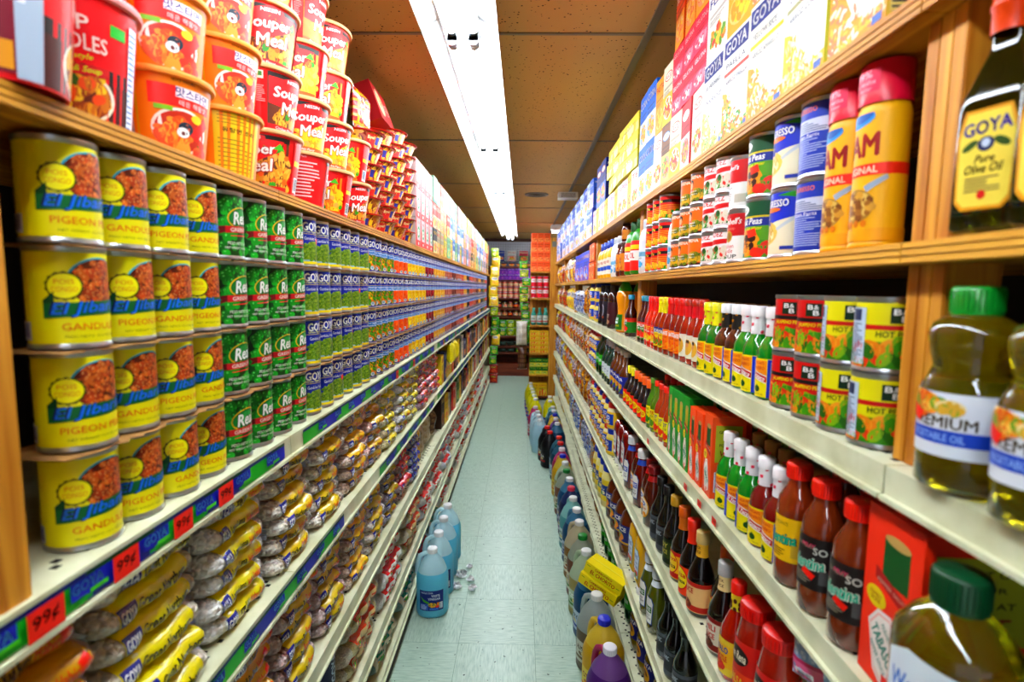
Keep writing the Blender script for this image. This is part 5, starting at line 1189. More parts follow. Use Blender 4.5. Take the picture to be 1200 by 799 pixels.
# cardboard layers between the tiers
for t in (1, 2, 3):
    for gi, (ka, kb, nmx) in enumerate(((0, 4, 'yellow pigeon pea cans'), (4, 8, 'dark green pea cans'), (8, 14, 'navy pigeon pea cans'), (14, 18, 'mixed vegetable cans'), (18, 29, 'carrot, corn and beet cans'))):
        y0, y1 = .566+CP*ka-.036, .566+CP*(kb-1)+.036; z = LZ[0]+CT*t-.0018
        q = MBo((-.52, y0, z)); n = int((y1-y0)/.012); xs = [-.466-rnd.random()**2*.010+(.004 if rnd.random() < .3 else 0) for i in range(n+1)]
        for i in range(n):
            ya, yb = y0+(y1-y0)*i/n, y0+(y1-y0)*(i+1)/n
            q.face([(-.56, ya, z+.0014), (xs[i], ya, z+.0014), (xs[i+1], yb, z+.0014), (-.56, yb, z+.0014)], '#fff'); q.face([(-.56, yb, z), (xs[i+1], yb, z), (xs[i], ya, z), (-.56, ya, z)], '#fff'); q.face([(xs[i], ya, z), (xs[i+1], yb, z), (xs[i+1], yb, z+.0014), (xs[i], ya, z+.0014)], '#fff')
        o = link('cardboard_sheet', q.build('cardboard_sheet', M_CARDBOARD)); o.location = (-.52, y0, z); o['category'] = 'cardboard sheet'; o['group'] = 'cardboard layers between can tiers'
        o['label'] = 'torn cardboard sheet between %s tiers of %s' % (('two bottom', 'two middle', 'two top')[t-1], nmx)

# bean bags
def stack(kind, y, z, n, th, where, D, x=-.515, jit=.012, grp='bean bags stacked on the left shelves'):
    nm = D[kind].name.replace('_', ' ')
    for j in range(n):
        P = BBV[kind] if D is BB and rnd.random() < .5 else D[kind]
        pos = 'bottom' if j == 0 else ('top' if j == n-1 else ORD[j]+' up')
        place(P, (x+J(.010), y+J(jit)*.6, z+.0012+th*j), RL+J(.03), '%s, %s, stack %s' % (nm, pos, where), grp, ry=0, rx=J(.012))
seqA = ['brown', 'north', 'lima', 'blackeye', 'blackeye', 'orange', 'pink', 'split', 'lima', 'split', 'red', 'red', 'red']
wA = ['under the wooden post', 'under the yellow pea cans', 'under the first green pea cans', 'under the last green pea cans', 'under the navy pigeon pea cans', 'under the mixed vegetable cans', 'with pink ends', 'just past the pink bags', 'under the carrot cans', 'under the corn cans', 'first of the red stacks', 'second of the red stacks', 'third of the red stacks']
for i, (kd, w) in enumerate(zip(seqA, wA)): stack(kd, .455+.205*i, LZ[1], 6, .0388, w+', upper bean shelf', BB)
seqB = ['brown', 'brown', 'brown', 'mauve', 'mauve', 'orange', 'blackeye', 'black', 'red', 'blue']
wB = ['nearest the entrance', 'second from the entrance', 'third from the entrance', 'first of the mauve ones', 'second of the mauve ones', 'beyond the mauve bags', 'before the black beans', 'before the red bags', 'before the blue bags', 'before the pasta bag']
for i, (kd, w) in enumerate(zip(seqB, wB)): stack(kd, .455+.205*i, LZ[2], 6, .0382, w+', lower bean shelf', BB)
# rice
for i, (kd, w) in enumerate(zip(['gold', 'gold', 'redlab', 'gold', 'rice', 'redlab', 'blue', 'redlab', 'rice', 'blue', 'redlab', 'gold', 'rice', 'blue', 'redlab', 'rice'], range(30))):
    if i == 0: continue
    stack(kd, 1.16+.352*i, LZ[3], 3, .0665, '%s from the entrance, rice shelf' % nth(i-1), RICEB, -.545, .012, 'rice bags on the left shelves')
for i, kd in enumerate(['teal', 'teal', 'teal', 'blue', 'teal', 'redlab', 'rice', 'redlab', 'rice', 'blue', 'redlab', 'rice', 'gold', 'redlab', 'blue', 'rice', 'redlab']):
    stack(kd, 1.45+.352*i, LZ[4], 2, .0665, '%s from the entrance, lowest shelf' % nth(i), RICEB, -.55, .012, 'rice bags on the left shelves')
# dark blue canisters at the near end of the rice shelf
a = Art(); a.text('GOYA', 0, .15, .075, .026, '#c8d8f0', .05, 0, PI/2); a.rect(-.12, .03, .12, .05, '#c02818'); a.rect(-.12, .05, .12, .055, '#e8c020'); a.blobs(0, .08, .02, .02, 14, .006, ['#3c9a30', '#e8b020'], 2)
CAN_B = make_can('oatmeal_canister', .19, .052, '#101c54', a, 'canister')
for i, y in enumerate((1.03, 1.15, 1.27)): place(CAN_B, (-.525, y, LZ[3]), RL, 'dark blue canister on the rice shelf, %s from the rice bags' % ('third', 'second', 'first')[i], 'dark blue canisters')
# pasta, sugar, flour leaning on the shelf at 2.4 - 3.1
place(PB['pasta'], (-.475, 2.45, LZ[2]), RL, 'clear yellow pasta bag standing past the blue bean bags')
for i, (y, kd, sx) in enumerate(((2.61, 'brownw', .9), (2.79, 'brownw', 1.0), (2.985, 'brownbag', .98))): place(PB[kd], (-.49, y, LZ[2]), RL+J(.2), ('pale clear sugar bag beside the pasta bag', 'larger pale sugar bag before the brown one', 'dark brown sugar bag slumped on the white shelf')[i], sc=(sx*.93, sx, .9))
place(PB['white'], (-.485, 1.88, LZ[3]+.208), RL, 'white flour bag lying on top of the rice bags', rx=-1.2, sc=.62)
# remaining packs and boxes on shelves two and three further along
PK = [foodbox('cracker_box', .11, .17, .05, c, 40+i, t, tc, cat='box', food=f) for i, (c, t, tc, f) in enumerate((('#e8c814', 'GALLETAS', '#c01c14', None), ('#1c2c6c', 'SODA', '#f0f0f0', None), ('#3c2418', 'CACAO', '#f0d8a0', ['#7a3c14', '#a05c24']), ('#c82018', 'MARIA', '#f4e8d0', None), ('#2c6a38', 'TE', '#f4f0d0', ['#6a9a30', '#a8c050']), ('#d8d4c8', 'AVENA', '#20408c', ['#d8b070', '#e8c890'])))]
pdesc = ['yellow', 'navy', 'dark brown', 'red', 'green', 'pale grey']
DB = make_bottle('malt_bottle', TP, '#24100c', M_SAUCE, (capprof(.0125, .147, .165), '#e8d020'), [(.016, .074, '#d8a018', la('MALTA', '#801010', '', '#222', ['#a05010']))])
seq = [0, 1, 0, 0, 3, 2, 1, 0, 4, 5, 1, 2, 0, 3, 1, 5, 2, 4, 1, 0, 3, 2, 5, 1, 0, 2, 4, 3]
for sh, (z, y0, n, nmz) in enumerate(((LZ[1], 3.14, 36, 'upper bean shelf'), (LZ[2], 3.18, 36, 'lower bean shelf'))):
    cnt = {}
    for i in range(n):
        y = y0+.122*i; kd = seq[(i*(1+sh)+sh*5) % len(seq)]
        cnt[kd] = cnt.get(kd, 0)+1
        place(PK[kd], (-.472+J(.004), y, z), RL+J(.06), '%s box, %s of its colour past the bean bags, %s' % (pdesc[kd], nth(cnt[kd]-1), nmz), 'boxes beyond the bean bags', sc=(1, 1, rnd.uniform(.9, 1.25)))
for i in range(2):
    o = place(make_pillow('yellow_gourd_bag', .09, .13, .06, ['#f0e010', '#e8d808'], None, 31+i, cat='bag'), (-.415, 3.32+.16*i, LZ[1]+.10), RL, ('nearer', 'further')[i]+' bright yellow bag hanging over the left boxes', 'yellow hanging bags')

# ---- top shelf, left: noodle cups
TZ = 1.600; NX = -.537
for (y, t, r) in ((.52, 0, 1.15), (.52, 1, 1.0), (.656, 0, -1.0), (.656, 1, -.6)):
    place(CUPN, (-.500 if y < .6 else -.538, y, TZ+.151*t), RL+r, '%s cup of noodles, %s, %s' % ('large red and black', 'showing its barcode' if y < .6 else 'beside the orange cups', 'bottom tier' if t == 0 else 'stacked above'), 'noodle cups on the left top shelf', sc=(1, 1, 1.085))
for (y, col) in ((.797, 'first orange column'), (.949, 'second orange column')):
    for t in range(4 if y > .9 else 3):
        P = KOR[1] if (y > .9 and t == 0) else KOR[0]
        place(P, (NX, y+J(.003), TZ+.1125*t), RL+(-.56 if y < .9 else (-.52 if P is KOR[0] else -.75))+J(.1), 'orange Korean noodle cup, %s, %s' % (('bottom', 'second tier', 'third tier', 'fourth tier')[t], col), 'noodle cups on the left top shelf')
rot = {(0, 0): (0, .75), (0, 1): (0, -1.0), (0, 2): (0, 1.35), (0, 3): (1, 1.15), (1, 0): (0, 2.9), (1, 1): (1, 1.5), (1, 2): (1, .75), (1, 3): (2, -.9), (2, 0): (2, .6), (2, 1): (1, 1.6), (2, 2): (2, .7), (2, 3): (1, 1.4), (3, 0): (0, 1.6), (3, 1): (2, .5)}
for c, n in ((0, 4), (1, 4), (2, 4), (3, 2)):
    for t in range(n):
        v, r = rot[(c, t)]
        place(SOUP[v], (NX, 1.106+.1675*c, TZ+.1195*t), RL+r-.6, 'red %s soup noodle cup, %s, %s column past the orange cups' % (('brown-pictured', 'yellow-pictured', 'yellow-pictured')[v], tier(t, 4), ORD[c]), 'noodle cups on the left top shelf')
for c, n in enumerate((6, 7, 8, 8)):
    for t in range(n):
        place(BOWL, (-.545+J(.006), 1.768+.178*c, TZ+.0515*t), RL+J(.5), 'red wavy-rimmed noodle bowl, %s in the %s stack past the cups' % ('bottom' if t == 0 else nth(t)+' up', ORD[c]), 'stacked noodle bowls')
a = Art(); a.rect(-.10, .006, .10, .132, '#c81c1c'); a.ell(-.03, .075, .045, .05, '#e8c8a8', 20); a.ell(-.03, .06, .035, .03, '#f0d8b8', 16); a.blobs(-.03, .085, .025, .018, 14, .007, ['#d8a060', '#f0d8a0', '#c07838'], 3); a.ell(.055, .07, .03, .02, '#f4ece4', 18); a.ell(.055, .07, .027, .017, '#d81818', 18); a.text('SOUP', .055, .07, .042, .013, '#f4ece4', .05)
q = MB(); s = on_front(0); q.box(-.10, 0, 0, .10, .06, .138, '#a81420'); q.art(a, s); RBOX = Proto('red_noodle_box', q.build('red_noodle_box', M_CARD), 'box', [])
f = MB(); f.box(-.10, .028, .138, .10, .032, .1392, '#c83038'); RBOX.parts.append(('flap', f.build('red_noodle_box_flap', M_CARD)))
place(RBOX, (-.50, 2.02, TZ+.0515*7+.05), RL, 'red picture box tilted on top of the noodle bowls', None, ry=.0, rx=-.35)
RP = make_pillow('red_noodle_packet', .15, .12, .05, ['#c81818', '#e84018', '#e8b020'], pilart(.15, .12, 'RAMEN', '#f4e020', '#801010', ['#f0c030', '#e05018'], 3), 21, cat='packet')
place(RP, (-.50, 1.745, TZ+.0515*6), RL, 'shiny red noodle packet standing on the first bowl stack')
# red and white drink cartons
a = Art(); w, h = .105, .128
a.rect(-w/2, 0, w/2, h*.24, '#e81c14'); a.poly([(-w/2, h*.24), (-w*.18, h*.24), (-w*.34, h), (-w/2, h)], '#e81c14'); a.ell(.012, h*.52, w*.24, h*.20, '#18a058', 18); a.ell(.012, h*.52, w*.15, h*.12, '#e8f4e8', 14); a.text('COCO', .012, h*.52, w*.3, h*.07, '#0c6a34', .05); a.text('MILK', .014, h*.86, w*.4, h*.08, '#c01818', .04); a.ell(.01, h*.12, .012, .007, '#f4e8e0', 12)
CRT = make_box('drink_carton', w, .07, h, '#c4bcbc', a, cat='carton')
for t in range(3):
    for c in range(4): place(CRT, (-.478, 2.445+.112*c, TZ+.130*t), RL, 'white and red drink carton, %s, %s from the noodle bowls' % (tier(t, 3), ORD[c]), 'red and white cartons')
# food boxes to the end
FB = [foodbox('food_box', .125, .135, .06, c, 60+i, t, tc, pn, food=f) for i, (c, t, tc, pn, f) in enumerate((('#b8a888', 'ARROZ', '#d03c08', '#d8a850', None), ('#cc3c10', 'SAZON', '#f0e4d0', '#d8c8a0', None), ('#1c2028', 'ADOBO', '#f0c020', '#e8d8a0', None), ('#84b498', 'SOPA', '#108040', '#70c8a0', ['#48b078', '#e8e060', '#58c8c0']), ('#8aa2c0', 'LECHE', '#1848b0', '#5ca0dc', ['#f8f8f8', '#d0e0f0']), ('#2c74c8', 'AVENA', '#f4f4f4', '#e8f0f8', ['#e8d0a0', '#f4e8c8']), ('#d4c424', 'MAIZ', '#1c48a0', '#d8b838', None), ('#b89a9e', 'FLAN', '#c82860', '#e8a0b8', ['#e8a030', '#d87890'])))]
fdesc = ['white and orange', 'orange-red', 'black-topped', 'pale green', 'white and blue', 'blue', 'yellow', 'white and pink']
fs = [[2, 0, 0, 6, 3, 6, 5, 3, 4, 6, 4, 7, 0, 4, 7, 0], [1, 1, 0, 0, 1, 5, 4, 0, 5, 4, 5, 0, 7, 4, 0, 7], [3, 3, 1, 7, 3, 3, 4, 3, 7, 0, 6, 4, 7, 6, 6, 6]]
for t in range(3):
    cnt = {}
    for i in range(35):
        kd = fs[t][i % 16]; cnt[kd] = cnt.get(kd, 0)+1
        place(FB[kd], (-.480+J(.003), 2.93+.134*i, TZ+.1365*t), RL+J(.02), '%s food box, %s, %s of its colour past the cartons' % (fdesc[kd], tier(t, 3), nth(cnt[kd]-1)), 'food boxes on the left top shelf')
# ================================================================== right side goods
P2Z, P1Z = 1.473, 1.726
def put(P, x, y, z, lab, grp=None, r=0.0, **k): return place(P, (x, y, z), RR+(r if r > 0 else -r*.5)+J(.06), lab, grp, **k)
G = 'olive oil bottles on the wooden shelf'
put(OLV, .425, .495, P2Z, 'olive oil bottle with orange cap right beside the wooden post', G, .3, sc=(.88, .95, 1)); put(OLV, .425, .434, P2Z, 'olive oil bottle with orange cap cut off by the frame edge', G, .3, sc=(.88, .95, 1))
put(OLV, .52, .46, P2Z, 'olive oil bottle standing behind the front pair', G, -.2)
G = 'cooking spray cans'
put(PAM, .447, .690, P2Z, 'yellow cooking spray can with red cap next to the post', G, -.1); put(PAM, .447, .754, P2Z, 'yellow cooking spray can with red cap beside the blue soup cans', G, -.1)
G = 'canned goods on the right wooden shelf'
for t in range(2):
    u = ('lower', 'upper')[t]
    put(C_PRB, .457, .826, P2Z+.1135*t, u+' blue soup can turned to its nutrition panel beside the spray cans', G, sc=(1, 1, .97))
    put(C_PRG, .457, .911, P2Z+.1135*t, u+' blue chowder can with spoon picture beside the green-topped cans', G, -.15, sc=(1, 1, .97))
    put(C_GRC, .452, 1.005, P2Z+.1135*t, u+' green-topped chick pea can between blue and red soup cans', G, -.15, sc=(1, 1, .945))
    put(C_CAM if t == 0 else C_CAB, .442, 1.078, P2Z+.1022*t, ('lower red and white chicken noodle soup can', 'upper red and white soup can turned to its back')[t], G, -.1)
for t in range(3):
    for c, y in enumerate((1.152, 1.226)): put(C_HER, .44, y, P2Z+.0735*t, 'small white and red salsa can, %s, %s column past the soup cans' % (tier(t, 3), ORD[c]), G, sc=(1, 1, .95))
    for c, y in enumerate((1.318, 1.40, 1.475)):
        if t < 3-(c == 2): put(C_MOR[0 if (c+t) % 3 else 1], .44, y, P2Z+.0748*t, 'orange pickled pepper can, %s, %s column past the salsa cans' % (tier(t, 3), ORD[c]), G, -.1, sc=(1, 1, .875))
    for c, y in enumerate((1.62, 1.70, 1.78)): put(C_RED, .44, y, P2Z+.0748*t, 'red bean stew can, %s, %s column past the orange cans' % (tier(t, 3), ORD[c]), G, sc=(1, 1, .875))
put(CLE, .44, 1.54, P2Z, 'white salt bottle between orange and red cans', None, sc=(.8, .8, .9)); put(CLE, .435, 1.865, P2Z, 'white salt bottle just before the second wooden post')
G = 'bottles past the second post'
put(TRI, .45, 2.03, P2Z, 'green bottle with red and white label just past the post', G, sc=1.05); put(TRI, .45, 2.14, P2Z, 'second green bottle with red and white label', G, sc=1.05)
put(BRJ, .45, 2.25, P2Z, 'brown seasoning jar beside the green bottles', G, sc=1.1); put(BRJ, .45, 2.34, P2Z, 'brown seasoning jar nearer the far post', G, sc=1.1)
put(BRJ, .45, 2.30, P2Z+.1445, 'brown seasoning jar stacked on the others', G, sc=(.7, .7, .6))
put(CLE, .45, 2.45, P2Z, 'white salt bottle past the seasoning jars', G); put(CLE, .45, 2.54, P2Z, 'white salt bottle beside the mustard bottles', G)
for i, y in enumerate((2.66, 2.76, 2.87, 2.97)): put(MUB, .45, y, P2Z, 'yellow mustard bottle with blue cap, %s past the salt bottles' % ORD[i], G)
OB = foodbox('orange_box', .10, .11, .06, '#f0741c', 81, 'TANG', '#f4f0e0', None, 'box'); BB2 = foodbox('cereal_box', .24, .19, .06, '#2c48c8', 82, 'UVAS', '#f0c020', '#7a4cc0', 'cereal box', ['#7a3ca0', '#e8a030', '#3c6ae0', '#d0d8f0'])
for i, y in enumerate((3.2, 3.32)):
    for t in range(2): put(OB, .42, y, P2Z+.1105*t, '%s orange box, %s past the third post' % (('lower', 'upper')[t], ORD[i]), 'orange boxes past the third post', sc=(1, 1, .95))
for i, y in enumerate((3.53, 3.79, 4.05)): put(BB2, .42, y, P2Z, 'blue and purple fruit cereal box, %s past the orange boxes' % ORD[i], 'blue cereal boxes on the wooden shelf')
for i, y in enumerate((4.42, 4.58, 4.74, 4.9, 5.06, 5.22)): put(PB[('candy', 'yellow', 'candy', 'white', 'orange', 'candy')[i]], .42, y, P2Z, '%s on the wooden shelf, %s bag past the fourth post' % (('white and red', 'yellow', 'speckled', 'pale', 'orange', 'mixed')[i]+' bag', ORD[i]), 'bags on the far wooden shelf', sc=(1, 1, .95))
for i, y in enumerate((5.55, 5.7, 5.85, 6.0, 6.15, 6.3)): put(PB[('red', 'candy', 'orange', 'red', 'yellow', 'candy')[i]], .42, y, P2Z, '%s bag on the wooden shelf, %s past the fifth post' % (('red', 'white', 'orange', 'dark red', 'yellow', 'speckled')[i], ORD[i]), 'bags on the far wooden shelf', sc=(1, 1, .95))

# ---- top shelf right
G = 'rice mix boxes on the right top shelf'
for i, (k, y, nmx) in enumerate(((4, .70, 'rice and beans'), (1, .826, 'curry rice'), (0, .951, 'yellow rice'), (2, 1.074, 'paella'), (3, 1.197, 'white rice'))): put(RICE[k], .408, y, P1Z, 'tall white %s box in the bottom tier of rice mixes' % nmx, G)
for i, (k, y, nmx) in enumerate(((0, .70, 'yellow rice'), (3, .826, 'white rice'), (4, .951, 'rice and beans'))): put(RICE[k], .408, y, P1Z+.1935, 'tall %s box in the second tier of rice mixes' % nmx, G)
PF = foodbox('pasta_box', .118, .16, .05, '#f4b01c', 90, 'PASTA', '#c02818', None, 'food box', ['#f8d838', '#f0a018', '#e8c020']); WB = foodbox('cake_mix_box', .118, .15, .05, '#f4f4f0', 91, 'FLAN', '#2040a0', None, 'food box')
put(PF, .41, 1.074, P1Z+.1935, 'yellow pasta box standing on the paella box'); put(WB, .41, 1.197, P1Z+.1935, 'white flan box standing on the white rice box'); put(PF, .41, 1.197, P1Z+.1935+.1515, 'yellow pasta box above the white flan box', sc=(1, 1, .8))
NE = [foodbox('side_dish_box', .088, .165, .045, c, 92+i, t, tc, pn, 'food box', None, ov) for i, (c, t, tc, pn, ov) in enumerate((('#f8f4ec', 'PILAF', '#d02828', '#f4e8c8', '#d02030'), ('#d83848', 'CUSCUS', '#d02028', '#f8f0e8', '#f4f0f0'), ('#f0e8d0', 'RICE', '#d02828', '#f8c838', '#d03030'), ('#8a5a2c', 'LENTEJA', '#2c7a28', '#f0d880', '#3c9ad0')))]
PKB = foodbox('pink_gelatin_box', .088, .085, .045, '#e81c50', 97, 'GELATINA', '#f8e8ec', '#f04870', 'food box', ['#f89ab0', '#f0406a', '#fff']); ORB = foodbox('macaroni_box', .088, .16, .045, '#e8601c', 98, 'PENNE', '#f8f0e0', '#f0a820', 'food box', ['#f8c830', '#f4e0a0', '#e87818'])
G = 'small food boxes on the right top shelf'
for c in range(5):
    y = 1.308+.092*c
    k = (0, 1, 2, 3, 0)[c]
    put(NE[k], .41, y, P1Z, '%s side dish box, bottom tier, %s past the rice mixes' % (('white', 'red', 'cream', 'brown', 'white')[c], ORD[c]), G)
    if c < 3:
        for t in range(2): put(PKB, .41, y, P1Z+.1665+.0865*t, '%s pink gelatin box, %s past the rice mixes' % (('lower', 'upper')[t], ORD[c]), G)
        put(ORB, .41, y, P1Z+.1665+.173, 'orange macaroni box above the pink boxes, %s column' % ORD[c], G, sc=(1, 1, .98))
    else:
        put((NE[2], PF)[c-3], .41, y, P1Z+.1665, ('cream side dish box', 'yellow pasta box')[c-3]+' in the second tier just before the blue boxes', G, sc=(1 if c == 3 else .74, 1, 1))
BLB = foodbox('cereal_box', .105, .175, .05, '#2c7ce0', 100, 'CORN', '#f4f0e0', '#e8f0f8', 'cereal box', ['#f0a020', '#f4c840'])
G = 'blue cereal boxes on the right top shelf'
for c in range(2):
    for t in range(2): put(BLB, .41, 1.785+.108*c, P1Z+.176*t, 'light blue cereal box, %s tier, %s before the yellow cartons' % (('lower', 'upper')[t], ('second', 'first')[c]), G)
YB = foodbox('yellow_flat_box', .30, .062, .16, '#f2e83c', 101, '', '#c02020', '#f8f4a0', 'carton', ['#f4f0c0', '#e8d840'])
a = Art(); a.ell(.05, .036, .032, .016, '#c82828', 16); a.text('LIDO', .05, .036, .042, .012, '#f8f0d0', .05); q = MB(); q.art(a, on_right(.1504)); YB.parts.append(('printed_end', q.build('yellow_box_end_print', M_CARD)))
for c in range(2):
    for t in range(3): put(YB, .40, 2.11+.304*c, P1Z+.135+.0645*t, 'flat yellow carton, %s, %s along the stack' % (tier(t, 3), ('nearer', 'further')[c]), 'stacked flat yellow cartons')
SBX = [foodbox('tea_box', .095, .133, .06, c, 110+i, t, tc, None, 'food box') for i, (c, t, tc) in enumerate((('#f4f4e8', 'TE', '#c02828'), ('#f0e020', 'MANZANA', '#c01818'), ('#f4d8e0', 'FRESA', '#d01850')))]
for c in range(12): put(SBX[c % 3], .41, 2.008+.0985*c, P1Z, '%s tea box in the row from the flat yellow cartons on, place %s' % (('white', 'yellow', 'pink')[c % 3], ORD[c]), 'tea boxes on the right top shelf')
NVB = foodbox('pasta_box', .14, .215, .07, '#182c8c', 115, 'PASTA', '#f4f0f0', '#4c78d8', 'food box', None, '#d02020')
for c in range(2): put(NVB, .41, 2.80+.15*c, P1Z+.134, 'tall navy pasta box standing on tea boxes, %s past the flat cartons' % ORD[c], 'navy pasta boxes')
BX3 = [foodbox('cereal_box', .13, .17, .06, c, 120+i, t, tc, pn, 'cereal box', f) for i, (c, t, tc, pn, f) in enumerate((('#2448b8', 'AVENA', '#f4f4f4', '#d0dcf0', None), ('#3c70d8', 'TRIGO', '#f8f0e0', '#f0d0e0', ['#e87040', '#f0b8d0', '#fff']), ('#d8e4f4', 'ARROZ', '#2040a0', '#7ca0e0', None)))]
for c in range(24):
    for t in range(2): put(BX3[(c+t) % 3], .41, 3.26+.135*c, P1Z+.171*t, '%s cereal box, %s tier, %s past the tea boxes' % (('dark blue', 'mid blue', 'pale blue')[(c+t) % 3], ('lower', 'upper')[t], nth(c)), 'blue cereal boxes on the right top shelf')

# ---- shelf A
AZ = RZ[0]; G = 'vegetable oil bottles'
put(OIL, .425, .503, AZ, 'vegetable oil bottle with green cap right of the wooden post', G, -.35); put(OIL, .425, .418, AZ, 'vegetable oil bottle with green cap at the frame edge', G, -.35); put(OIL, .51, .46, AZ, 'vegetable oil bottle standing behind the front pair', G)
G = 'pepper cans'
for c, y in enumerate((.652, .722, .792, .862)):
    for t in range(2): put(C_PEP if c < 2 else C_JAL, .445, y, AZ+.0912*t, '%s pepper can, %s tier, %s from the wooden post' % (('yellow', 'yellow', 'red', 'red')[c], ('lower', 'upper')[t], ORD[c]), G, (.75, .5, -.25, -.2)[c])
G = 'hot sauce bottles on the upper steel shelf'
hs = [(.925, YUC_G, 'green hot sauce bottle with white pink-lipped cap'), (.975, YUC_G, 'green hot sauce bottle with white cap'), (1.025, YUC_G, 'green hot sauce bottle with white wrap'), (1.077, YUC_B, 'brown hot sauce bottle with white cap and black wrap'), (1.129, YUC_B, 'brown hot sauce bottle with white cap'), (1.18, YUC_Y, 'green hot sauce bottle with yellow cap'), (1.232, YUC_Y, 'green hot sauce bottle with yellow wrap'), (1.283, CHO, 'red-brown hot sauce bottle with red neck'), (1.334, CHO, 'red-brown hot sauce bottle with cream label'), (1.385, CHO, 'hot sauce bottle with face label'), (1.436, RED1, 'red hot sauce bottle with orange label'), (1.487, RED1, 'orange-labelled hot sauce bottle'), (1.538, RED1, 'orange-labelled sauce bottle'), (1.589, GOY1, 'yellow-capped hot sauce bottle'), (1.64, GOY1, 'yellow-capped sauce bottle'), (1.691, RED2, 'orange hot sauce bottle with red label'), (1.742, RED2, 'red-labelled orange sauce bottle'), (1.793, RED2, 'orange sauce bottle'), (1.844, TEAL, 'dark sauce bottle with teal cap'), (1.895, TEAL, 'teal-capped sauce bottle by the post')]
for i, (y, P, d) in enumerate(hs): put(P, .437+J(.003), y, AZ, '%s, %s past the pepper cans' % (d, nth(i)), G, J(.25)-.15)
for i in range(14): put((YUC_T, RED1, CHO)[0 if i < 7 else 1+i % 2], .492, .95+.07*i, AZ, '%s bottle in the shaded second row, %s past the pepper cans' % ('tan-capped' if i < 7 else 'dark red', ORD[i]), 'second-row sauce bottles on the upper steel shelf', J(.3))
put(MAN, .45, 2.32, AZ, 'mango drink bottle with green pointed cap past the post', None, .2, sc=(1.05, 1.05, .98)); put(TEAL, .437, 2.12, AZ, 'teal-capped dark bottle between post and mango drink', None)
put(MAN, .53, 2.40, AZ, 'mango drink bottle half hidden behind another', None, sc=(1, 1, .97))
put(DRK, .44, 2.54, AZ, 'maroon syrup bottle beside the mango drink', 'dark syrup bottles'); put(DR2, .44, 2.70, AZ, 'black fudge syrup bottle past the maroon one', 'dark syrup bottles'); put(DR2, .44, 2.84, AZ, 'black fudge syrup bottle beside the mayonnaise jars', 'dark syrup bottles')
for t in range(2):
    for i, y in enumerate((3.02, 3.24)): put(MAYO, .46, y, AZ+.1135*t, '%s blue-lidded mayonnaise jar on the upper steel shelf, %s past the syrup' % (('lower', 'upper')[t], ORD[i]), 'mayonnaise jars on the upper steel shelf', sc=(1, 1, .84) if t else (1, 1, .92))
def bagrow(z, lst, y0, dy, x, where, grp, sc=1.0):
    cnt = {}
    for i, kd in enumerate(lst):
        P = PB[kd]; cnt[kd] = cnt.get(kd, 0)+1
        put(P, x+J(.006), y0+dy*i, z, '%s %s, %s of its kind %s' % (KDN[kd], P.cat, nth(cnt[kd]-1), where), grp, J(.1), sc=(sc, sc, sc*rnd.uniform(.93, 1.0)))
KDN = {'candy': 'speckled', 'gold': 'golden brown', 'yellow': 'yellow', 'orange': 'orange', 'blue': 'blue and white', 'green': 'green', 'lime': 'lime green', 'red': 'red', 'white': 'white', 'dark': 'dark', 'pasta': 'yellow', 'brownbag': 'brown', 'brownw': 'pale'}
bagrow(AZ, ['gold', 'gold', 'blue', 'blue', 'blue', 'blue', 'yellow', 'yellow', 'yellow', 'yellow', 'red', 'red', 'red', 'candy', 'red', 'red', 'candy', 'yellow'], 3.42, .165, .42, 'on the upper steel shelf', 'bags on the upper steel shelf')

# ---- shelf B
BZ = RZ[1]
put(WES, .402, .463, BZ, 'large yellow oil jug with dark green cap in the corner', None, .35, sc=(.86, .86, 1))
GJ = make_bottle('gold_lidded_jar', MP, '#7a5a14', M_SAUCE, (capprof(.040, .098, .116), '#c8962c', (.100, .114)), [], cat='jar'); put(GJ, .43, .36, BZ, 'jar with gold lid at the bottom right corner')
put(TAB_L, .4135, .565, BZ, 'large orange-red pepper sauce box beside the hot sauce bottles', None, 0)
G = 'hot sauce bottles on the middle steel shelf'
put(VAL_B, .432, .652, BZ, 'black-labelled red-capped sauce bottle next to the large orange box', G, -.2); put(VAL_B, .430, .724, BZ, 'black-labelled red-capped sauce bottle beside the yellow-labelled one', G, -.2); put(VAL_Y, .430, .796, BZ, 'yellow-labelled red-capped sauce bottle', G, -.2)
for i, y in enumerate((.655, .722, .79)): put(VAL_B, .497, y, BZ, 'red-capped sauce bottle in the shaded second row, %s from the orange box' % ORD[i], 'second-row sauce bottles on the middle steel shelf')
for i, (y, P, d) in enumerate(((.862, YUC_R, 'dark red hot sauce bottle with pink-lipped white wrap'), (.916, YUC_R, 'dark red hot sauce bottle with large yellow label'), (.97, YUC_G, 'green hot sauce bottle with blue label side'), (1.024, YUC_G, 'green hot sauce bottle turned to its barcode'), (1.078, YUC_G, 'green hot sauce bottle next to the orange boxes'))): put(P, .437, y, BZ, d+', middle steel shelf', G, (-.1, .3, .9, 1.1, .5)[i])
for i, y in enumerate((.85, .905, .96, 1.015, 1.07)): put(YUC_T, .493, y, BZ, 'tan-capped sauce bottle behind the white-capped ones, %s from the entrance' % ORD[i], 'second-row sauce bottles on the middle steel shelf')
G = 'pepper sauce boxes'
put(TAB_M, .414, 1.145, BZ, 'orange pepper sauce box nearest the green bottles', G); 
for i, y in enumerate((1.205, 1.253)): put(TAB_S, .414, y, BZ, 'narrow orange pepper sauce box, %s from the green boxes' % ('second', 'first')[i], G)
for i, y in enumerate((1.302, 1.349, 1.396, 1.443)): put(TAB_G, .414, y, BZ, 'green pepper sauce box, %s from the orange boxes' % ORD[i], G)
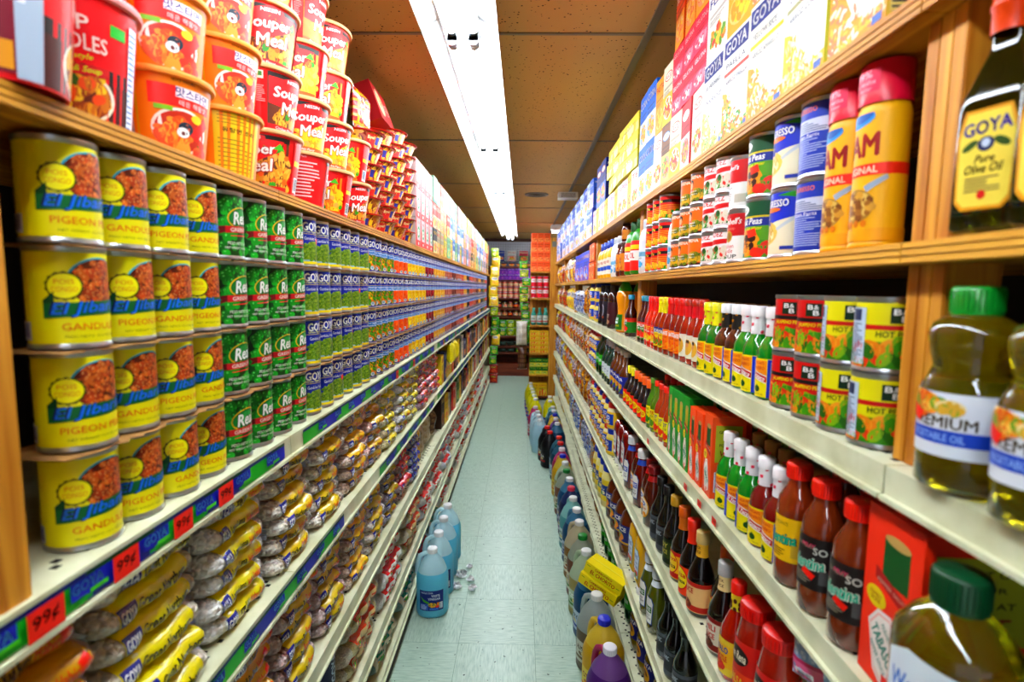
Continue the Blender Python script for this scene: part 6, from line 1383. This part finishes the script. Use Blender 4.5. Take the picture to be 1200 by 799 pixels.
for i, y in enumerate((1.15, 1.21, 1.27, 1.33, 1.39)): put(TAB_M if i < 2 else TAB_G, .515, y, BZ, '%s sauce box in the second row behind, %s from the entrance' % ('orange' if i < 2 else 'green', ORD[i]), 'second-row pepper sauce boxes')
G = 'sauce bottles past the green boxes'
for i, (y, P, d) in enumerate(((1.50, ORGR, 'orange-brown bottle with red cap'), (1.553, ORGR, 'orange-brown bottle with yellow label'), (1.606, ORGR, 'orange-brown tall bottle'), (1.659, GRNR, 'green sauce bottle with red cap'), (1.712, GRNB, 'green sauce bottle with green cap'))): put(P, .437, y, BZ, '%s, %s past the green boxes' % (d, ORD[i]), G)
for i in range(6): put(MAG if i < 4 else MAGY, .44, 1.775+.064*i, BZ, '%s-capped dark seasoning bottle, %s past the green bottles' % ('orange' if i < 4 else 'yellow', ORD[i]), 'seasoning bottles', -.1)
for i in range(5): put(ORGR, .50, 1.5+.07*i, BZ, 'red-capped bottle in the shaded row, %s past the green boxes' % ORD[i], 'second-row sauce bottles on the middle steel shelf')
for i in range(4): put(GOYB, .44, 2.18+.075*i, BZ, 'brown cooking wine bottle with navy label, %s past the seasoning bottles' % ORD[i], 'cooking wine bottles')
for i in range(3): put(GLS, .44, 2.49+.078*i, BZ, 'pale green bottle with white label, %s past the wine bottles' % ORD[i], 'pale green bottles')
for i in range(2): put(GRS, .445, 2.74+.1*i, BZ, 'green soda bottle on the middle steel shelf, %s past the pale bottles' % ORD[i], 'green soda bottles', sc=(.9, .9, .72))
for i in range(3):
    put(MAYO, .455, 2.96+.1*i, BZ, 'blue-lidded mayonnaise jar, lower tier, %s past the soda bottles' % ORD[i], 'mayonnaise jars on the middle steel shelf', sc=(1, 1, .85))
    put(MAYR, .455, 2.96+.1*i, BZ+.1045, 'red-lidded mayonnaise jar, upper tier, %s past the soda bottles' % ORD[i], 'mayonnaise jars on the middle steel shelf', sc=(1, 1, .85))
bagrow(BZ, ['candy', 'candy', 'gold', 'candy', 'candy', 'candy', 'candy', 'orange', 'candy', 'orange', 'yellow', 'yellow', 'red', 'red', 'candy', 'red', 'red', 'red', 'yellow', 'red'], 3.28, .162, .42, 'on the middle steel shelf', 'bags on the middle steel shelf')
# ---- shelf C
CZ2 = RZ[2]; G = 'sauce bottles on the fourth shelf down'
a = Art(); a.rect(-.024, .004, .024, .034, '#d86a94'); a.barcode(-.016, .008, .012, .024, 4); a.rect(-.024, .034, .024, .040, '#c03c6c')
PT = make_pillow('hanging_pack', .06, .085, .034, ['#b4c4e4', '#d4dcf0', '#9cb0d8'], a, 61, cat='packet', seam='#c8d4ec')
put(PT, .425, .735, CZ2+.185, 'pink and blue plastic pack hanging below the sauce bottles', None, .5)
put(SAL, .447, .85, CZ2, 'tall red salsa jar under the pink pack', G, -.1, sc=(.95, .95, 1.5)); put(SAL, .443, .93, CZ2, 'tall red salsa jar with red lid next to the spotted-neck bottle', G, -.15, sc=(.95, .95, 1.5))
for i, (y, P, d) in enumerate(((1.0, W_GIR, 'red sauce bottle with brown-spotted yellow neck'), (1.068, W_COF, 'dark chili sauce bottle with grey cap'), (1.136, W_GUY, 'dark sauce bottle with yellow label half hidden'), (1.208, W_OYS, 'dark oyster sauce bottle with beige cap'), (1.274, W_RED, 'dark sauce bottle with orange-red neck wrap'), (1.35, W_GUY, 'dark sauce bottle with round yellow label'), (1.425, W_BLG, 'black sauce bottle with gold cap'), (1.50, W_BLK, 'black glass sauce bottle'), (1.575, W_BLK, 'second black glass sauce bottle'))): put(P, .437+(.03 if i == 2 else 0), y, CZ2, d+', fourth shelf down', G, -.12)
put(KRA, .437, 1.672, CZ2, 'barbecue sauce bottle with round white label', G, -.2); put(KRA, .447, 1.745, CZ2, 'barbecue sauce bottle behind the first one', G)
G = 'ketchup bottles'
put(KET, .437, 1.83, CZ2, 'ketchup bottle with white cap beside the barbecue sauce', G, -.2); put(KRA, .447, 1.915, CZ2, 'dark sauce bottle between two ketchups', None); put(KET, .437, 2.0, CZ2, 'ketchup bottle with white cap, second along', G, -.2)
for i in range(3): put(KEI, .44, 2.11+.09*i, CZ2, 'upside-down squeeze ketchup, %s past the upright ones' % ORD[i], G, -.1)
for c in range(7):
    for t in range(2): put((MAYO, MAYR)[(c+t) % 2], .45, 2.42+.099*c, CZ2+.1225*t, '%s jar, %s tier, %s past the ketchup' % (('blue-lidded yellow', 'red-lidded yellow')[(c+t) % 2], ('lower', 'upper')[t], ORD[c]), 'jars past the ketchup')
bagrow(CZ2, ['gold', 'candy', 'gold', 'gold', 'candy', 'gold', 'candy', 'candy', 'yellow', 'orange', 'candy', 'orange', 'yellow', 'candy', 'blue', 'yellow', 'candy', 'blue', 'candy', 'blue'], 3.14, .168, .42, 'on the fourth shelf down', 'bags on the fourth shelf down', 1.15)
# ---- shelf D
DZ = RZ[3]; G = 'bottles on the lowest steel shelf'
for i, (y, P) in enumerate(((1.30, W_BLK), (1.38, W_BLK), (1.46, W_BLK))): put(P, .44, y, DZ, 'black sauce bottle on the lowest shelf, %s before the relish' % ('third', 'second', 'first')[i], G, -.1)
put(REL, .437, 1.575, DZ, 'green relish bottle with white cap, nearer one', G, -.2); put(REL, .437, 1.672, DZ, 'green relish bottle with white cap beside the mustard', G, -.2)
put(MUS, .437, 1.775, DZ, 'upside-down mustard squeeze bottle beside the relish', G, -.1, sc=(1.1, 1.1, 1.12)); put(MUS, .437, 1.88, DZ, 'upside-down mustard squeeze bottle beside the juice', G, -.1, sc=(1.1, 1.1, 1.12))
for i in range(4): put(JUI, .46, 2.06+.112*i, DZ, 'brown apple juice bottle, %s past the mustard' % ORD[i], 'apple juice bottles', -.3)
for i in range(4): put(MYB, .455, 2.54+.105*i, DZ, 'yellow-labelled mayonnaise bottle with blue lid, %s past the juice' % ORD[i], 'mayonnaise bottles', -.2, sc=1.1)
bagrow(DZ, ['gold', 'blue', 'blue', 'blue', 'gold', 'blue', 'blue', 'red', 'blue', 'orange', 'yellow', 'orange', 'candy', 'yellow', 'orange', 'candy', 'blue', 'blue', 'candy', 'candy'], 3.02, .172, .42, 'on the lowest steel shelf', 'bags on the lowest steel shelf', 1.12)
# ---- base deck
EZ = RZ[4]
GOL = make_bottle('oil_bottle', JP, '#8a7414', M_SAUCE, (capprof(.020, .206, .226), '#1c2c7c', (.208, .222)), [(.052, .13, '#1a2470', (lambda q: (q.text('GOYA', 0, .118, .07, .016, '#f4f4f4', .06), q.ell(0, .082, .026, .026, '#e0b020', 18), q.ell(0, .082, .016, .016, '#7a5010', 14), q)[-1])(Art()))])
for i in range(4): put(GOL, .47, 1.52+.115*i, EZ, 'golden oil bottle with navy label on the base deck, %s from the entrance' % ORD[i], 'oil bottles on the base deck', -.2, sc=(.92, .92, .95))
for i in range(7): put(GRS, .475, 2.02+.105*i, EZ, 'green soda bottle on the base deck, %s past the oil bottles' % ORD[i], 'green soda bottles on the base deck', sc=(1, 1, .82))
bagrow(EZ, ['gold', 'gold', 'red', 'gold', 'candy', 'gold', 'white', 'candy', 'blue', 'white', 'yellow', 'blue', 'white', 'yellow', 'candy', 'red', 'candy'], 2.82, .21, .455, 'on the base deck', 'bags on the base deck', .94)

# ---- gallon jugs on the floor
def jugat(P, x, y, lab, grp, rz): place(P, (x, y, 0), rz, lab, grp)
for i, y in enumerate((2.20, 2.356, 2.512, 2.668)): jugat(J_BLUE, -.372+J(.004), y, 'blue white-capped vinegar jug on the floor, %s of the line of four' % ('front', 'second', 'third', 'rear')[i], 'blue vinegar jugs on the floor', .12+J(.1))
row = [(1.585, J_PUR, 'purple drink jug with white cap in front of the line'), (1.732, J_YEL, 'yellow drink jug with blue cap near the front'), (1.878, J_GREY, 'greyish jug with white cap by the yellow cartons'), (2.062, J_BLU2, 'dark blue jug under the yellow cartons'), (2.21, J_OLIVE, 'pale olive vinegar jug with white cap behind the yellow cartons'), (2.352, J_BRNG, 'brown vinegar jug with green cap'), (2.50, J_BRN, 'tan-filled jug with white cap'), (2.648, J_BLU2, 'dark blue jug with white cap, looped handle'), (2.796, J_TEAL, 'pale teal jug with white cap'), (2.944, J_BPNK, 'dark jug with pink cap and handle'), (3.09, J_BLU2, 'dark blue jug past the pink-capped one'), (3.238, J_BRNG, 'brown jug with green cap, further one'), (3.386, J_OLIVE, 'pale olive jug with white cap, further one'), (3.534, J_YEL, 'yellow jug with blue cap, further one'), (3.682, J_MAG, 'magenta drink jug with pale cap'), (3.83, J_TRED, 'dark teal jug with red cap'), (3.98, J_TRED, 'dark teal jug with red cap beside the black jug')]
for i, (y, P, d) in enumerate(row): jugat(P, .300+J(.006)-(.0 if y > 1.8 else .005), y, d+' on the floor at right', 'gallon jugs along the right shelf', -1.2+J(.4))
for i, (x, y, P, d) in enumerate(((.238, 4.125, J_BLK, 'black drink jug with red cap standing out into the aisle'), (.222, 4.275, J_BLK, 'black drink jug behind the first black one'), (.314, 4.40, J_BLU2, 'dark blue jug past the black ones'), (.314, 4.555, J_PUR, 'purple jug past the black ones'), (.314, 4.71, J_YEL, 'yellow jug past the purple one'), (.314, 4.865, J_BLU2, 'blue jug beside the clear water jugs'), (.314, 5.02, J_TEAL, 'pale teal jug beside the clear water jugs'))): jugat(P, x, y, d, 'gallon jugs along the right shelf', -1.2+J(.5))
for i, (x, y) in enumerate(((.172, 4.50), (.165, 4.66), (.16, 4.82))): jugat(J_CLEAR, x, y, 'clear water jug in the aisle, %s of three' % ('front', 'middle', 'rear')[i], 'clear water jugs', -.8+J(.3))
jugat(J_MAG, .145, 5.0, 'magenta jug between the clear jugs and yellow bleach', 'gallon jugs along the right shelf', -1)
for i, (x, y) in enumerate(((.155, 5.38), (.145, 5.56), (.135, 5.74), (.13, 5.92), (.12, 6.1), (.30, 5.3), (.31, 5.5), (.12, 6.28))): jugat(J_BLE, x, y, 'yellow bleach jug with blue label, %s' % ('front of the aisle line', 'second of the aisle line', 'third of the aisle line', 'fourth of the aisle line', 'fifth of the aisle line', 'nearer one against the right shelf', 'further one against the right shelf', 'last of the aisle line')[i], 'yellow bleach jugs', -1+J(.5))
# flat yellow candle cartons lying tilted across the jugs
def chart(w, d, h):
    a = Art(); a.text('CARBONERO', 0, h*.74, w*.46, h*.20, '#b81408', .05); a.text('EL CHORITO', 0, h*.34, w*.66, h*.36, '#c01808', .05, .12); a.rect(-w*.45, h*.72, -w*.36, h*.78, '#6a9a20'); a.rect(w*.36, h*.36, w*.45, h*.42, '#6a9a20')
    r = Art(); r.text('EL CHORITO', d*.5, h*.35, d*.6, h*.22, '#b84a14', .03, .12)
    return make_box('yellow_charcoal_box', w, d, h, '#f2e00c', a, None, r, cat='carton')
CHB = chart(.165, .08, .045)
for i, (x, y, z) in enumerate(((.320, 1.965, .252), (.3400, 1.9574, .3010))): place(CHB, (x-.0224, y-.033, z), -.66, ('lower', 'upper')[i]+' flat yellow carton lying tilted across the jugs', 'flat yellow cartons on the jugs', ry=.27)
# litter on the floor
def crumple(name, r, col, seed, mat):
    R = random.Random(seed); q = MB(); n = 9
    pts = [[Vector((math.cos(2*PI*i/n)*math.sin(PI*j/6), math.sin(2*PI*i/n)*math.sin(PI*j/6), .6-.6*math.cos(PI*(6-j)/6)*1.0))*r*R.uniform(.55, 1.15) for i in range(n)] for j in range(7)]
    for j in range(6):
        for i in range(n):
            f = [pts[j][i], pts[j][(i+1) % n], pts[j+1][(i+1) % n], pts[j+1][i]]
            f = [Vector((p.x, p.y, max(p.z, .0008))) for p in f]; q.face(f, col)
    return q.build(name, mat)
for i, (x, y, r, s) in enumerate(((-.278, 2.47, .030, 1), (-.232, 2.44, .022, 2), (-.288, 2.37, .025, 3), (-.215, 2.36, .021, 4), (-.25, 2.56, .016, 5))):
    o = link('crumpled_paper', crumple('crumpled_paper', r, '#fbfdff', s, M_CARD)); o.location = (x, y, 0); o.rotation_euler = (0, 0, i); o['label'] = 'scrap of crumpled white paper beside the jugs, %s' % ('largest piece', 'right middle piece', 'piece nearest the jugs', 'front right piece', 'small rear piece')[i]; o['category'] = 'paper scrap'; o['group'] = 'paper scraps on the floor'
# ================================================================== far end
# unit facing the camera at the end of the right shelves
fo = (.24, 6.75, 0)
FU = empty('wooden_shelving_unit', fo, 'wooden end unit facing the aisle beside the right shelves', 'shelving', 'far shelving')
EZs = [1.627, 1.294, .956, .605, .326, .05]
fx0, fx1, fy = .105, .345, 6.62
for z in EZs:
    q = MBo(fo); q.box(fx0, fy, z-.02, fx1, fy+.3, z, '#fff'); part('shelf', q, M_WOODX if z < .1 else M_WOODY, FU)
q = MBo(fo); q.box(fx0, fy+.3, 0, fx1, fy+.32, 2.0, '#fff'); part('back_panel', q, M_WOODZ, FU)
q = MBo(fo); q.box(.345, 6.53, 0, .43, 6.93, 2.03, '#fff'); part('wooden_post', q, M_WOODZ, FU)
q = MBo(fo); q.box(.36, 6.526, 1.92, .41, 6.53, 1.985, '#fff'); part('hinge_plate', q, plain('grey_metal_plate', '#8c8c80', .4, .6), FU)
OBX = foodbox('orange_carton', .076, .115, .08, '#f0641c', 130, 'BIZCOCHO', '#8a2c0c', '#f07c30', 'carton', ['#c8481c', '#f8a050'])
for c in range(3):
    for t in range(4): place(OBX, (.146+.079*c, fy+.02, EZs[0]+.117*t), J(.03), 'orange carton on top of the far unit, %s, %s column from the left' % (tier(t, 4), ORD[c]), 'orange cartons on the far unit')
a = Art(); a.rect(-.12, .06, .12, .10, '#f0eef0'); a.text('POWDER', 0, .08, .06, .02, '#c01828', .05)
CANR = make_can('powder_canister', .135, .036, '#d8183c', a, 'canister')
for c in range(3):
    for t in range(2): place(CANR, (.148+.076*c, fy+.05, EZs[1]+.1365*t), J(.2), 'red and white canister on the far unit, %s row, %s from the left' % (('lower', 'upper')[t], ORD[c]), 'canisters on the far unit')
TEB = make_bottle('teal_cleaner_bottle', [(0, .002), (.03, 0), (.034, .004), (.034, .13), (.024, .16), (.015, .175), (0, .175)], '#2c9a8c', M_PLASTIC, (capprof(.017, .17, .215), '#5ac0b0', (.172, .21)), [(.03, .12, '#e0ece8', (lambda q: (q.text('FRESH', 0, .08, .05, .018, '#18705c', .05), q.rect(-.1, .04, .1, .055, '#c82838'), q)[-1])(Art()))])
for c in range(3): place(TEB, (.15+.075*c, fy+.05, EZs[2]), J(.2), 'teal cleaner bottle on the far unit, %s from the left' % ORD[c], 'teal bottles on the far unit')
YBX = foodbox('yellow_carton', .115, .055, .1, '#f0c818', 131, 'CUBITOS', '#c01c14', '#f4d840', 'carton', ['#e84c18', '#f0e060'])
for c in range(2):
    for t in range(5): place(YBX, (.165+.119*c, fy+.02, EZs[3]+.0565*t), J(.03), 'yellow carton on the far unit, %s, %s column' % (tier(t, 5), ('left', 'second')[c]), 'yellow cartons on the far unit')
GBX = foodbox('green_carton', .075, .10, .1, '#2c8a24', 132, 'TE', '#f0e860', '#e8d830', 'carton', ['#e8e060', '#78b030'])
for c in range(3):
    for t in range(2): place(GBX, (.146+.079*c, fy+.02, EZs[4]+.102*t), J(.03), 'green carton on the far unit, %s row, %s from the left' % (('lower', 'upper')[t], ORD[c]), 'green cartons on the far unit')
for c in range(2): place(YBX, (.165+.114*c, fy+.03, EZs[5]+.001), J(.05), 'yellow carton on the bottom of the far unit, %s' % ('left one', 'one by the post')[c], 'yellow cartons on the far unit', sc=(1, 1, 3))
# hanging strips of bags
def strip(x, y, kinds, z0, dz, name, who):
    for i, kd in enumerate(kinds):
        P = PB[kd]
        place(P, (x+J(.012), y, z0-dz*i), J(.4), '%s bag hanging in the %s, %s from the top' % (KDN[kd], who, nth(i)), 'bags hanging in the '+who, rx=-.12+J(.05), sc=(.95, .9, .95*dz/.135*.8), name='hanging_snack_bag')
strip(.035, 6.74, ['green', 'lime', 'green', 'green', 'lime', 'green', 'green', 'green', 'green', 'green'], 1.66, .105, 'rs', 'strip on the far unit side')
strip(-.40, 7.70, ['lime', 'yellow', 'yellow', 'yellow', 'yellow', 'yellow', 'lime', 'green', 'green', 'yellow', 'green', 'green', 'red', 'red'], 1.86, .142, 'ls', 'strip at the left shelf end')
o = place(make_pillow('hanging_plastic_bag', .14, .3, .12, ['#e8e0d0', '#d8d4c8', '#f0ece4'], None, 50, cat='bag'), (.02, 6.58, .70), .3, 'white plastic bag hanging from the side of the far unit')
o = place(make_pillow('hanging_paper_bag', .12, .3, .1, ['#7a4c30', '#8a5c3c', '#5c3424'], None, 51, cat='bag'), (.03, 6.62, .39), .3, 'brown paper bag hanging below the white plastic bag')
# back shelves
bo = (0, 8.6, 0)
BU = empty('brown_shelving_unit', bo, 'brown wooden shelves standing against the back wall', 'shelving', 'far shelving')
bx0, bx1, by = -.52, .62, 8.45
BZs = [1.756, 1.546, 1.256, 1.094, .962, .647, .484, .38, .20]
for z in BZs:
    q = MBo(bo); q.box(bx0, by, z-.025, bx1, by+.38, z, '#fff'); part('shelf', q, M_WOODX, BU)
q = MBo(bo); q.box(bx0, by+.36, 0, bx1, by+.38, 1.80, '#fff'); part('back_panel', q, M_WOODX, BU)
q = MBo(bo); q.box(bx0, by+.005, 0, bx1, by+.03, .175, '#fff'); part('kick_board', q, M_WOODX, BU)
for x in (bx0, bx1): q = MBo(bo); q.box(x-.012, by, 0, x+.012, by+.38, 1.76, '#fff'); part('side_panel', q, M_WOODX, BU)
q = MBo((0, 8.84, 1.95)); q.box(-.9, 8.838, 1.70, 1.2, 8.849, 2.17, '#d8dce8')
for i in range(50):
    for j in range(11): x, z = -.88+.04*i, 1.73+.04*j; q.box(x-.006, 8.8365, z-.006, x+.006, 8.8385, z+.006, '#3a3c48')
o = link('pegboard', q.build('pegboard', M_PLASTIC)); o.location = (0, 8.84, 1.95); o['label'] = 'white pegboard on the back wall above the brown shelves'; o['category'] = 'pegboard'
o['kind'] = 'thing'
PU = foodbox('purple_carton', .115, .088, .08, '#7a18b0', 140, 'FRUTA', '#f0e0f4', '#9a30d0', 'carton', ['#d060d8', '#5a1090'])
for c in range(8):
    for t in range(2): place(PU, (-.42+.12*c, by+.02, BZs[1]+.0895*t), J(.02), 'purple carton on the back shelves, %s row, %s from the left' % (('lower', 'upper')[t], ORD[c]), 'purple cartons')
DBX = foodbox('dark_carton', .12, .08, .08, '#28344c', 141, 'CAFE', '#d8dce8', '#506080', 'carton')
for c in range(8): place(DBX, (-.42+.125*c, by+.02, BZs[0]), J(.03), 'dark carton on the top back shelf, %s from the left' % ORD[c], 'dark cartons on the back shelves')
a = Art(); a.rect(-.12, .02, .12, .06, '#f0d8b0'); a.text('CAFE', 0, .04, .05, .018, '#c01c18', .05)
RC = make_can('coffee_can', .086, .042, '#d82828', a, 'coffee can')
for c in range(11):
    for t in range(3): place(RC, (-.455+.089*c, by+.06, BZs[2]+.0875*t), J(.3), 'red coffee can on the back shelves, %s, %s from the left' % (tier(t, 3), ORD[c]), 'coffee cans on the back shelves')
a = Art(); a.blobs(0, .05, .03, .02, 14, .008, ['#e8c030', '#e05020'], 3)
JR = [make_bottle('spice_jar', SJ, c, M_SAUCE, (capprof(.031, .112, .125), k), [(.02, .07, l, a)], cat='jar') for c, k, l in (('#7a4a1c', '#c02818', '#e8d8a0'), ('#3a2014', '#d8b020', '#d84c20'), ('#8a6a20', '#2c2c30', '#f0e8d0'))]
for s, z in enumerate(BZs[3:5]):
    for c in range(11): place(JR[(c+s) % 3], (-.455+.09*c, by+.06, z), J(.3), '%s spice jar on the %s jar shelf at the back, %s from the left' % (('brown', 'dark', 'ochre')[(c+s) % 3], ('upper', 'lower')[s], ORD[c]), 'jars on the back shelves', sc=(1, 1, .82))
for s, (z, kinds, nmx) in enumerate(((BZs[5], ['green', 'green', 'lime', 'lime', 'green', 'green', 'lime', 'green'], 'green bag shelf'), (BZs[6], ['dark']*8, 'upper dark bag shelf'), (BZs[7], ['dark', 'dark', 'dark', 'green', 'dark', 'green', 'dark', 'dark'], 'lower dark bag shelf'))):
    cnt = {}
    for t in range(2 if s == 0 else 1):
        for c, kd in enumerate(kinds):
            cnt[kd] = cnt.get(kd, 0)+1
            place(PB[kd], (-.43+.128*c, by+.02, z+.13*t), J(.04), '%s bag on the back %s, %s from the left%s' % (KDN[kd], nmx, ORD[c], (', lower row', ', upper row')[t] if s == 0 else ''), 'bags on the back shelves', sc=(1.02 if s == 0 else .76, 1, .80 if s == 0 else .52))
HG = [foodbox('hanging_packet', .14, .15, .05, c, 150+i, t, tc, pn, 'packet') for i, (c, t, tc, pn) in enumerate((('#2c4cb0', 'HILO', '#f0f0f4', '#18286c'), ('#f0f0f0', 'PILAS', '#c02020', '#e8b0b0'), ('#c02850', 'PEINE', '#f4f4d0', '#2c9a3c'), ('#283048', 'CLIPS', '#e0e4f0', '#506090')))]
for i, x in enumerate((-.36, -.17, .02, .21, .40)): place(HG[i % 4], (x, by+.10, BZs[0]+.083), J(.05), '%s packet standing above the top back shelf, %s from the left' % (('blue', 'white', 'pink and green', 'dark', 'second blue')[i], ORD[i]), 'packets above the back shelves', sc=(1, 1, 1.1))

# ================================================================== light, camera
w = bpy.data.worlds.new('store_ambience'); SC.world = w; w.use_nodes = True
bg = w.node_tree.nodes['Background']; bg.inputs[0].default_value = (*lin('#f4f6ff'), 1); bg.inputs[1].default_value = WORLD_E
cam = bpy.data.cameras.new('camera'); co = bpy.data.objects.new('camera', cam); COL.objects.link(co); SC.camera = co
cam.sensor_width = 36; cam.lens = 36*FPX/1200; cam.clip_start = .02
pitch, yaw, roll = PITCH, YAW, ROLL
f = Vector((-math.sin(yaw)*math.cos(pitch), math.cos(yaw)*math.cos(pitch), -math.sin(pitch)))
r = f.cross(Vector((0, 0, 1))).normalized(); u = r.cross(f)
c, s = math.cos(roll), math.sin(roll)
r2 = r*c-u*s; u2 = u*c+r*s       # positive roll turns the picture counter-clockwise
M = Matrix(((r2.x, u2.x, -f.x, 0), (r2.y, u2.y, -f.y, 0), (r2.z, u2.z, -f.z, 1.42), (0, 0, 0, 1)))
co.matrix_world = M
cam.dof.use_dof = True; cam.dof.focus_distance = 1.7; cam.dof.aperture_fstop = 3.6
vs = SC.view_settings
SC.display_settings.display_device = 'sRGB'; vs.view_transform = 'Standard'; vs.look = 'None'; vs.exposure = EXPO; vs.gamma = 1; vs.use_curve_mapping = False
cy = SC.cycles
cy.use_denoising = True; cy.max_bounces = 7; cy.diffuse_bounces = 4; cy.glossy_bounces = 3; cy.transmission_bounces = 6; cy.transparent_max_bounces = 6
cy.caustics_reflective = False; cy.caustics_refractive = False; cy.sample_clamp_indirect = 6; cy.use_light_tree = True
